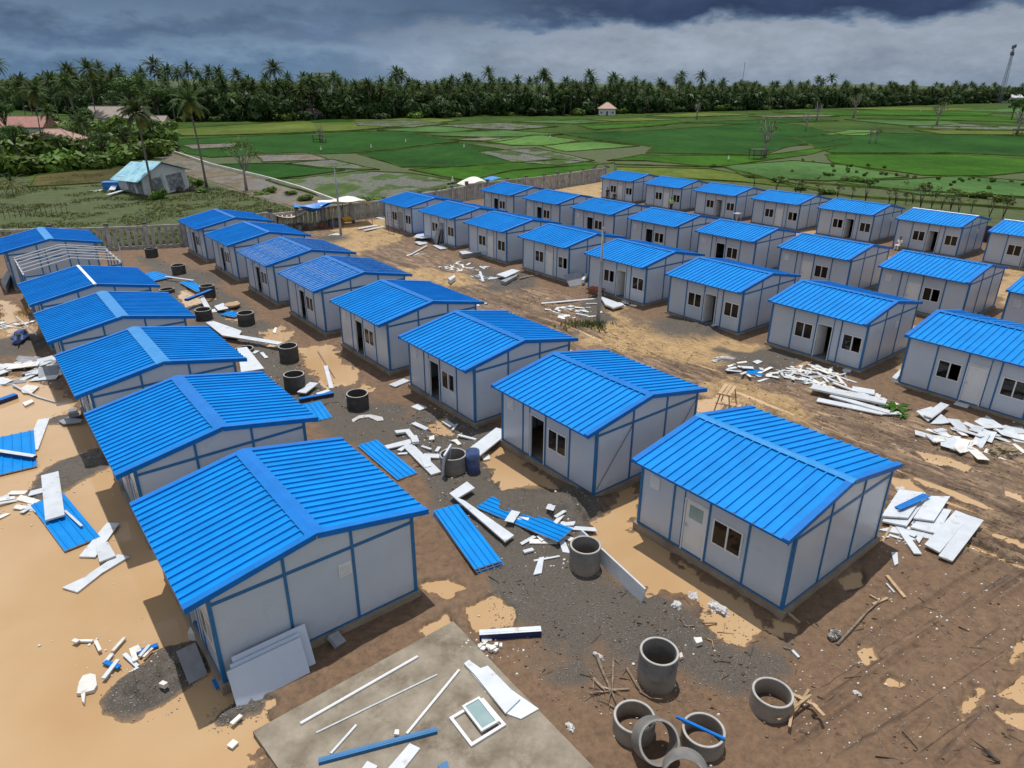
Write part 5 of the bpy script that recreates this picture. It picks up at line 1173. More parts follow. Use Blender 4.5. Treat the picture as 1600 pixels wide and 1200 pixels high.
flat_piece('board', [(-1.31,14.59),(-1.16,14.74),(0.74,13.11),(0.27,12.8),(-0.13,12.97)], 'lower white board on the slab corner', 'board', z=ZS, th=.04, tilt=0)
flat_piece('board', [(-1.31,14.58),(-1.18,14.72),(-0.87,14.4),(-0.64,14.51),(0.26,13.38),(-0.13,12.92),(-0.98,14.17)], 'upper white notched board on the slab corner', 'board', z=ZS + .045, th=.05, tilt=0)
flat_piece('board', [(-2.49,12.07),(-2.21,11.93),(-2.64,11.18),(-2.99,11.26)], 'white board end at the lower edge of the slab', 'board', z=ZS, th=.04, tilt=0)
flat_piece('board', [(-3.44,11.57),(-3.17,11.44),(-3.27,11.17),(-3.59,11.25)], 'small white board corner at the lower edge', 'board', z=ZS, th=.05, tilt=0)
flat_piece('offcut', [(-1.73,11.45),(-1.52,11.58),(-1.41,11.26),(-1.62,11.23)], 'small blue offcut at the lower edge of the slab', 'offcut', z=ZS, th=.06, m='blue_steel', side='blue_steel', tilt=0)
flat_piece('foam_piece', [(-2.91,12.29),(-2.9,12.43),(-2.8,12.42),(-2.78,12.27)], 'white foam lump on the slab by the blue channel', 'foam piece', z=ZS, th=.09, m='foam', tilt=0)
def frame_on_slab(name, quad, w, z, label, pane=False):
    c = Vector((sum(p[0] for p in quad) / 4, sum(p[1] for p in quad) / 4))
    ex = (Vector(quad[1]) - Vector(quad[0]) + Vector(quad[2]) - Vector(quad[3])) / 2; ey = (Vector(quad[3]) - Vector(quad[0]) + Vector(quad[2]) - Vector(quad[1])) / 2
    W_, H_ = ex.length, ey.length
    mb = MB(); t = .06
    for lo, hi in (((-W_ / 2, -H_ / 2, 0), (W_ / 2, -H_ / 2 + w, t)), ((-W_ / 2, H_ / 2 - w, 0), (W_ / 2, H_ / 2, t)), ((-W_ / 2, -H_ / 2 + w, 0), (-W_ / 2 + w, H_ / 2 - w, t)), ((W_ / 2 - w, -H_ / 2 + w, 0), (W_ / 2, H_ / 2 - w, t))): mb.box(lo, hi, 'white_frame')
    o = mb.build(name, None, loc=(c.x, c.y, z), rotz=math.atan2(ex.y, ex.x)); tag(o, label, 'window frame')
    if pane: MB().box((-W_ / 2 + w, -H_ / 2 + w, .02), (W_ / 2 - w, H_ / 2 - w, .035), 'glass_pale').build('pane', o)
    return o
frame_on_slab('window_frame', [(-1.54,12.83),(-0.71,13.46),(-0.12,12.59),(-1,11.96)], .08, ZS, 'empty white window frame lying on the slab')
frame_on_slab('window_sash', [(-1.23,13.15),(-0.79,13.44),(-0.33,12.64),(-0.76,12.32)], .06, ZS + .068, 'glazed white sash lying on the empty window frame', True)
bar('channel', [(-0.93,15.71)][0], [(0.9,15.88)][0], .22, .26, 'white topped channel with dark blue side beyond the slab', 'channel', m='panel_white', side='navy_film', z=.06)
heap([(-0.58,15.38)][0], .38, 14, .15, 'white foam crumb below the blue sided channel', 'foam crumbs below the channel', seed=51, name='foam_piece', cat='foam piece', mats=('foam',), elong=(1, 1.6), th=.1, pile=.05)

# --- concrete rings
def ring_mesh(Rr, h, t=.075, seam=False, m='concrete_ring'):
    mb = MB(); prof = [(Rr, 0, None)]
    if seam: prof += [(Rr, h * .5 - .012, None), (Rr - .012, h * .5 - .006, None), (Rr - .012, h * .5 + .006, None), (Rr, h * .5 + .012, None)]
    prof += [(Rr, h - .012, None), (Rr - .012, h, 'ring_lip'), (Rr - t + .012, h, None), (Rr - t, h - .012, None), (Rr - t, 0, None)]
    mb.lathe(prof, m, 40, close=True); me = mb.mesh('concrete_ring', True); me.set_sharp_from_angle(angle=R(28)); return me
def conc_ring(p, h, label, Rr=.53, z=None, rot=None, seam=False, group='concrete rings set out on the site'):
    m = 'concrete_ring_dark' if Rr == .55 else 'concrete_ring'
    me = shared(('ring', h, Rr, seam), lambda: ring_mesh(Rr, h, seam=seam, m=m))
    o = link_mesh('concrete_ring', me, None, (p[0], p[1], (max(-.02, gz(*p) - .03) if z is None else z)))
    if rot: o.rotation_euler = Euler(rot)
    else: o.rotation_euler = Euler((random.uniform(-.03, .03), random.uniform(-.03, .03), random.uniform(0, 6)))
    SCRAP_SPOTS.append(p)
    return tag(o, label, 'concrete ring', group)
c = [(4.01,14.19)][0]
conc_ring(c, .56, 'lower ring of the stack of two before the driftwood', z=.02, rot=(0, 0, 0)); conc_ring(c, .56, 'upper ring of the stack of two before the driftwood', z=.583, rot=(.015, 0, 1))
conc_ring([(6.85,13.29)][0], .55, 'single low ring with a bundle of sticks beside it')
c = [(3.13,12.56)][0]; conc_ring(c, .56, 'ring standing upright under the tilted one', z=.03)
conc_ring([(3.48,12.07)][0], .50, 'ring tilted against the upright one', z=.40, rot=(R(48), R(16), 0))
c = [(4.78,12.18)][0]; conc_ring(c, .56, 'ring with a blue bar lying across its rim', z=.03)
o = bar('channel', *[(4.16,12.5),(5.2,11.86)], .07, .05, 'blue bar lying across the rim of a concrete ring', 'bar', m='blue_trim', z=.62)
conc_ring([(4.13,11.28)][0], .52, 'ring at the bottom edge tipped on its side', z=.32, rot=(R(62), R(8), R(-20)))
conc_ring([(2.5,19.04)][0], .98, 'tall ring beside the long standing panel', z=.02, seam=True)
conc_ring([(-2.47,25.43)][0], .78, 'ring with light rim between the white frame and the blue drum', Rr=.58, seam=True)
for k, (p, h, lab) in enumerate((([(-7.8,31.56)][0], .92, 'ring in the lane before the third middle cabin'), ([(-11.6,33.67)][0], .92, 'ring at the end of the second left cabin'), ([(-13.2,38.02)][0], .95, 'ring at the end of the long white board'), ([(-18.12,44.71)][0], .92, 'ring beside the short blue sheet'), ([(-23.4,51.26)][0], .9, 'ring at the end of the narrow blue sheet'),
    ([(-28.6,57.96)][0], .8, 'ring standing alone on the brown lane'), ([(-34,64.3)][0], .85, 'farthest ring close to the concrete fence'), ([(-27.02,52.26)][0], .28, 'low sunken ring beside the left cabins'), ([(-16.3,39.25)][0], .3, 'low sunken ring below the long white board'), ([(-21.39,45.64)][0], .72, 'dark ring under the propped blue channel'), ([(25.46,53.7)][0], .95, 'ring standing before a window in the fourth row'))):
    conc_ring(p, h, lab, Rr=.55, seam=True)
# white frame leaning on the ring, blue drum
p = [(-2.8,25.17)][0]
o = MB().box((-.04, -.5, 0), (.04, .5, .16), 'panel_white').box((-.04, -.5, 1.0), (.04, .5, 1.16), 'panel_white').box((-.04, -.5, .16), (.04, -.36, 1.0), 'panel_white').box((-.04, .36, .16), (.04, .5, 1.0), 'panel_white').box((-.015, -.36, .16), (.015, .36, 1.0), 'grey_panel').build('door_frame_panel', None, loc=(p[0], p[1], .08)); o.rotation_euler = Euler((0, .12, R(-12))); tag(o, 'white framed panel leaning on the ring beside the drum', 'panel')
p = [(-1.64,25.33)][0]
mb = MB(); mb.lathe([(.29, 0, None), (.30, .03, None), (.30, .28, None), (.31, .30, None), (.31, .33, None), (.30, .35, None), (.30, .62, None), (.31, .64, None), (.31, .67, None), (.30, .69, None), (.295, .96, None), (.275, .96, None), (.27, .05, None), (.0, .05, None)], 'plastic_blue', 28)
tag(mb.build('plastic_drum', None, True, (p[0], p[1], max(0, gz(*p)) - .02)), 'open dark blue plastic drum beside the concrete ring', 'drum')
p = [(-20.44,48.33)][0]
mb = MB(); mb.lathe([(0, 0, None), (.55, 0, None), (.55, .12, None), (.12, .12, None), (.10, .12, None), (0, .12, None)], 'wood', 20)
tag(mb.build('cable_reel', None, False, (p[0], p[1], .28)), 'round wooden reel end lying behind a ring', 'reel')

# --- driftwood, sticks
for k, (pts, r_, lab) in enumerate((([(2.47,15.01),(2.55,14.5),(2.67,13.96),(2.84,13.21)], .055, 'long bare branch running down to the rings'), ([(2.93,14.89),(2.84,14.32),(2.75,13.77)], .04, 'upright bare branch beside the long one'), ([(2.28,14.16),(2.48,13.85),(2.73,13.77),(3.22,13.79)], .05, 'pale bent branch crossing the long one'), ([(3.26,14.5),(3.39,14.1),(3.5,13.71),(3.73,13.52)], .045, 'bare branch at the foot of the stacked rings'), ([(2.13,13.64),(2.46,13.7),(2.73,13.74)], .04, 'dark branch under the pale bent one'), ([(2.28,14.13),(2.21,13.61)], .025, 'thin twig beside the pale bent branch'), ([(2.62,13.31),(2.8,13.15)], .04, 'pale stub by the upright ring'))):
    stick('branch', pts, r_, lab, 'branch', m='driftwood', twigs=3)
for k, (a, b) in enumerate((([(8.07,13.8)][0], [(7.32,12.99)][0]), ([(7.74,13.56)][0], [(7.08,12.93)][0]), ([(7.59,13.54)][0], [(7.06,12.53)][0]), ([(7.49,13.54)][0], [(8,13.11)][0]), ([(7.94,13.44)][0], [(6.81,12.68)][0]), ([(7.87,13.13)][0], [(8,12.74)][0]))):
    strip('wood_lath', a, b, .07 + .02 * (k % 2), 'lath in the crossed bundle beside the low ring', 'lath', z=.14 + .05 * k, th=.04, m='wood', side='wood', tilt=.05, group='laths beside the low ring')
stick('pole_stick', [(9.58,15.5),(10.47,16.28),(11.08,16.84),(11.89,17.48)], .05, 'long crooked stick right of the foil bundle', 'stick', m='driftwood')
strip('wood_lath', *[(12.56,18.58),(12.59,17.49)], .11, 'straight pale lath on the brown mud', 'lath', th=.06, m='wood', side='wood')
strip('wood_lath', *[(11.52,17.6),(11.72,17.33)], .06, 'short lath at the head of the crooked stick', 'lath', th=.05, m='wood', side='wood')
strip('wood_lath', *[(11.42,17.18),(12.04,17.48)], .07, 'lath lying across the head of the crooked stick', 'lath', th=.05, m='wood', side='wood')
strip('wood_lath', *[(12.35,18.19),(12.4,17.76)], .05, 'thin white lath left of the straight pale one', 'lath', th=.04, m='panel_white')
strip('wood_lath', *[(8.52,16.79),(8.75,16.27)], .07, 'lath leaning off the plinth corner', 'lath', z=.2, th=.05, m='wood', side='wood')
stick('forked_stick', [(7.95,15.36),(8.17,15.24),(8.33,15.02)], .03, 'forked thin stick on the grey gravel', 'stick', m='driftwood', twigs=2)
strip('offcut', *[(8.15,15.24),(8.25,14.97)], .08, 'white slip on the forked stick', 'offcut', th=.04)
stick('branch', [(5.16,16.52),(5.27,16.14),(5.56,16.17)], .035, 'pale forked branch near the paper sacks', 'branch', m='driftwood', twigs=3)
stick('branch', [(5.86,16.36),(6.32,16.45)], .04, 'pale wood piece beside the small puddle', 'branch', m='wood', twigs=1)
stick('branch', [(5.8,15.65),(5.93,15.58),(5.9,15.33)], .03, 'pale splinter cross on the gravel', 'branch', m='wood', twigs=2)
flat_piece('foam_piece', [(5.36,15.57),(5.6,15.6),(5.59,15.42),(5.4,15.35)], 'white block on the gravel near the splinter cross', 'foam piece', th=.14, m='foam')
flat_piece('foam_piece', [(4.8,14.98),(4.9,15.03),(4.9,14.86),(4.8,14.81)], 'small pinkish block right of the stacked rings', 'foam piece', th=.1, m='tarp_pink', side='tarp_pink')
flat_piece('offcut', [(13.35,19.85),(13.57,19.85),(13.27,19.22),(13.09,19.11)], 'small pale chip below the two long panels', 'offcut', th=.03)
stick('dark_branch', [(11.77,12),(11.82,11.83),(11.88,11.69)], .06, 'dark rotten branch at the lower right', 'branch', m='bark_dark', twigs=4)
crumple('foil_bundle', *[(9.62,15.8)][0], .22, .19, .22, 'crumpled silver foil bundle on the mud', 'bundle', m='foil', seed=14)
crumple('paper_sack', *[(6.53,17.07)][0], .42, .24, .16, 'torn white sack at the edge of the flood water', 'sack', seed=16)
crumple('paper_sack', *[(5.85,17.62)][0], .2, .32, .12, 'crumpled white sack left of the torn one', 'sack', seed=17)
crumple('paper_sack', *[(5.21,17.06)][0], .2, .18, .1, 'small crumpled sack by the end of the standing panel', 'sack', seed=18)
crumple('paper_sack', *[(2.52,14.99)][0], .09, .2, .08, 'white rag caught on the long bare branch', 'rag', seed=19)
crumple('paper_sack', *[(1.51,12.61)][0], .2, .12, .07, 'white rag at the right edge of the slab', 'rag', seed=20)
crumple('paper_sack', *[(9.32,13.68)][0], .13, .08, .05, 'small red and white wrapper on the brown mud', 'wrapper', seed=22)

# --- right: stacks of white panels beside the nearest middle cabin
PILE = [([(14.41,20.98),(15.62,22),(16.43,21.8),(15.21,20.6)], .10), ([(14.72,21.22),(16.23,22.56),(16.9,22.35),(15.5,20.83)], .19), ([(15.03,21.63),(16.42,23.15),(17.29,23.15),(15.71,21.47)], .30), ([(13.56,21.17),(14.94,21.62),(15.65,22.05),(14.37,20.83)], .10), ([(13.87,21.7),(15.51,23.6),(16.42,23.33),(14.79,21.58)], .34), ([(13.83,21.53),(15.44,23.37),(16.37,23.1),(14.58,21.22)], .24)]
for k, (pp, z) in enumerate(PILE): flat_piece('panel', pp, ['lowest right white panel of the stack by the gable', 'second right white panel of the stack by the gable', 'topmost right white panel of the stack by the gable', 'lowest left white panel of the stack by the gable', 'topmost left white panel under the blue strips', 'white panel below the one with blue strips'][k], 'panel', z=z, th=.06, tilt=.02)
for k, (a, b) in enumerate((([(14.63,22.16)][0], [(16.29,23.19)][0]), ([(14.76,22.04)][0], [(16.35,23.01)][0]), ([(14.62,21.99)][0], [(15.97,22.74)][0]))):
    strip('blue_strip', a, b, .13, 'blue strip lying on the topmost white panel', 'strip', z=.42 + .035 * k, th=.03, m='blue_trim', side='navy_film', tilt=.03, group='blue strips on the panel stack')
strip('board', *[(14.42,21.7),(14.2,19.71)], .26, 'narrow white board before the panel stack', 'board', th=.05)
flat_piece('panel', [(14.62,20.11),(16.97,22.23),(17.28,21.85),(14.9,19.65)], 'left one of the two long white panels on brown mud', 'panel', th=.06, z=.25)
flat_piece('panel', [(14.78,19.5),(17.26,21.89),(17.62,21.56),(15.09,19.2)], 'right one of the two long white panels on brown mud', 'panel', th=.06, z=.24)
strip('wood_lath', *[(13.32,20.44),(14.18,21.46)], .07, 'pale lath between the gable and the narrow board', 'lath', th=.04, m='wood', side='wood')
strip('offcut', *[(14.53,20.98),(14.71,20.79)], .26, 'pale chip left of the long panels', 'offcut', th=.04)
flat_piece('offcut', [(14.6,20.6),(14.93,20.91),(15.12,20.99),(14.97,20.75),(14.58,20.33)], 'white forked chip left of the long panels', 'offcut', th=.05)
crumple('paper_sack', *[(15.86,23.98)][0], .3, .2, .09, 'white torn sheet behind the panel stack', 'sheet', seed=26)
heap([(13.83,21.09)][0], .7, 8, .3, 'small white scrap at the foot of the gable', 'small scraps at the foot of the gable', seed=52)
# scrap heaps on the right
flat_piece('panel', [(20.11,30.91),(21.18,31.5),(21.51,31.07),(20.18,29.92)], 'white bent panel under a slanting board', 'panel', z=.25, th=.06, tilt=.1)
strip('board', *[(20.23,30.13),(21.91,31.59)], .4, 'slanting white board on the bent panel', 'board', z=.38, th=.06)
flat_piece('panel', [(20.23,29.79),(21.24,30.7),(21.34,29.94),(20.79,29.79)], 'torn white sheet right of the bent panel', 'panel', z=.2, th=.04, tilt=.1)
heap([(21.47,28.37)][0], 2.3, 24, .8, 'white scrap in the middle of the right hand heap', 'white scraps in the right heap', seed=61, pile=.3)
heap([(22.32,29.01)][0], 1.6, 7, 1.1, 'large white scrap in the right hand heap', 'large white scraps in the right heap', seed=62, pile=.35)
heap([(20.16,27.92)][0], .9, 8, .8, 'white scrap at the left end of the right heap', 'white scraps at the left end of the right heap', seed=63, pile=.2)
crumple('straw_sack', *[(21.94,26.99)][0], .65, .45, .38, 'brown muddy sack at the right scrap heap', 'sack', m='sack_brown', seed=30)
strip('wood_lath', *[(23.46,30.23),(23.31,29.28)], .1, 'pale lath behind the right scrap heap', 'lath', th=.05, m='wood', side='wood')
strip('offcut', *[(22.73,32.05),(23.15,31.6)], .4, 'white board at the foot of the right cabin door', 'offcut', th=.06)
strip('board', *[(16.02,33.73),(19.04,31.78)], .72, 'longest white board on the right board pile', 'board', z=.36, th=.10)
for k, (a, b, w, z, lab) in enumerate((([(15.87,32.52)][0], [(18.47,30.89)][0], .5, .18, 'long white board below the longest one'), ([(16.68,32.84)][0], [(18.79,30.89)][0], .4, .26, 'narrow white board under the longest one'), ([(17.6,34.69)][0], [(18.71,32.95)][0], .2, .2, 'thin white board behind the pile'), ([(18.27,33.84)][0], [(19.24,33.36)][0], .7, .22, 'short white board at the pile back'), ([(17.4,35.77)][0], [(17.91,34.61)][0], .16, .2, 'thin white lath over the shreds'), ([(18.22,30.89)][0], [(19.34,30.9)][0], .3, .2, 'white board end beside the green sprout'), ([(17.61,35.4)][0], [(18.86,35.97)][0], .1, .2, 'pale lath crossing the shreds'))):
    strip('board', a, b, w, lab, 'board', z=z, th=.06)
heap([(17.22,35.95)][0], 1.7, 44, .5, 'shred of white panel in the tangled heap before the open door', 'tangled white shreds before the open door', seed=66, elong=(3, 12), pile=.25, name='panel_shred')
heap([(15.7,35.75)][0], 1.2, 18, .45, 'shred of white panel left of the tangled heap', 'white shreds left of the tangled heap', seed=67, elong=(2, 8), pile=.15, name='panel_shred')
heap([(18.11,32.39)][0], 1.6, 18, .5, 'white scrap on the right board pile', 'white scraps on the right board pile', seed=68, pile=.3)
flat_piece('offcut', [(18.97,36.63),(19.36,36.93),(19.61,36.74),(19.28,36.26),(18.87,36.16)], 'round white lid shaped piece beside the cabin corner', 'offcut', th=.04)
strip('wood_plank', *[(16.45,36.89),(17.51,37.8)], .3, 'pale plank between the door and the shreds', 'plank', th=.06, m='wood', side='wood')
strip('wood_plank', *[(17.98,38.31),(18.64,39.17)], .3, 'plank ramp at the open door behind the shreds', 'plank', z=.2, th=.06, m='driftwood', side='driftwood')
flat_piece('board', [(20.95,35),(22.03,36.2),(21.94,35.82),(21.06,34.73)], 'white board leaning at the right cabin corner', 'board', z=.15, th=.3)
crumple('plastic_sheet', *[(12.64,38.25)][0], .9, .3, .2, 'white heap of plastic film on the yellow sand', 'plastic sheet', seed=35)
ribbed_sheet([(13.37,36.28)][0], [(14.16,36.01)][0], .7, 'small blue sheet on the gravel before the lane', ribs=2, z=.2)
heap([(13.87,36.47)][0], 1.5, 16, .5, 'white scrap around the small blue sheet', 'white scraps around the small blue sheet', seed=70, elong=(1.5, 6), pile=.1)
strip('board', *[(13.27,43.7),(14.23,44.38)], .2, 'broken pale board on the dark gravel heap', 'board', th=.05)
# sawhorse
p = [(10.92,31.84)][0]
sh = empty('sawhorse', (p[0], p[1], .1), R(60), 'rough wooden sawhorse table behind the nearest middle cabin', 'sawhorse')
for k in range(3): MB().box((-.7, -.3 + .22 * k, .92), (.7, -.12 + .22 * k, .96), 'wood').build('plank', sh)
for sx in (-.6, .6):
    for sy in (-.3, .3): MB().tube([(sx * 1.15, sy * 1.3, -.05), (sx, sy * .7, .92)], .035, 'wood', 5).build('leg', sh)
    MB().tube([(sx, -.42, .35), (sx, .42, .35)], .025, 'wood', 5).build('stretcher', sh)
# banana sprout on the board pile
def sprout(p, s, label):
    mb = MB(); rnd = random.Random(3)
    for k in range(13):
        a = rnd.uniform(0, 6.28); L_ = s * rnd.uniform(.5, 1); pts = []
        for i in range(6):
            t = i / 5; r_ = L_ * t; z_ = L_ * (1.1 * t - .9 * t * t); w_ = .13 * s * math.sin(math.pi * min(1, t * .9 + .08))
            pts.append((r_ * math.cos(a) - w_ * math.sin(a), r_ * math.sin(a) + w_ * math.cos(a), z_)); pts.append((r_ * math.cos(a) + w_ * math.sin(a), r_ * math.sin(a) - w_ * math.cos(a), z_))
        mb.add(pts, [(2 * i, 2 * i + 1, 2 * i + 3, 2 * i + 2) for i in range(5)], 'rice_blade')
    return tag(mb.build('leafy_sprout', None, True, (p[0], p[1], max(0, gz(*p)))), label, 'plant')
sprout([(19.45,31.56)][0], 1.0, 'bright green leafy sprout growing by the board pile')
sprout([(19.33,30.68)][0], .45, 'small green sprout at the end of the board pile')

# --- before the third row
flat_piece('board', [(6.68,50.89),(7.29,49.9),(8.19,48.47),(7.29,47.69),(6.8,48.61)], 'stack of white boards lying behind the grey pole', 'board', z=.3, th=.12)
strip('board', *[(2.17,49.49),(6.58,50.89)], .22, 'long pale plank pointing to the grey pole', 'board', th=.06)
strip('board', *[(5.48,49.54),(6.48,49.56)], .14, 'thin white strip beside the long pale plank', 'board', th=.05)
heap([(4.37,47.64)][0], 1.9, 26, .45, 'white scrap left of the grey pole foot', 'white scraps left of the grey pole', seed=71, pile=.08)
heap([(8.31,49.26)][0], 1.0, 7, .5, 'white scrap at the cabin corner behind the pole', 'white scraps behind the pole', seed=72)
a, b = [(4.62,54.09),(5.76,54.11)]
o = MB().box((0, -.04, 0), (1.7, .04, 1.15), 'grey_panel').build('leaning_sheet', None, loc=(a[0], a[1], .18)); o.rotation_euler = Euler((-.75, 0, R(35))); tag(o, 'dark board tilted against the cabin left of the pole', 'board')
strip('board', *[(5.69,54.49),(6.14,56.49)], .2, 'narrow white board beside the dark tilted one', 'board', z=.4, th=.3)
strip('wood_plank', *[(0.61,56.59),(2.72,58.32)], .18, 'brown plank pointing at the closed door', 'plank', th=.06, m='driftwood', side='driftwood')
flat_piece('panel', [(-1.34,56.97),(-0.04,58.49),(0.62,57.85),(-0.57,55.96)], 'white panel propped up before the closed door cabin', 'panel', z=.45, th=.07, tilt=.06)
flat_piece('panel', [(-0.99,55.15),(0.39,57.21),(0.39,56.79),(-0.56,54.77)], 'dark board under the propped white panel', 'panel', z=.16, th=.25, m='grey_panel', side='grey_panel', tilt=.02)
for k in range(5):
    flat_piece('board', [(-5.1,65.1),(-3.3,66),(-3,64.9),(-4.7,63.8)], 'board in the neat stack by the closed white door' if k < 4 else 'topmost white board of the neat stack', 'board', z=.2 + .08 * k, th=.075, m='grey_panel' if k < 4 else 'panel_white', side='grey_panel', tilt=0, group='neat stack of boards')
heap([(-4.5,60.9)][0], 2.2, 26, .45, 'white scrap on the gravel before the board stack', 'white scraps before the board stack', seed=74, pile=.06)
flat_piece('board', [(-5.35,55.67),(-4.9,56.7),(-4.74,56.09),(-5.07,54.89)], 'white box shaped piece in the lane', 'block', z=.18, th=.3)
strip('board', *[(-2.85,59.1),(-2.43,55.72)], .2, 'white lath lying in the lane', 'lath', th=.06)
heap([(-2.65,57.16)][0], 1.3, 8, .5, 'grey scrap in the lane beside the white lath', 'grey scraps in the lane', seed=75, mats=('grey_panel', 'panel_white'))
heap([(-2.52,49.74)][0], .9, 9, .4, 'blue or white scrap past the eave of the fourth middle cabin', 'scraps past the fourth middle cabin', seed=76, mats=('panel_white', 'blue_trim', 'steel_dark'))
# sheets leaning at the seventh cabin of the third row
for k, (pp, m_, z, lab) in enumerate((([(-10.4,73.3),(-9.7,76.4),(-8.3,75.4),(-8.4,72.4)], 'blue_trim', .3, 'dark blue sheet behind the white ones'), ([(-10.3,71.4),(-10.2,73.3),(-8.4,75.1),(-8.2,71.8),(-9.3,70.8)], 'panel_white', .5, 'white bent sheet on the blue ones'), ([(-10.1,70.5),(-8.9,71.7),(-8.5,70.8),(-9.4,69.3)], 'panel_white', .2, 'white sheet lying in front of the blue ones'))):
    flat_piece('sheet', pp, lab, 'sheet', z=z, th=.06, m=m_, side=m_, tilt=.15)
p = [(-7.9,70.5)][0]
for k in range(3):
    o = MB().box((-.03, -.6, 0), (.03, .6, 1.5), 'grey_panel').build('leaning_sheet', None, loc=(p[0] + .25 * k, p[1] + .1 * k, .2)); o.rotation_euler = Euler((0, .22, R(20))); tag(o, 'panel leaning on edge at the open door', 'panel', 'panels leaning on edge at the open door')
flat_piece('panel', [(-8.1,69.3),(-7.2,69.6),(-6.4,67.9),(-7.1,67.3)], 'white panel flat on the ground before the leaning sheets', 'panel', th=.05, z=.22)
for k, (a, b, lab) in enumerate((([(-17.3,77.7)][0], [(-15.6,80)][0], 'far white plank by the tarp shelter'), ([(-16.4,76.6)][0], [(-14.7,79.3)][0], 'near white plank by the tarp shelter'), ([(-16.5,84.9)][0], [(-15.4,83.7)][0], 'short white plank at the fence end'), ([(-9.8,65)][0], [(-8.6,69)][0], 'curved white strip in the sandy yard'))):
    strip('plank', a, b, .42 if k < 3 else .16, lab, 'plank', th=.07, z=.2)
flat_piece('panel', [(-19.8,74.1),(-19.2,75.2),(-18.5,74.5),(-19,73.1)], 'white square board at the foot of the far pole', 'panel', th=.05, z=.22)
heap([(-9.3,65.6)][0], 1.0, 5, .4, 'white scrap beside the curved strip', 'white scraps beside the curved strip', seed=78)
heap([(15,122.5)][0], 3.0, 26, .7, 'white lump in the rubble heap by the far fence', 'white rubble by the far fence', seed=79, pile=.4, elong=(1, 1.8), th=.3, name='rubble_block', cat='rubble')
# --- poles
def utility_pole(p, h, label):
    root = empty('steel_pole', (p[0], p[1], 0), 0, label, 'pole')
    MB().tube([(0, 0, -.1), (0, 0, h * .33), (0, 0, h * .34), (0, 0, h * .66), (0, 0, h * .67), (0, 0, h)], [.13, .13, .105, .105, .08, .07], 'pole_grey', 14).build('shaft', root, True)
    for z_ in (h * .335, h * .665): MB().tube([(0, 0, z_ - .06), (0, 0, z_ + .06)], .135 if z_ < h / 2 else .11, 'pole_grey', 14).build('collar', root)
    MB().tube([(0, 0, h), (0, 0, h + .06)], [.085, .04], 'pole_grey', 12).build('cap', root)
    MB().box((.06, -.05, h - .35), (.16, .05, h - .2), 'steel_dark').build('bracket', root)
    return root
p1 = [(5.87,44.93)][0]; utility_pole(p1, 6.65, 'tall grey pole standing at the edge of the lane')
p2 = [(-18.7,75.2)][0]; utility_pole(p2, 7.3, 'far grey pole beside the tarp shelters')

# --- concrete fence
def fence(pts, label, step, slat_w, spacing, h, gap_low):
    root = empty('concrete_fence', (pts[0][0], pts[0][1], 0), 0, label, 'fence'); o0 = Vector((pts[0][0], pts[0][1], 0))
    post_m = MB().box((-.16, -.16, -.2), (.16, .16, h + .18), 'fence_concrete').box((-.20, -.20, h + .18), (.20, .20, h + .34), 'steel_dark').mesh('post')
    lean = [MB().box((-slat_w / 2, -.05, .36), (slat_w / 2, .05, h - .22), 'fence_concrete').mesh('slat')]
    total = 0
    for i in range(len(pts) - 1):
        a, b = Vector((*pts[i], 0)), Vector((*pts[i + 1], 0)); L_ = (b - a).length; ang = math.atan2((b - a).y, (b - a).x); ns = max(1, round(L_ / step)); seg = L_ / ns
        for j in range(ns + (i == len(pts) - 2)):
            link_mesh('post', post_m, root, a.lerp(b, j / ns) - o0, ang)
        for j in range(ns):
            s0 = a.lerp(b, j / ns) - o0
            me = shared(('rail', round(seg, 2), h), lambda: MB().box((.16, -.08, -.1), (seg - .16, .08, .36), 'fence_concrete').mesh('base_rail'))
            me2 = shared(('rail2', round(seg, 2), h), lambda: MB().box((.16, -.09, h - .22), (seg - .16, .09, h), 'fence_concrete').mesh('top_rail'))
            link_mesh('base_rail', me, root, s0, ang); link_mesh('top_rail', me2, root, s0, ang)
            k = max(1, int((seg - .32) / spacing))
            for q_ in range(k):
                t = .16 + (seg - .32) * (q_ + .5) / k
                o = link_mesh('slat', lean[0], root, s0 + Vector((math.cos(ang) * t, math.sin(ang) * t, 0)), ang + random.uniform(-.06, .06))
                o.rotation_euler.y = random.uniform(-.01, .01) + gap_low; total += 1
    return total
fence(FENCE_LINE[0:5], 'grey concrete slat fence with open gaps behind the left cabins', 4.2, .30, .58, 2.3, .06)
fence(FENCE_LINE[4:9], 'grey concrete fence behind the tarp shelters, slats set close', 3.4, .36, .46, 2.1, .03)
fence(FENCE_LINE[8:11], 'grey closed concrete fence at the sandy yard corner', 3.4, .44, .47, 2.35, .0)
bf = [(46.5, 76.2), (53.0, 68.0), (62.0, 56.8)]
root = empty('sheet_fence', (bf[0][0], bf[0][1], 0), 0, 'dark brown sheet metal fence behind the back row', 'fence'); o0 = Vector((*bf[0], 0))
for i in range(2):
    a, b = Vector((*bf[i], 0)), Vector((*bf[i + 1], 0)); L_ = (b - a).length; ang = math.atan2((b - a).y, (b - a).x); ns = round(L_ / 2)
    for j in range(ns):
        mb = MB()
        for w_ in range(6): mb.box((w_ * L_ / ns / 6, -.03 if w_ % 2 else 0, 0), ((w_ + 1) * L_ / ns / 6 - .004, .02 if w_ % 2 else .05, 1.9), 'fence_brown')
        me = shared(('brown', i), lambda: mb.mesh('fence_sheet')); link_mesh('fence_sheet', me, root, a.lerp(b, j / ns) - o0, ang)

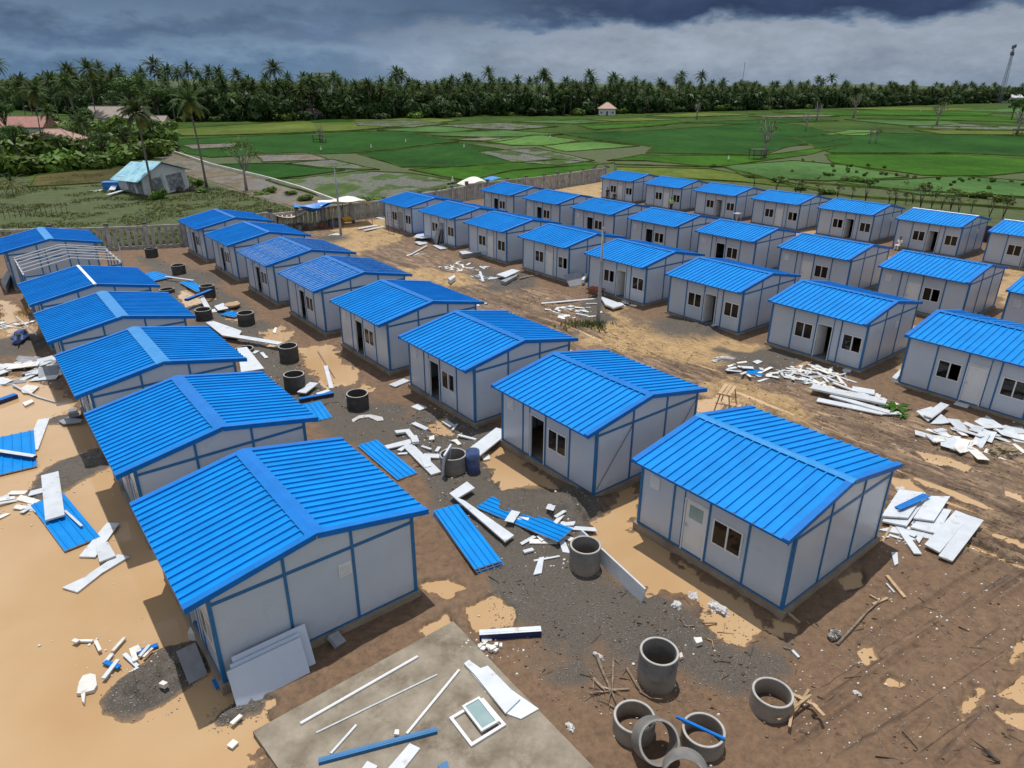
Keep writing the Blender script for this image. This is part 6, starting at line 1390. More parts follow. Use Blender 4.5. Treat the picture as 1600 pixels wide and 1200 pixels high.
# --- tarp shelters by the fence
def tarp(root, m, xs, ys, zf, nx=9, ny=7):
    mb = MB(); vs = []
    for i in range(nx):
        for j in range(ny):
            u, v = i / (nx - 1), j / (ny - 1); vs.append((xs[0] + (xs[1] - xs[0]) * u, ys[0] + (ys[1] - ys[0]) * v, zf(u, v)))
    n_ = len(vs); vs += [(x_, y_, z_ - .012) for x_, y_, z_ in vs]
    fs = [(i * ny + j, (i + 1) * ny + j, (i + 1) * ny + j + 1, i * ny + j + 1) for i in range(nx - 1) for j in range(ny - 1)]
    mb.add(vs, fs + [tuple(n_ + k for k in reversed(q_)) for q_ in fs], m); return mb.build('tarp', root, True)
def shelter(p, rz, label, m, w, d, zf, posts):
    root = empty('tarp_shelter', (p[0], p[1], .15), rz, label, 'shelter')
    tarp(root, m, (-w / 2, w / 2), (-d / 2, d / 2), zf)
    for (x_, y_, z_) in posts: MB().tube([(x_ * 1.05, y_ * 1.05, -.15), (x_, y_, z_)], .04, 'wood' if x_ > 0 else 'steel_dark', 6).build('post', root)
    return root
p = [(-22.6,79.1)][0]; shelter(p, R(20), 'shelter with a sagging bright blue tarp by the fence', 'tarp_blue', 4.0, 2.6, lambda u, v: 2.35 - .5 * math.sin(math.pi * u) * math.sin(math.pi * v) + .35 * abs(u - .5) + .12 * math.sin(7 * u + 3 * v), ((-1.9, -1.2, 2.5), (1.9, -1.2, 2.5), (-1.9, 1.2, 2.5), (1.9, 1.2, 2.5)))
p = [(-19.4,81.1)][0]; shelter(p, R(24), 'shelter with a white tarp behind the far grey pole', 'tarp_white', 5.6, 3.0, lambda u, v: 2.5 + .35 * math.sin(math.pi * u) - .35 * math.sin(math.pi * v) + .15 * math.sin(9 * u + 2 * v), ((-2.6, -1.4, 2.5), (2.6, -1.4, 2.5), (-2.6, 1.4, 2.5), (2.6, 1.4, 2.5), (0, 1.4, 2.8)))
p = [(-24.8,77.9)][0]; shelter(p, R(28), 'low shelter with a sagging pinkish cloth', 'tarp_pink', 3.4, 1.8, lambda u, v: 1.75 - .45 * math.sin(math.pi * u) + .25 * u, ((-1.65, -.85, 1.75), (1.65, -.85, 2.0), (-1.65, .85, 1.75), (1.65, .85, 2.0)))
p = [(-5.7,104.8)][0]; shelter(p, R(35), 'round backed white canopy before the last cabin of the fourth row', 'tarp_white', 4.0, 3.4, lambda u, v: 1.55 + 1.05 * math.sin(math.pi * u) * (.55 + .45 * math.sin(math.pi * v)), ((-1.9, -1.5, 1.6), (1.9, -1.5, 1.6), (-1.9, 1.5, 1.6), (1.9, 1.5, 1.6)))
p = [(-2.6,106.8)][0]; shelter(p, R(35), 'small blue tarp behind the white canopy', 'tarp_blue', 3.0, 2.4, lambda u, v: 2.0 + .3 * math.sin(math.pi * u), ((-1.4, -1.1, 2.0), (1.4, -1.1, 2.0), (-1.4, 1.1, 2.0), (1.4, 1.1, 2.0)))
def barrow(p, rz, m, label, z=.15):
    root = empty('wheelbarrow', (p[0], p[1], z), rz, label, 'wheelbarrow')
    mb = MB(); lo = [(-.45, -.28), (.40, -.22), (.40, .22), (-.45, .28)]; hi = [(-.62, -.40), (.62, -.34), (.62, .34), (-.62, .40)]
    vs = [(x_, y_, .42) for x_, y_ in lo] + [(x_, y_, .75) for x_, y_ in hi] + [(x_ * .96, y_ * .95, .75) for x_, y_ in hi] + [(x_, y_, .44) for x_, y_ in lo]
    mb.add(vs, [(3, 2, 1, 0)] + [(i, (i + 1) % 4, 4 + (i + 1) % 4, 4 + i) for i in range(4)] + [(4 + i, 4 + (i + 1) % 4, 8 + (i + 1) % 4, 8 + i) for i in range(4)] + [(8 + i, 8 + (i + 1) % 4, 12 + (i + 1) % 4, 12 + i) for i in range(4)] + [(12, 13, 14, 15)], m).build('tray', root)
    for s_ in (-1, 1):
        MB().tube([(.75, .06 * s_, .2), (-.4, .25 * s_, .4), (-1.1, .3 * s_, .62)], .02, 'steel_dark', 6).build('handle', root)
        MB().tube([(-.4, .25 * s_, .4), (-.5, .27 * s_, .0)], .02, 'steel_dark', 6).build('leg', root)
    w = MB(); w.lathe([(.20, -.04, None), (.20, .04, None), (.13, .05, None), (.02, .05, None), (.02, -.05, None), (.13, -.05, None)], 'steel_dark', 18, close=True); wo_ = w.build('wheel', root, loc=(.75, 0, .2)); wo_.rotation_euler.x = math.pi / 2
barrow([(-19.3,81.1)][0], R(30), 'yellow_paint', 'yellow wheelbarrow under the white tarp')
barrow([(6.43,51.23)][0], R(-40), 'rust', 'rusty red wheelbarrow behind the grey pole')
# junk under the shelters
for k, pp in enumerate([(-24.7,77.2),(-23.9,77.9),(-22.8,77.6),(-21.6,79.1),(-20.8,80.3),(-20.3,81.1)]):
    o = MB().box((-.5, -.35, 0), (.5, .35, .5), ['rust', 'grey_panel', 'steel_dark', 'rust', 'plastic_blue', 'wood'][k]).box((-.4, -.3, .5), (.3, .3, .72), 'steel_dark').build('tool_crate', None, loc=(pp[0], pp[1], .12), rotz=random.uniform(0, 3)); tag(o, ['rust red crate under the pinkish cloth', 'grey crate under the pinkish cloth', 'dark crate between the two cloths', 'rust red crate under the blue tarp', 'blue crate beside the far pole', 'wooden crate beside the far pole'][k], 'crate')
# rusty ladder scaffold before the last cabin of the third row
p = along(C2, 49.07); lx = Matrix.Translation((p[0], p[1], 0)) @ Matrix.Rotation(YAW, 4, 'Z')
sc_ = empty('ladder_scaffold', (0, 0, 0), 0, 'rusty ladder scaffold standing before a cabin door', 'scaffold'); sc_.matrix_world = lx @ Matrix.Translation((-4.0, -.7, .15))
for yy in (-.6, .6):
    for xx in (-.35, .35): MB().tube([(xx, yy, 0), (xx, yy, 2.3)], .025, 'rust', 6).build('upright', sc_)
for k in range(6):
    for xx in (-.35, .35): MB().tube([(xx, -.6, .3 + .38 * k), (xx, .6, .3 + .38 * k)], .018, 'rust', 5).build('rung', sc_)
# small chair frame at a back row corner
p = along(E2, 24.7); o = empty('metal_stand', (0, 0, 0), 0, 'small pale metal stand between two back row cabins', 'stand'); o.matrix_world = Matrix.Translation((p[0], p[1], 0)) @ Matrix.Rotation(YAW, 4, 'Z') @ Matrix.Translation((-3.9, -3.9, .15))
for xx in (-.4, .4):
    for yy in (-.3, .3): MB().tube([(xx, yy, 0), (xx, yy, 1.1)], .03, 'steel_galv', 6).build('leg', o)
MB().box((-.45, -.35, 1.08), (.45, .35, 1.14), 'steel_galv').build('top', o)

# --- people
def skin_obj(name, joints, edges, m, parent, lvl=2):
    me = bpy.data.meshes.new(name); me.from_pydata([j[0] for j in joints], edges, []); me.materials.append(MAT[m])
    o = link_mesh(name, me, parent); md = o.modifiers.new('skin', 'SKIN'); md.use_smooth_shade = True
    for i, j in enumerate(joints): me.skin_vertices[0].data[i].radius = j[1] if isinstance(j[1], tuple) else (j[1], j[1])
    me.skin_vertices[0].data[0].use_root = True
    sb = o.modifiers.new('subsurf', 'SUBSURF'); sb.levels = lvl; sb.render_levels = lvl
    return o
def person(p, z, rz, label, shirt, trousers, sit=False):
    root = empty('person', (p[0], p[1], z), rz, label, 'person')
    hz = .48 if sit else .92
    J = {'pelvis': ((0, 0, hz), (.13, .10)), 'waist': ((0, -.01, hz + .16), (.12, .09)), 'chest': ((0, -.02, hz + .38), (.15, .10)), 'neck': ((0, 0, hz + .56), .055), 'jaw': ((0, -.03, hz + .66), (.07, .08)), 'crown': ((0, -.01, hz + .79), (.075, .09))}
    E = [('pelvis', 'waist'), ('waist', 'chest'), ('chest', 'neck'), ('neck', 'jaw'), ('jaw', 'crown')]
    for s_, n_ in ((-1, 'l'), (1, 'r')):
        J['sh' + n_] = ((.19 * s_, 0, hz + .49), .055); J['el' + n_] = ((.25 * s_, -.02, hz + .22), .042); J['wr' + n_] = ((.24 * s_, -.14, hz + .01 + (.05 if sit else 0)), .03); J['ha' + n_] = ((.23 * s_, -.17, hz - .07 + (.1 if sit else 0)), (.035, .02)); J['fi' + n_] = ((.23 * s_, -.20, hz - .14 + (.14 if sit else 0)), (.025, .012))
        E += [('chest', 'sh' + n_), ('sh' + n_, 'el' + n_), ('el' + n_, 'wr' + n_), ('wr' + n_, 'ha' + n_), ('ha' + n_, 'fi' + n_)]
        if sit:
            J['hi' + n_] = ((.10 * s_, -.04, hz - .02), .085); J['kn' + n_] = ((.13 * s_, -.42, hz + .05), .06); J['an' + n_] = ((.13 * s_, -.40, .08), .04)
        else:
            J['hi' + n_] = ((.10 * s_, 0, hz - .06), .085); J['kn' + n_] = ((.11 * s_, -.03 * s_, hz - .44), .06); J['an' + n_] = ((.11 * s_, .02, .08), .04)
        a_ = J['an' + n_][0]; J['to' + n_] = ((a_[0], a_[1] - .16, .03), (.04, .025))
        E += [('pelvis', 'hi' + n_), ('hi' + n_, 'kn' + n_), ('kn' + n_, 'an' + n_), ('an' + n_, 'to' + n_)]
    def sub(names, grow, m, nm):
        ks = [k for k in names if k in J]; ix = {k: i for i, k in enumerate(ks)}
        jj = [(J[k][0], tuple(v + grow for v in (J[k][1] if isinstance(J[k][1], tuple) else (J[k][1],) * 2))) for k in ks]
        return skin_obj(nm, jj, [(ix[a], ix[b]) for a, b in E if a in ix and b in ix], m, root)
    sub(list(J), 0, 'skin', 'body')
    sub(['chest', 'waist', 'pelvis', 'shl', 'shr', 'ell', 'elr'], .018, shirt, 'shirt')
    sub(['pelvis', 'hil', 'hir', 'knl', 'knr', 'anl', 'anr'], .02, trousers, 'trousers')
    c_ = J['crown'][0]; mb = MB(); mb.lathe([(.0, .105, None), (.06, .095, None), (.095, .05, None), (.10, -.01, None), (.09, -.05, None)], 'hair', 14); h_ = mb.build('hair', root, True, loc=(c_[0], c_[1] + .015, c_[2] - .01))
    return root
G_ = lambda row, d, lx_, ly_: (along(row, d)[0] + AX[0] * lx_ + UX[0] * ly_, along(row, d)[1] + AX[1] * lx_ + UX[1] * ly_)
person(G_(E2, 32.95, -3.9, -2.2), .18, R(-20), 'worker in lime vest and dark trousers before a closed white door', 'cloth_lime', 'cloth_dark')
person(G_(E2, 41.18, -3.7, 1.2), .18, R(30), 'standing figure in dark clothes at the farthest back row cabin', 'cloth_dark', 'cloth_dark')
person(G_(E2, 41.18, -3.7, -.2), .18, R(-30), 'sitting figure in dark clothes at the farthest back row cabin', 'cloth_dark', 'cloth_dark', True)
p = G_(E2, 0, -3.8, 2.0); person(p, .18, R(-60), 'man in a white shirt sitting before a back row cabin', 'cloth_white', 'cloth_white', True)
person([(-26.6,79)][0], .15, R(10), 'worker in white helmet and dark clothes beside the fence', 'cloth_dark', 'cloth_dark')
flat_piece('stone_seat', [(p[0] - .25, p[1] - .2), (p[0] + .25, p[1] - .2), (p[0] + .25, p[1] + .25), (p[0] - .25, p[1] + .25)], 'low block the man in white sits on', 'block', z=.2, th=.36, m='concrete_raw', side='concrete_raw', tilt=0)

# --- litter and pebbles nobody could count
rnd = random.Random(99)
def crumbs(name, n, pick, size, m, flat=.5):
    mb = MB()
    pts = [pick() for _ in range(n)]
    hs = ground_field(np.array([p_[0] for p_ in pts]), np.array([p_[1] for p_ in pts]))[0]
    for (x_, y_), h_ in zip(pts, hs):
        s_ = size * rnd.choice((.35, .5, .6, .8, 1.0, 1.6)) ; z_ = max(h_, 0.0) - .005
        a = rnd.uniform(0, 6.28); vs = []
        k_ = rnd.choice((4, 5, 6)); el = rnd.uniform(.5, 1)
        for lev, sc2 in ((0, 1.0), (flat * s_, rnd.uniform(.55, .9))):
            for i in range(k_):
                t = a + 6.283 * i / k_; r_ = s_ * sc2 * .6
                vs.append((x_ + r_ * math.cos(t), y_ + r_ * el * math.sin(t), z_ + lev * rnd.uniform(.8, 1.2)))
        mb.add(vs, [tuple(range(k_, 2 * k_))] + [(i, (i + 1) % k_, k_ + (i + 1) % k_, k_ + i) for i in range(k_)], m)
    return tag(mb.build(name), kind='stuff')
def near_scrap():
    c_ = rnd.choice(SCRAP_SPOTS); r_ = abs(rnd.gauss(0, .9)); t = rnd.uniform(0, 6.28); return (c_[0] + r_ * math.cos(t), c_[1] + r_ * math.sin(t))
crumbs('foam_litter', 2200, near_scrap, .055, 'foam')
def in_polys(polys):
    def f():
        while True:
            pl = rnd.choice(polys); x_ = rnd.uniform(min(q_[0] for q_ in pl), max(q_[0] for q_ in pl)); y_ = rnd.uniform(min(q_[1] for q_ in pl), max(q_[1] for q_ in pl))
            if sdist(pl, np.array([x_]), np.array([y_]))[0] > -.3: return x_, y_
    return f
NEARG = [[(-0.83,18.64),(2.87,19),(4.33,17.43),(6.83,16.87),(8.07,14.35),(5.9,13.06),(1.71,13.04),(-0.15,15.74)]]
crumbs('gravel', 2600, in_polys(NEARG), .028, 'pebble', .7)
def heapsite():
    c_, r_, _h = rnd.choice(HEAPS[:20]); r2 = r_ * math.sqrt(rnd.random()) * 1.1; t = rnd.uniform(0, 6.28); return (c_[0][0] + r2 * math.cos(t), c_[0][1] + r2 * math.sin(t))
crumbs('gravel', 3000, heapsite, .030, 'pebble', .7)
LANE = [[(-5.09,30.78),(-1.29,31.56),(-2.49,22.85),(-3.78,25.26)], [(-15.39,38.51),(-5.84,31.51),(-4.47,26.34),(-10.7,31.46)], [(-22.21,48.78),(-16.56,44.47),(-9.45,33.03),(-11.67,31.45)], [(-36.1,65),(-25.93,58.01),(-17.9,45.83),(-19.5,43.11)], [(-12.4,65.5),(-1.2,60.7),(6.48,41.02),(14.03,27.68),(20.5,27.74),(25.9,31.86),(15.51,38.91),(5.34,56.47)], [(8.34,15.05),(18.05,20.18),(12.42,11.8),(7.24,11.77)]]
crumbs('gravel', 3000, in_polys(LANE), .034, 'pebble', .6)
crumbs('foam_litter', 700, in_polys(LANE), .045, 'foam')
MUDDY = [[(9.22,28.24),(14.42,30.99),(17.53,26.54),(19.92,22.6),(23.87,28.39),(17.75,35.05),(11.62,38.86),(5.17,54.48),(-1.3,65.8),(-2.26,58.45),(4.25,43.45)]]
crumbs('mud_clods', 1800, in_polys(MUDDY), .045, 'mud_clod', .6)
crumbs('mud_clods', 900, in_polys(LANE[:4] + NEARG + [[(3.8,15.51),(8.62,15.8),(12.99,18.74),(18.53,20.55),(12.46,11.62),(3.14,11.58)]]), .05, 'mud_clod', .6)
def chips():
    mb = MB(); pk = in_polys(LANE + NEARG + [[(8.62,15.8),(19.92,22.6),(12.46,11.62),(7.02,11.6)]])
    P_ = [pk() for _ in range(420)]; H_ = ground_field(np.array([p[0] for p in P_]), np.array([p[1] for p in P_]))[0]
    for k in range(420):
        x_, y_ = P_[k]; L_ = rnd.choice((.08, .12, .15, .2, .3, .5)); a = rnd.uniform(0, 3.14); w_ = rnd.uniform(.004, .012); z_ = max(0, float(H_[k])) + .012
        dx, dy = math.cos(a) * L_ / 2, math.sin(a) * L_ / 2; nx_, ny_ = -math.sin(a) * w_, math.cos(a) * w_
        mb.add([(x_ - dx - nx_, y_ - dy - ny_, z_ - .01), (x_ + dx - nx_, y_ + dy - ny_, z_ - .01), (x_ + dx + nx_, y_ + dy + ny_, z_ - .01), (x_ - dx + nx_, y_ - dy + ny_, z_ - .01), (x_ - dx, y_ - dy, z_ + w_), (x_ + dx, y_ + dy, z_ + w_ + rnd.uniform(0, .05))], [(0, 1, 5, 4), (2, 3, 4, 5), (1, 2, 5), (3, 0, 4)], rnd.choice(('driftwood', 'driftwood', 'bark_dark', 'wood')))
    return tag(mb.build('twigs'), kind='stuff')
chips()

# ------------------------------------------------------------------ palms, trees, shrubs
def frond(mb, base, az, elev, L, droop, m, nleaf=14, lw=.10, ll=.9, rnd=random):
    """one feather leaf: arching midrib with leaflets either side"""
    pts = []; d = Vector((math.cos(az) * math.cos(elev), math.sin(az) * math.cos(elev), math.sin(elev))); p = Vector(base); n = 6
    for i in range(n + 1):
        pts.append(p.copy()); p = p + d * (L / n); d = (d + Vector((0, 0, -droop / n * (1 + .5 * i)))).normalized()
    side = Vector((-math.sin(az), math.cos(az), 0))
    vs, fs = [], []
    for i in range(n): 
        o = len(vs); w = .05 * (1 - i / n) + .015
        vs += [pts[i] - side * w, pts[i] + side * w, pts[i + 1] + side * w * .8, pts[i + 1] - side * w * .8]; fs.append((o, o + 1, o + 2, o + 3))
    for k in range(nleaf):
        t = .12 + .86 * (k + .5) / nleaf; f = t * n; i = min(n - 1, int(f)); q = pts[i].lerp(pts[i + 1], f - i); fwd = (pts[i + 1] - pts[i]).normalized()
        le = ll * math.sin(math.pi * (.18 + .78 * t)) * rnd.uniform(.8, 1.1)
        for s_ in (-1, 1):
            tip = q + side * (s_ * le * .72) + fwd * (le * .45) + Vector((0, 0, -le * rnd.uniform(.25, .7)))
            o = len(vs); vs += [q - fwd * lw, q + fwd * lw, tip]; fs.append((o, o + 1, o + 2))
    mb.add(vs, fs, m)

def palm_meshes(seed, h, nfr, nleaf, L, lean, dead=2, lw=.20, ll=1.15):
    rnd = random.Random(seed); tr = MB(); a = rnd.uniform(0, 6.28)
    pts = [(lean * (t ** 1.7) * math.cos(a) * h, lean * (t ** 1.7) * math.sin(a) * h, h * t) for t in (0, .08, .25, .5, .75, 1)]
    tr.tube(pts, [.30, .20, .165, .15, .135, .12], 'trunk', 7)
    top = Vector(pts[-1]); cr = MB()
    for k in range(nfr):
        t = k / nfr; el = R(78) - t * R(118) + rnd.uniform(-.12, .12)
        m = 'palm_leaf_yellow' if k >= nfr - dead else 'palm_leaf'
        frond(cr, top + Vector((0, 0, .15)), 2.4 * k + rnd.uniform(-.25, .25), el, L * rnd.uniform(.8, 1.1) * (1 if t > .15 else .75), .55 + .5 * t, m, nleaf, lw, ll, rnd=rnd)
    for k in range(5):
        b = top + Vector((rnd.uniform(-.3, .3), rnd.uniform(-.3, .3), -.2)); cr.tube([b, b - Vector((0, 0, .3))], [.1, .12], 'weed_leaf', 5)
    return tr.mesh('trunk', True), cr.mesh('crown')
PALMS = [palm_meshes(100 + k, 1.0 * (13 + 1.2 * k), 26 + k % 3, 13, 5.2, [.05, .12, .02, .09, .16, .04, .07][k], 1 + k % 2) for k in range(7)]
def palm(p, k, s, label, group=None, rz=None, z=0.0, meshes=None):
    root = empty('coconut_palm', (p[0], p[1], z), random.uniform(0, 6.28) if rz is None else rz, label, 'palm tree', group); w_r = s * random.uniform(.82, 1.2) if group else s; root.scale = (w_r, w_r, s); root.rotation_euler.x = random.uniform(-.07, .07) if group else 0
    tr, cr = meshes or PALMS[k % len(PALMS)]
    link_mesh('trunk', tr, root); link_mesh('crown', cr, root); return root

def leaf_cloud(mb, centre, rad, n, size, m, rnd, shell=.55):
    vs, fs = [], []
    for _ in range(n):
        d = Vector((rnd.gauss(0, 1), rnd.gauss(0, 1), rnd.gauss(0, 1))).normalized(); r_ = shell + (1 - shell) * rnd.random() ** .5
        c = Vector(centre) + Vector((d.x * rad[0], d.y * rad[1], d.z * rad[2])) * r_
        nrm = (d + Vector((rnd.uniform(-.8, .8), rnd.uniform(-.8, .8), rnd.uniform(-.2, 1.0)))).normalized()
        u = nrm.orthogonal().normalized(); w = nrm.cross(u); a = rnd.uniform(0, 6.28); u, w = u * math.cos(a) + w * math.sin(a), w * math.cos(a) - u * math.sin(a)
        s_ = size * rnd.uniform(.6, 1.4); o = len(vs)
        vs += [c - u * s_, c + w * s_ * .45, c + u * s_, c - w * s_ * .45]; fs.append((o, o + 1, o + 2, o + 3))
    mb.add(vs, fs, m)

def bush_mesh(seed, m='bush_leaf', n=520, size=.20):
    rnd = random.Random(seed); mb = MB()
    for k in range(7):
        c = (rnd.uniform(-.7, .7), rnd.uniform(-.7, .7), rnd.uniform(.25, .75)); r_ = rnd.uniform(.35, .6)
        leaf_cloud(mb, c, (r_, r_, r_ * .8), n // 7, size, m, rnd)
    return mb.mesh('crown')
BUSH = [bush_mesh(k) for k in range(5)]
DARK = [bush_mesh(20 + k, 'grove_leaf', 460, .22) for k in range(4)]
def bush_stem(seed):
    rnd = random.Random(seed); mb = MB()
    for k in range(5): mb.tube([(0, 0, -.1), (rnd.uniform(-.3, .3), rnd.uniform(-.3, .3), .35), (rnd.uniform(-.6, .6), rnd.uniform(-.6, .6), .8)], [.04, .03, .012], 'bark_dark', 5)
    return mb.mesh('stem')
BSTEM = bush_stem(4)
def bush(p, sx, sz, label, group=None, k=None, z=0.0, name='bush', cat='bush', dark=False):
    root = empty(name, (p[0], p[1], z), random.uniform(0, 6.28), label, cat, group); root.scale = (sx, sx, sz)
    link_mesh('crown', (DARK[random.randrange(4)] if dark else BUSH[random.randrange(5) if k is None else k]), root); link_mesh('stem', BSTEM, root); return root

def tree_meshes(seed, h, cr_r, n=1500, m='tree_leaf', bark='bark_dark', leaf=.34, clumps=13, open_=.0):
    rnd = random.Random(seed); tr = MB(); cw = MB(); top = Vector((rnd.uniform(-.3, .3), rnd.uniform(-.3, .3), h * .5))
    tr.tube([(0, 0, -.2), (0, 0, h * .2), top], [h * .035, h * .026, h * .02], bark, 8)
    for k in range(clumps):
        a = 2.4 * k; r_ = cr_r * math.sqrt((k + .5) / clumps) * rnd.uniform(.7, 1); zc = h * (.62 + .30 * (1 - (r_ / cr_r) ** 2) + rnd.uniform(-.09, .07)); c = Vector((r_ * math.cos(a), r_ * math.sin(a), zc))
        st = Vector((0, 0, h * rnd.uniform(.25, .48))).lerp(top, .4); tr.tube([st, st.lerp(c, .5) + Vector((0, 0, .1 * h * rnd.random())), c], [h * .013, h * .009, h * .003], bark, 5)
        q = cr_r * rnd.uniform(.30, .48); leaf_cloud(cw, c, (q, q, q * .72), int(n / clumps), leaf, m, rnd, .35 + open_)
    return tr.mesh('trunk', True), cw.mesh('crown')
TREES = [tree_meshes(200 + k, 12, [4.6, 5.6, 3.8][k]) for k in range(3)]
def tree(p, k, s, label, group=None, meshes=None, name='broadleaf_tree', z=0.0):
    root = empty(name, (p[0], p[1], z), random.uniform(0, 6.28), label, 'tree', group); root.scale = (s, s, s)
    tr, cr = meshes or TREES[k % 3]; link_mesh('trunk', tr, root); link_mesh('crown', cr, root); return root

# --- the grove along the far side of the paddies
GROVE = [(-368.9,507.4),(-271,421.8),(-207.9,367.4),(-148,314.9),(-124.7,317.1),(-91.3,326.1),(-88.8,338.5),(-65.7,340.8),(-32.3,364.5),(-22.6,388.5),(26.6,394),(74.7,435.8),(122,473.9),(176,512.1),(239.2,556.9),(324.7,630.4),(421,711.2),(607.4,843.8)]
seg = []
for i in range(len(GROVE) - 1):
    seg.append((math.dist(GROVE[i], GROVE[i + 1]), Vector(GROVE[i]), Vector(GROVE[i + 1])))
tot = sum(s_[0] for s_ in seg)
def grove_at(t, depth):
    t = t * tot
    for L_, a, b in seg:
        if t <= L_: break
        t -= L_
    q = a.lerp(b, min(1, t / L_)); d = q.normalized(); return q + d * depth
rg = random.Random(5); st_ = random.getstate(); random.seed(12)
w_ = [0.0]
for L_, a, b in seg: w_.append(w_[-1] + L_ / ((a + b) / 2).length)            # even spacing as seen, denser count close by
def grove_t(u):
    u = u * w_[-1]; acc = 0.0
    for i, (L_, a, b) in enumerate(seg):
        if u <= w_[i + 1]: return (acc + L_ * (u - w_[i]) / (w_[i + 1] - w_[i])) / tot
        acc += L_
    return 1.0
NP = 250
for k in range(NP):
    u = (k + rg.uniform(0, 1)) / NP; dep = rg.choice((2, 5, 9, 14, 20, 30)) + rg.uniform(0, 5); q = grove_at(grove_t(u), dep)
    hh = (.62 + .30 * min(1, dep / 16)) * (1.02 - .10 * sstep(330, 560, q.length)) * rg.uniform(.78, 1.22)
    palm((q.x, q.y), rg.randrange(7), float(hh), 'coconut palm in the dense grove beyond the rice fields', 'coconut palms of the far grove')
for k in range(75):
    u = (k + rg.uniform(0, 1)) / 75; q = grove_at(grove_t(u), rg.uniform(-1, 3)); s_ = rg.uniform(2.0, 4.2)
    bush((q.x, q.y), s_ * 1.15, s_, 'leafy shrub along the foot of the far palm grove', 'shrubs along the far grove', dark=k % 3 != 0)
# the rest of the grove behind reads as one mass
def numpy_join(items, name, mats):
    V, F, MI, off = [], [], [], 0
    for me, mtx in items:
        n = len(me.vertices); co = np.empty(n * 3, np.float32); me.vertices.foreach_get('co', co); co = co.reshape(-1, 3)
        mt = np.array(mtx); V.append(co @ mt[:3, :3].T + mt[:3, 3])
        li = np.empty(len(me.loops), np.int32); me.loops.foreach_get('vertex_index', li); lt = np.empty(len(me.polygons), np.int32); me.polygons.foreach_get('loop_total', lt)
        mi = np.empty(len(me.polygons), np.int32); me.polygons.foreach_get('material_index', mi); mp_ = np.array([mats.index(x.name) for x in me.materials], np.int32)
        F.append((li + off, lt)); MI.append(mp_[mi]); off += n
    me = bpy.data.meshes.new(name); v = np.concatenate(V); me.vertices.add(len(v)); me.vertices.foreach_set('co', v.astype(np.float32).ravel())
    li = np.concatenate([f[0] for f in F]); lt = np.concatenate([f[1] for f in F]); me.loops.add(len(li)); me.loops.foreach_set('vertex_index', li.astype(np.int32))
    me.polygons.add(len(lt)); me.polygons.foreach_set('loop_start', (np.cumsum(lt) - lt).astype(np.int32)); me.update(calc_edges=True)
    for x in mats: me.materials.append(MAT[x])
    me.polygons.foreach_set('material_index', np.concatenate(MI).astype(np.int32)); return me
def at_mtx(q, s_, sz=None, rz=0.0): return Matrix.Translation((q[0], q[1], 0)) @ Matrix.Rotation(rz, 4, 'Z') @ Matrix.Diagonal((s_, s_, sz or s_, 1))
items = []
for k in range(620):
    u = (k + rg.uniform(0, 1)) / 620; q = grove_at(grove_t(u), rg.uniform(6, 75)); mt = at_mtx(q, rg.uniform(.55, .98) * (1 - .10 * float(sstep(330, 560, q.length))), None, rg.uniform(0, 6))
    tr, cr = PALMS[rg.randrange(7)]; items += [(tr, mt), (cr, mt)]
for k in range(560):
    u = (k + rg.uniform(0, 1)) / 560; q = grove_at(grove_t(u), rg.uniform(4, 60)); s_ = rg.uniform(4.0, 8.0); items.append((DARK[rg.randrange(4)], at_mtx(q, s_ * 1.0, s_ * 1.35, rg.uniform(0, 6))))
MATS_ = ['trunk', 'palm_leaf', 'palm_leaf_yellow', 'weed_leaf', 'bush_leaf', 'bark_dark', 'tree_leaf', 'grove_leaf']
tag(link_mesh('palm_grove', numpy_join(items, 'palm_grove', MATS_)), kind='stuff')
# a paler line of wood far off at the left and right
items = []
for k in range(420):
    x_ = rg.uniform(-1500, 1700); y_ = rg.uniform(1000, 1500) if x_ < 300 else rg.uniform(900, 1300); s_ = rg.uniform(6, 11)
    items.append((DARK[rg.randrange(4)], at_mtx((x_, y_), s_ * 1.8, s_ * .95, rg.uniform(0, 6))))
for k in range(90):
    x_ = rg.uniform(-1300, 1500); y_ = rg.uniform(850, 1000); items.append((PALMS[rg.randrange(7)][1], at_mtx((x_, y_), rg.uniform(.7, .95), None, rg.uniform(0, 6))))
tag(link_mesh('distant_wood', numpy_join(items, 'distant_wood', MATS_)), kind='stuff')
# broad crowns that stand above the palms
for (p, k, s_, lab) in (([(-137.3,268.3)][0], 0, 1.55, 'tall broadleaf tree with a rounded crown above the left palms'), ([(-101.3,331)][0], 1, 1.5, 'tall broadleaf tree with a loose crown above the grove'), ([(-69.3,346.9)][0], 2, 1.45, 'dark dense tree standing among the palms'), ([(-75.9,339.8)][0], 0, 1.2, 'smaller dark tree left of the dense one'), ([(165.5,531.1)][0], 1, 1.6, 'round topped tree in the right part of the grove'), ([(-32.9,371.8)][0], 0, 1.0, 'low broadleaf tree at the front of the grove'), ([(-125.8,306.2)][0], 2, 1.2, 'broadleaf tree behind the left road')):
    q = Vector(p) + Vector(p).normalized() * 18; tree((q.x, q.y), k, s_, lab)

for k in range(34):
    u = (k + rg.uniform(0, 1)) / 34; q = grove_at(grove_t(u), rg.uniform(3, 22)); tree((q.x, q.y), k, rg.uniform(.75, 1.25), 'dark broadleaf tree mixed among the palms of the far grove', 'broadleaf trees of the far grove')
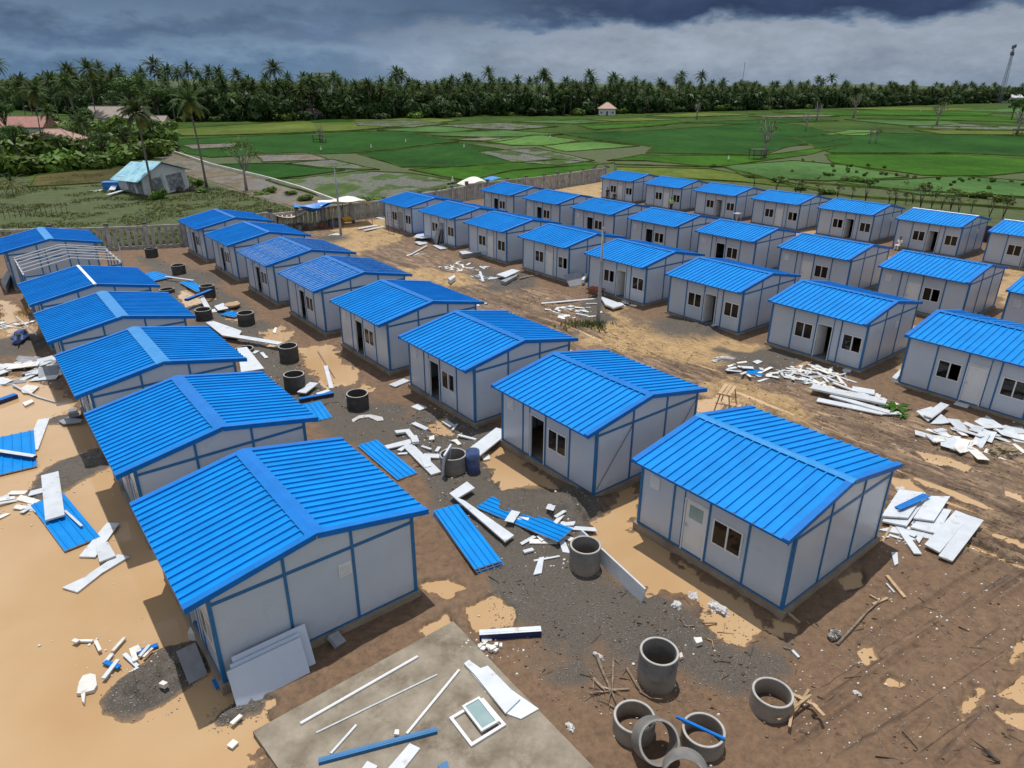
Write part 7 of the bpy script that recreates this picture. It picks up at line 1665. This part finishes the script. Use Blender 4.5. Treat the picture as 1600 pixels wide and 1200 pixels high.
# --- the wooded plots on the left
for k, (p, kk, s_, lab) in enumerate((([(-97.7,138.6)][0], 1, .62, 'bushy palm at the left edge above the meadow'), ([(-108.7,167.7)][0], 3, .8, 'palm before the pinkish hip roof'), ([(-82.3,139.3)][0], 0, .62, 'young palm at the front of the left shrubs'), ([(-111.1,176)][0], 2, .55, 'low palm before the pinkish hip roof, half hiding it'), ([(-116,195.4)][0], 4, .85, 'palm between the pinkish roof and the grey roof'), ([(-141,249.1)][0], 5, 1.0, 'tall palm behind the grey roofed house'), ([(-160.8,247.6)][0], 1, 1.0, 'palm behind the red roof'),
        ([(-194.5,285.2)][0], 6, 1.05, 'tall palm at the far left skyline'), ([(-164.3,266.1)][0], 2, 1.0, 'palm left of the grey roofed house'), ([(-169.9,312.8)][0], 4, .95, 'palm just behind the grey roof'), ([(-101.5,196.3)][0], 0, .7, 'palm at the right end of the left shrubs'), ([(-131.9,268.7)][0], 3, .9, 'palm right of the grey roofed house'), ([(-133.5,290.5)][0], 6, .95, 'palm at the start of the road'), ([(-170.8,287.2)][0], 5, 1.0, 'palm over the far roofs on the left'), ([(-152.2,217.4)][0], 2, .9, 'palm at the left edge behind the red roof'), ([(-204.7,309.4)][0], 3, .95, 'slim palm on the far left skyline'))):
    palm(p, kk, s_, lab)
LP = [(-92.6,125.6),(-90,128.5),(-89.7,132.5),(-86.2,132.7),(-84,134.8),(-81,136),(-78.6,138.3),(-78.5,144.1),(-80.4,154.2),(-81.8,164.3),(-84.5,175.7),(-113,159.7),(-114.5,167.4),(-108,163),(-102.9,168),(-96,163.6),(-95,168.4),(-96.4,176.8),(-99.2,190.1),(-98.1,196.5),(-133.9,194.4),(-124.6,201.7),(-130.1,218.9),(-116,202.2),(-125.6,224.8),(-115,228.5),(-113.5,234.6),(-164.6,237.2),(-165.9,247.2),(-168.7,265.7),(-150.4,248.4),(-161.1,274.6),(-179.7,311.8),(-131.6,249.8)]
for k, p in enumerate(LP):
    s_ = random.uniform(2.6, 3.9) * (.95 if k < 11 else 1.25); bush(p, s_ * 1.3, s_ * 1.05, 'leafy shrub in the thicket on the left before the roofs' if k < 20 else 'shrub among the roofs on the left', 'left thicket shrubs' if k < 20 else 'shrubs among the left roofs')
for k, (p, kk, s_, lab) in enumerate((([(-105,153.1)][0], 0, .62, 'broad leafy tree at the left behind the palm'), ([(-83.6,147.5)][0], 1, .52, 'low broadleaf tree at the front of the thicket'), ([(-83.8,156.8)][0], 2, .6, 'dense low tree near the leaning hut'), ([(-200.2,309.9)][0], 1, 1.1, 'broad tree on the far left'), ([(-139.1,200.8)][0], 2, .9, 'dark tree on the left edge'), ([(-224.2,373.4)][0], 0, 1.0, 'broad tree behind the left palms'), ([(-151.1,314.6)][0], 1, 1.2, 'broad tree right of the grey roofed house'), ([(-114,195.6)][0], 2, .8, 'tree between the pinkish and the grey roof'), ([(-142.7,326.9)][0], 0, 1.2, 'broad dark tree behind the start of the road'), ([(-184.1,264.5)][0], 1, 1.3, 'large tree at the left edge of the skyline'), ([(-98,156.2)][0], 2, .42, 'small dense tree before the pinkish roof'), ([(-94.3,190.4)][0], 0, .6, 'small tree at the right end of the thicket'))):
    tree(p, kk, s_, lab)
# yellowing young palm on the meadow
palm([(-73,103.2)][0], 0, .30, 'small yellowing palm at the left edge of the meadow', meshes=palm_meshes(55, 6, 16, 18, 9, .05, 9))
# two tall single palms
palm([(-48.8,113)][0], 0, 1.0, 'tall slender palm standing alone by the dirt road', rz=.4, meshes=palm_meshes(71, 12.4, 30, 24, 3.6, .10, 7, .07, .9))
palm([(-52.6,103.3)][0], 0, 1.0, 'tall palm standing before the leaning hut', rz=2.0, meshes=palm_meshes(72, 11.2, 28, 24, 3.2, .02, 5, .07, .9))
bush([(-50.2,99.7)][0], 1.1, 1.3, 'shrub at the foot of the palm before the hut'); bush([(-46.6,107.4)][0], 1.2, .8, 'low shrub at the foot of the roadside palm'); bush([(-50.5,114.5)][0], .9, 1.0, 'shrub behind the roadside palm')
bush([(-36.7,106.4)][0], 1.0, .9, 'round green shrub beside the dirt road'); bush([(-37.4,105)][0], 1.2, .5, 'brownish low shrub beside the dirt road')
tree([(-41,109)][0], 0, .62, 'small tree with a thin open crown beside the road', meshes=tree_meshes(77, 12, 4.6, 420, 'weed_leaf', 'bark_pale', .30, 9, .3), name='young_tree')
# single trees out in the fields
def bare_tree(p, h, label, seed, leaves=0, spread=.5):
    rnd = random.Random(seed); tr = MB(); cw = MB()
    tr.tube([(0, 0, -.2), (.03 * h, 0, h * .3), (.02 * h, .02 * h, h * .55)], [h * .05, h * .04, h * .03], 'bark_pale', 8)
    for k in range(11):
        a = 2.4 * k; st = Vector((.02 * h, .01 * h, h * rnd.uniform(.3, .55))); e = st + Vector((math.cos(a) * spread * h * rnd.uniform(.2, .55), math.sin(a) * spread * h * rnd.uniform(.2, .55), h * rnd.uniform(.25, .5)))
        mid = st.lerp(e, .5) + Vector((0, 0, -.03 * h)); tr.tube([st, mid, e], [h * .016, h * .011, h * .004], 'bark_pale', 5)
        for j in range(3):
            b = mid.lerp(e, rnd.random()); tr.tube([b, b + Vector((rnd.uniform(-.1, .1) * h, rnd.uniform(-.1, .1) * h, h * rnd.uniform(.05, .16)))], [h * .006, h * .002], 'bark_pale', 4)
        if leaves: leaf_cloud(cw, e, (h * .13, h * .13, h * .10), leaves, h * .035, 'weed_leaf', rnd, .2)
    root = empty('bare_tree' if not leaves else 'thin_tree', (p[0], p[1], .05), 0, label, 'tree'); tr.build('trunk', root, True)
    if leaves: cw.build('crown', root)
    return root
bare_tree([(57.3,165)][0], 8.6, 'pale bare tree beside the field shelter', 31, 6)
bare_tree([(105.3,264.1)][0], 7.0, 'bare twin stemmed tree far out in the paddies', 32)
bare_tree([(143.4,348.9)][0], 9.0, 'small bare tree far out near the grove', 33); bare_tree([(178.2,387)][0], 12.0, 'thin dark tree near the grove edge', 34, 14)
bare_tree([(180.1,313)][0], 10.0, 'thin leafy tree on a bank at the right', 35, 16); bare_tree([(170.6,248.2)][0], 9.5, 'bare tree beside the small shed at the right edge', 36)
bare_tree([(-54.7,206)][0], 5.0, 'small bare tree beside the field machine', 37, 5); bare_tree([(90.2,363.3)][0], 8.0, 'bare shrubby tree before the thatched huts', 38)
bare_tree([(101.8,208.4)][0], 4.5, 'left one of two thin stems in the green field', 39, 4, .25); bare_tree([(103.7,208.5)][0], 5.0, 'right one of two thin stems in the green field', 40, 4, .25)
tree([(233,339.3)][0], 0, .95, 'leafy tree at the right edge of the fields'); tree([(251.7,372.8)][0], 2, .75, 'leafy tree just left of the one at the right edge')
# saplings on the bank behind the back row
SAP = [(39.9,117.6),(40.9,110.3),(43.2,106.3),(44.5,102.6),(47.7,103.9),(50.2,100.4),(53,99.3),(53.3,98.2),(54.8,98.2),(55.1,95),(56.6,95),(57.4,94),(58,93),(57.9,91),(59.6,91.1),(60.2,88.3),(61.3,87.4),(42.9,107.6),(49.3,102.7),(56.4,99.4)]
SAPM = []
for k in range(4):
    rnd = random.Random(300 + k); tr = MB(); cw = MB(); h = 3.2
    for j in range(5):
        a = rnd.uniform(0, 6.28); e = Vector((math.cos(a) * rnd.uniform(.2, 1.1), math.sin(a) * rnd.uniform(.2, 1.1), h * rnd.uniform(.6, 1))); tr.tube([(0, 0, -.1), (e.x * .3, e.y * .3, h * .35), e], [.045, .035, .012], 'bark_dark', 5)
        if k % 2 == 0 or j < 2: leaf_cloud(cw, e, (.55, .55, .4), 26, .16, 'weed_leaf', rnd, .2)
    SAPM.append((tr.mesh('stem', True), cw.mesh('crown')))
for k, p in enumerate(SAP):
    root = empty('sapling', (p[0], p[1], .1), random.uniform(0, 6.28), 'thin sapling on the bank behind the back row roofs', 'sapling', 'saplings behind the back row'); s_ = random.uniform(.6, 1.05); root.scale = (s_, s_, s_)
    link_mesh('stem', SAPM[k % 4][0], root); link_mesh('crown', SAPM[k % 4][1], root)
CL = [(63.2,158.2),(64.3,155.5),(65.3,146.7),(65.9,145.6),(68.1,146.8),(69.3,145.7),(57.2,131.4),(57.8,131.4),(58.6,130.5),(62.3,136.6),(63,136.6),(65.1,139.9),(65.9,136.7),(64.7,130.7),(66.1,132.7),(69.1,132.8),(69.3,130.9),(70.8,131.9),(71.9,130),(71.5,128.2),(72.5,127.3),(73.4,145.9),(74.1,143.6),(75.1,125.6),(74.3,122.1),(77.6,125.7),(76.9,122.2),(79.9,126.7),(81.9,127.6),(80.9,124.1),(81.7,123.2),(84.2,125),(84.1,122.5),(86,123.4),(54,136.3),(69.9,118.7),(73.1,117.2),(75.7,113.6),(61.4,121.7),(85.7,119.3)]
for p in CL:
    s_ = random.uniform(.24, .42); bush((p[0] + random.uniform(-1, 1), p[1] + random.uniform(-1, 1)), s_, s_ * 1.6, 'dark clump of rice stalks in the pale seedling field', 'dark clumps in the seedling fields', name='plant_clump', cat='plant', z=.1)
for p in [(59.2,122.4),(59.8,120.8),(58.7,125),(66,114.7),(68.3,109.8),(67.7,107.1),(69,104.6),(65.1,111.1),(69.9,101.6),(45.3,111.8),(47.6,107.8),(45.6,121.1),(40.4,144.5),(8.1,115),(-10,108.6),(-20,97.1),(-28.8,98.6),(-32.8,104.5)]:
    s_ = random.uniform(.7, 1.2); bush(p, s_ * 1.2, s_ * .8, 'low weedy shrub on a paddy bank', 'weedy shrubs on the paddy banks', z=.1)

# --- houses beyond the site
def far_house(p, rz, w, d, h, roof, label, roof_m, hip=True, wall='wall_pale', openings=3, over=.7, name='house', cat='house', rh=None):
    root = empty(name, (p[0], p[1], 0), rz, label, cat); rh = rh or d * .30
    MB().box((-w / 2, -d / 2, 0), (w / 2, d / 2, h), wall).build('wall', root)
    a, b = w / 2 + over, d / 2 + over; r_ = (w / 2 - d / 2) if hip else a
    r_ = max(r_, .4)
    mb = MB(); z0 = h - .12
    vs = [(-a, -b, z0), (a, -b, z0), (a, b, z0), (-a, b, z0), (-r_, 0, h + rh), (r_, 0, h + rh)]
    vs += [(x_, y_, z_ - .12) for x_, y_, z_ in vs[:4]]
    mb.add(vs, [(0, 1, 5, 4), (1, 2, 5), (2, 3, 4, 5), (3, 0, 4), (6, 7, 1, 0), (7, 8, 2, 1), (8, 9, 3, 2), (9, 6, 0, 3), (9, 8, 7, 6)], roof_m)
    rf = mb.build('roof', root)
    rc = MB(); rc.tube([(-r_, 0, h + rh + .02), (r_, 0, h + rh + .02)], .12, roof_m, 6)
    if hip:
        for sx in (-1, 1):
            for sy in (-1, 1): rc.tube([(sx * r_, 0, h + rh + .02), (sx * a, sy * b, z0 + .02)], .10, roof_m, 6)
    rc.build('ridge_tile', rf)
    for k in range(openings):
        x_ = -w / 2 + w * (k + .5) / openings
        if k == openings // 2: MB().box((x_ - .45, -d / 2 - .05, .05), (x_ + .45, -d / 2 - .002, 2.1), 'dark_opening').build('door', root)
        else:
            wd = MB().box((x_ - .6, -d / 2 - .06, .9), (x_ + .6, -d / 2 - .002, 2.1), 'white_frame').build('window', root); MB().box((x_ - .5, -d / 2 - .08, 1.0), (x_ - .04, -d / 2 - .061, 2.0), 'dark_opening').build('pane', wd); MB().box((x_ + .04, -d / 2 - .08, 1.0), (x_ + .5, -d / 2 - .061, 2.0), 'dark_opening').build('pane', wd)
    return root
far_house([(-107.5,171)][0], R(12), 10.5, 7.5, 3.0, None, 'house with a pinkish hip roof half hidden by the left thicket', 'roof_pink')
far_house([(-144.5,215.3)][0], R(8), 15, 9, 3.4, None, 'house with a red roof behind the pinkish one', 'roof_red', hip=False)
far_house([(-146.8,226.2)][0], R(5), 10, 8, 3.2, None, 'house with a sand coloured hip roof beside the red one', 'roof_sand')
far_house([(-135.4,253.1)][0], R(4), 17, 11, 4.4, None, 'white house with a long grey brown roof among the palms', 'roof_grey', hip=False, openings=5, rh=3.4)
far_house([(-127.6,257.4)][0], R(4), 12, 7, 2.6, None, 'low white annex right of the grey roofed house', 'roof_grey', hip=False, openings=4)
far_house([(51.3,405.3)][0], R(-6), 9, 8, 3.6, None, 'small white house with a pinkish roof at the edge of the grove', 'roof_sand', rh=3.0)
far_house([(141,500.7)][0], R(0), 13, 9, 2.6, None, 'grey thatched hut at the edge of the grove', 'roof_thatch', wall='wall_mould', rh=4.2)
far_house([(106.5,483.5)][0], R(3), 9, 7, 2.4, None, 'smaller dark hut left of the thatched one', 'roof_thatch', wall='wall_mould', rh=3.0)
far_house([(-93.3,344.4)][0], R(5), 9, 6, 2.8, None, 'low pale shed at the corner of the grove', 'roof_grey', hip=False)
far_house([(390,694)][0], R(4), 13, 8, 3.4, None, 'pale house with a reddish roof before the far right trees', 'roof_sand', rh=2.4)
far_house([(507.9,793.3)][0], R(2), 20, 12, 5, None, 'left long white shed at the far right', 'wall_pale', hip=False, rh=3); far_house([(529.9,797.7)][0], R(2), 22, 12, 5, None, 'right long white shed at the far right', 'wall_pale', hip=False, rh=3)
q = Vector([(-85.9,338.7)][0]).normalized() * 520
wt = empty('white_tower', (q.x, q.y, 0), .1, 'square white tower block rising behind the palms', 'tower'); MB().box((-5, -5, 0), (5, 5, 21.5), 'wall_pale').build('wall', wt); MB().box((-5.4, -5.4, 21.5), (5.4, 5.4, 22.2), 'wall_pale').build('roof', wt)
for k in range(3):
    for j in range(3): MB().box((-4.2 + 3 * k, -5.12, 12 + 3.1 * j), (-2.4 + 3 * k, -5.01, 13.6 + 3.1 * j), 'dark_opening').build('window', wt)
# tilting old hut with turquoise roof
hp = [(-54.8,108.5)][0]
hut = empty('leaning_hut', (hp[0], hp[1], -.1), R(24), 'old white hut tilting to the left with a turquoise roof', 'hut'); hut.rotation_euler = Euler((R(-2), R(-7), R(52)))
W2, D2_, H2 = 3.2, 4.2, 2.9
hb = MB(); hb.prism([(-W2, -D2_), (W2, -D2_), (W2, D2_), (-W2, D2_)], 0, lambda x_, y_: H2 + (W2 - abs(x_)) * 0, 'wall_stained'); hb.build('wall', hut)
gb = MB(); gb.add([(-W2, -D2_ - .01, H2), (W2, -D2_ - .01, H2), (0, -D2_ - .01, H2 + 1.5), (-W2, -D2_ + .15, H2), (W2, -D2_ + .15, H2), (0, -D2_ + .15, H2 + 1.5)], [(0, 1, 2), (5, 4, 3), (0, 2, 5, 3), (2, 1, 4, 5)], 'wall_stained'); gb.build('gable', hut)
for (x0, x1) in ((-2.3, -.5), (.3, 2.7)): MB().box((x0, -D2_ - .06, .25), (x1, -D2_ - .005, 2.5), 'wall_mould').build('stained_panel', hut)
for (y0, y1) in ((-3.4, -1.6), (-.8, 1.2)): MB().box((-W2 - .05, y0, .2), (-W2 - .005, y1, 2.3), 'wall_mould').build('stained_panel', hut)
for x_ in (-W2, -.1, W2): MB().box((x_ - .16, -D2_ - .10, 0), (x_ + .16, -D2_ - .061, H2 + (.1 if x_ else 1.2)), 'wall_pale').build('pilaster', hut)
for sx in (-1, 1):
    for (y0, y1, drop) in ((-D2_ - .7, .6, 0), (.6, D2_ + .6, .25)):
        n_ = 14
        for k in range(n_):
            ya, yb = y0 + (y1 - y0) * k / n_, y0 + (y1 - y0) * (k + 1) / n_ - .01; ex = 4.3 if drop == 0 else 4.0
            zr, ze = H2 + 1.66 - drop, H2 + 1.66 - drop - ex * .47; up_ = .03 * (k % 2)
            rm = MB(); rm.add([(0, ya, zr + up_), (sx * ex, ya, ze + up_), (sx * ex, yb, ze + up_), (0, yb, zr + up_), (0, ya, zr - .05), (sx * ex, ya, ze - .05), (sx * ex, yb, ze - .05), (0, yb, zr - .05)], [(0, 1, 2, 3), (7, 6, 5, 4), (0, 4, 5, 1), (1, 5, 6, 2), (2, 6, 7, 3)] if sx < 0 else [(3, 2, 1, 0), (4, 5, 6, 7), (1, 5, 4, 0), (2, 6, 5, 1), (3, 7, 6, 2)], 'roof_turquoise'); rm.build('roof_sheet', hut)
tk = [(-61.4,109.7)][0]
tb = MB(); tb.prism([(-1.6, -.9), (1.6, -.9), (1.6, .9), (-1.6, .9)], 0, 1.1, 'tarp_blue').prism([(-1.7, -1.0), (1.7, -1.0), (1.7, 1.0), (-1.7, 1.0)], 1.1, 1.2, 'tarp_blue'); tag(tb.build('water_tank', None, loc=(tk[0], tk[1], 0), rotz=R(15)), 'blue tank standing at the left of the leaning hut', 'tank')
strip('board', *[(-58.4,101.8),(-58.4,107)], .6, 'white board lying before the leaning hut', 'board', z=.3, th=.1); strip('board', *[(-59.1,104.3),(-62.2,111.1)], .8, 'white board propped against the blue tank', 'board', z=.6, th=.08)
heap([(-62.9,107.5)][0], 1.6, 6, .6, 'white scrap in the grass left of the hut', 'scraps in the grass by the hut', seed=81)
# field shelter, machine, motorbike shape by the palm
def field_shed(p, s, rz, label):
    root = empty('field_shelter', (p[0], p[1], .05), rz, label, 'shelter')
    for sx in (-1, 1):
        for sy in (-1, 1): MB().tube([(sx * s, sy * s * .7, 0), (sx * s, sy * s * .7, s * 1.5)], .07, 'bark_dark', 5).build('post', root)
    MB().box((-s, -s * .7, s * .5), (s, s * .7, s * .6), 'bark_dark').build('floor', root); MB().prism([(-s * 1.15, -s * .9), (s * 1.15, -s * .9), (s * 1.15, s * .9), (-s * 1.15, s * .9)], lambda x_, y_: s * 1.5 - abs(y_) * .2, lambda x_, y_: s * 1.6 - abs(y_) * .2, 'bark_dark').build('roof', root)
field_shed([(54.8,162)][0], 1.5, .2, 'dark wooden field shelter beside the pale bare tree'); field_shed([(169.5,245)][0], 1.6, .1, 'small dark field shelter at the right edge'); field_shed([(-55.2,205.9)][0], 1.3, .3, 'dark field shelter out in the paddies on the left'); field_shed([(-53.2,203.7)][0], .8, .3, 'lower dark stand beside the left field shelter')
for k, p in enumerate([(-51.1,107.2),(-50,106.6),(-49,108)]):
    crumple('dark_heap', p[0], p[1], .8, .5, .7, ['dark heap at the right of the leaning hut', 'black lump beside the dark heap', 'dark lump by the roadside palm'][k], 'heap', m='steel_dark', seed=60 + k, z=.05, sub=2)
# thin stake fence on the meadow
for k in range(14):
    p = [(-61.7,83.7),(-55.5,87)]; a, b = Vector(p[0]), Vector(p[1]); q = a.lerp(b, k / 13); tag(MB().tube([(0, 0, -.1), (random.uniform(-.1, .1), 0, 1.5)], .03, 'bark_dark', 5).build('stake', None, loc=(q.x, q.y, 0)), 'thin dark stake in the row on the meadow', 'stake', 'stakes on the meadow')
# lattice mast on the right skyline
q = Vector([(479.2,734.1)][0]).normalized() * 900
mast = empty('lattice_mast', (q.x, q.y, 0), .3, 'tall lattice telecom mast on the right skyline', 'mast'); Hm = 53.0
lw = lambda z_: 2.6 * (1 - .72 * z_ / Hm)
legs = [(math.cos(a), math.sin(a)) for a in (.5, 2.07, 3.64, 5.21)]
for cx_, cy_ in legs: MB().tube([(cx_ * lw(z_), cy_ * lw(z_), z_) for z_ in (0, Hm / 2, Hm)], .17, 'tower_steel', 5).build('leg', mast)
lb = MB()
for k in range(13):
    z0, z1 = Hm * k / 13, Hm * (k + 1) / 13
    for i in range(4):
        c0, c1 = legs[i], legs[(i + 1) % 4]; lb.tube([(c0[0] * lw(z0), c0[1] * lw(z0), z0), (c1[0] * lw(z1), c1[1] * lw(z1), z1)], .09, 'tower_steel', 4); lb.tube([(c0[0] * lw(z1), c0[1] * lw(z1), z1), (c1[0] * lw(z1), c1[1] * lw(z1), z1)], .08, 'tower_steel', 4)
lb.build('bracing', mast)
for k, (dx, z_) in enumerate(((1.6, Hm - 1), (-1.6, Hm - 2), (1.2, Hm - 8), (-1.4, Hm - 7.5))): MB().box((dx - .7, -.6, z_ - 1.5), (dx + .7, .6, z_ + 1.5), 'tower_steel').build('antenna', mast)
q = Vector([(161.6,530.6)][0]).normalized() * 640; tag(MB().tube([(0, 0, 0), (0, 0, 33)], .16, 'tower_steel', 5).build('thin_mast', None, loc=(q.x, q.y, 0)), 'thin mast above the round topped tree', 'mast')
# egrets in the paddies
eg = MB(); eg.lathe([(0, 0, None), (.10, .06, None), (.13, .2, None), (.08, .36, None), (.035, .5, None), (.045, .62, None), (0, .68, None)], 'cloth_white', 8); EG = eg.mesh('egret', True)
for p in [(-29.6,200.6),(-46.2,174.2),(-35.6,181.9),(-12.5,185.1),(11.2,220.1),(46.6,156),(38.1,403.8),(264.4,481),(215.7,463.7),(452.7,705.3),(-9.9,116.7)]:
    o = link_mesh('egret', EG, None, (p[0], p[1], .35)); o.scale = (1.6, 2.4, 1.5); tag(o, 'white egret standing in a rice paddy', 'egret', 'egrets in the paddies')
    o2 = link_mesh('leg', shared('egret_leg', lambda: MB().tube([(.02, 0, 0), (.02, 0, -.25)], .015, 'steel_dark', 4).tube([(-.02, 0, 0), (-.02, 0, -.25)], .015, 'steel_dark', 4).mesh('leg')), o)
# --- grass on the meadow and weeds at the fence
def tufts(name, n, pick, hgt_, m, blades=4, wid=.05):
    rnd = random.Random(7); V = []; F = []
    P_ = [pick(rnd) for _ in range(n)]; hs = ground_field(np.array([p[0] for p in P_]), np.array([p[1] for p in P_]))[0]
    for (x_, y_), z_ in zip(P_, hs):
        for _ in range(blades):
            a = rnd.uniform(0, 6.28); L_ = hgt_ * rnd.uniform(.5, 1.3); w2 = wid * rnd.uniform(.7, 1.3); o = len(V); bx, by = x_ + rnd.uniform(-.2, .2), y_ + rnd.uniform(-.2, .2)
            V += [(bx - w2 * math.sin(a), by + w2 * math.cos(a), z_ - .02), (bx + w2 * math.sin(a), by - w2 * math.cos(a), z_ - .02), (bx + math.cos(a) * L_ * .6, by + math.sin(a) * L_ * .6, z_ + L_)]; F.append((o, o + 1, o + 2))
    mb = MB(); mb.add(V, F, m); return tag(mb.build(name), kind='stuff')
MEADOW = [(-50.9,66.1),(-39.7,67.7),(-33.1,69.7),(-26.7,77.1),(-26,88.3),(-34.1,98.4),(-49.3,116.1),(-68.2,139.9),(-75.4,129.1),(-86.6,117.1)]
def in_meadow(rnd):
    xs = [p[0] for p in MEADOW]; ys = [p[1] for p in MEADOW]
    while True:
        x_, y_ = rnd.uniform(min(xs), max(xs)), rnd.uniform(min(ys), max(ys))
        c = False
        for i in range(len(MEADOW)):
            (ax, ay), (bx, by) = MEADOW[i - 1], MEADOW[i]
            if (ay > y_) != (by > y_) and x_ < ax + (y_ - ay) / (by - ay) * (bx - ax): c = not c
        if c and vnoise(np.array([x_ * .3]), np.array([y_ * .3]), 3)[0] > .35 + .2 * rnd.random(): return x_, y_
tufts('meadow_grass', 7000, in_meadow, .20, 'grass_blade', 4, .05)
def at_fence(rnd):
    i = rnd.randrange(1, len(FENCE_LINE) - 3); a, b = FENCE_LINE[i], FENCE_LINE[i + 1]; t = rnd.random(); s_ = rnd.gauss(0, .9)
    return a[0] + (b[0] - a[0]) * t, a[1] + (b[1] - a[1]) * t + abs(s_) + .3
tufts('fence_weeds', 1800, at_fence, .55, 'weed_leaf', 5, .06)
tufts('pole_weeds', 90, lambda r_: (p1[0] - .8 + r_.gauss(0, .8), p1[1] - .2 + r_.gauss(0, .4)), .22, 'weed_leaf', 5, .05)
tufts('dry_straw', 900, lambda r_: ((lambda c_: (c_[0] + r_.gauss(0, 1.3), c_[1] + r_.gauss(0, .9)))([(-35.22,47.03)][0])), .10, 'straw', 3, .03)
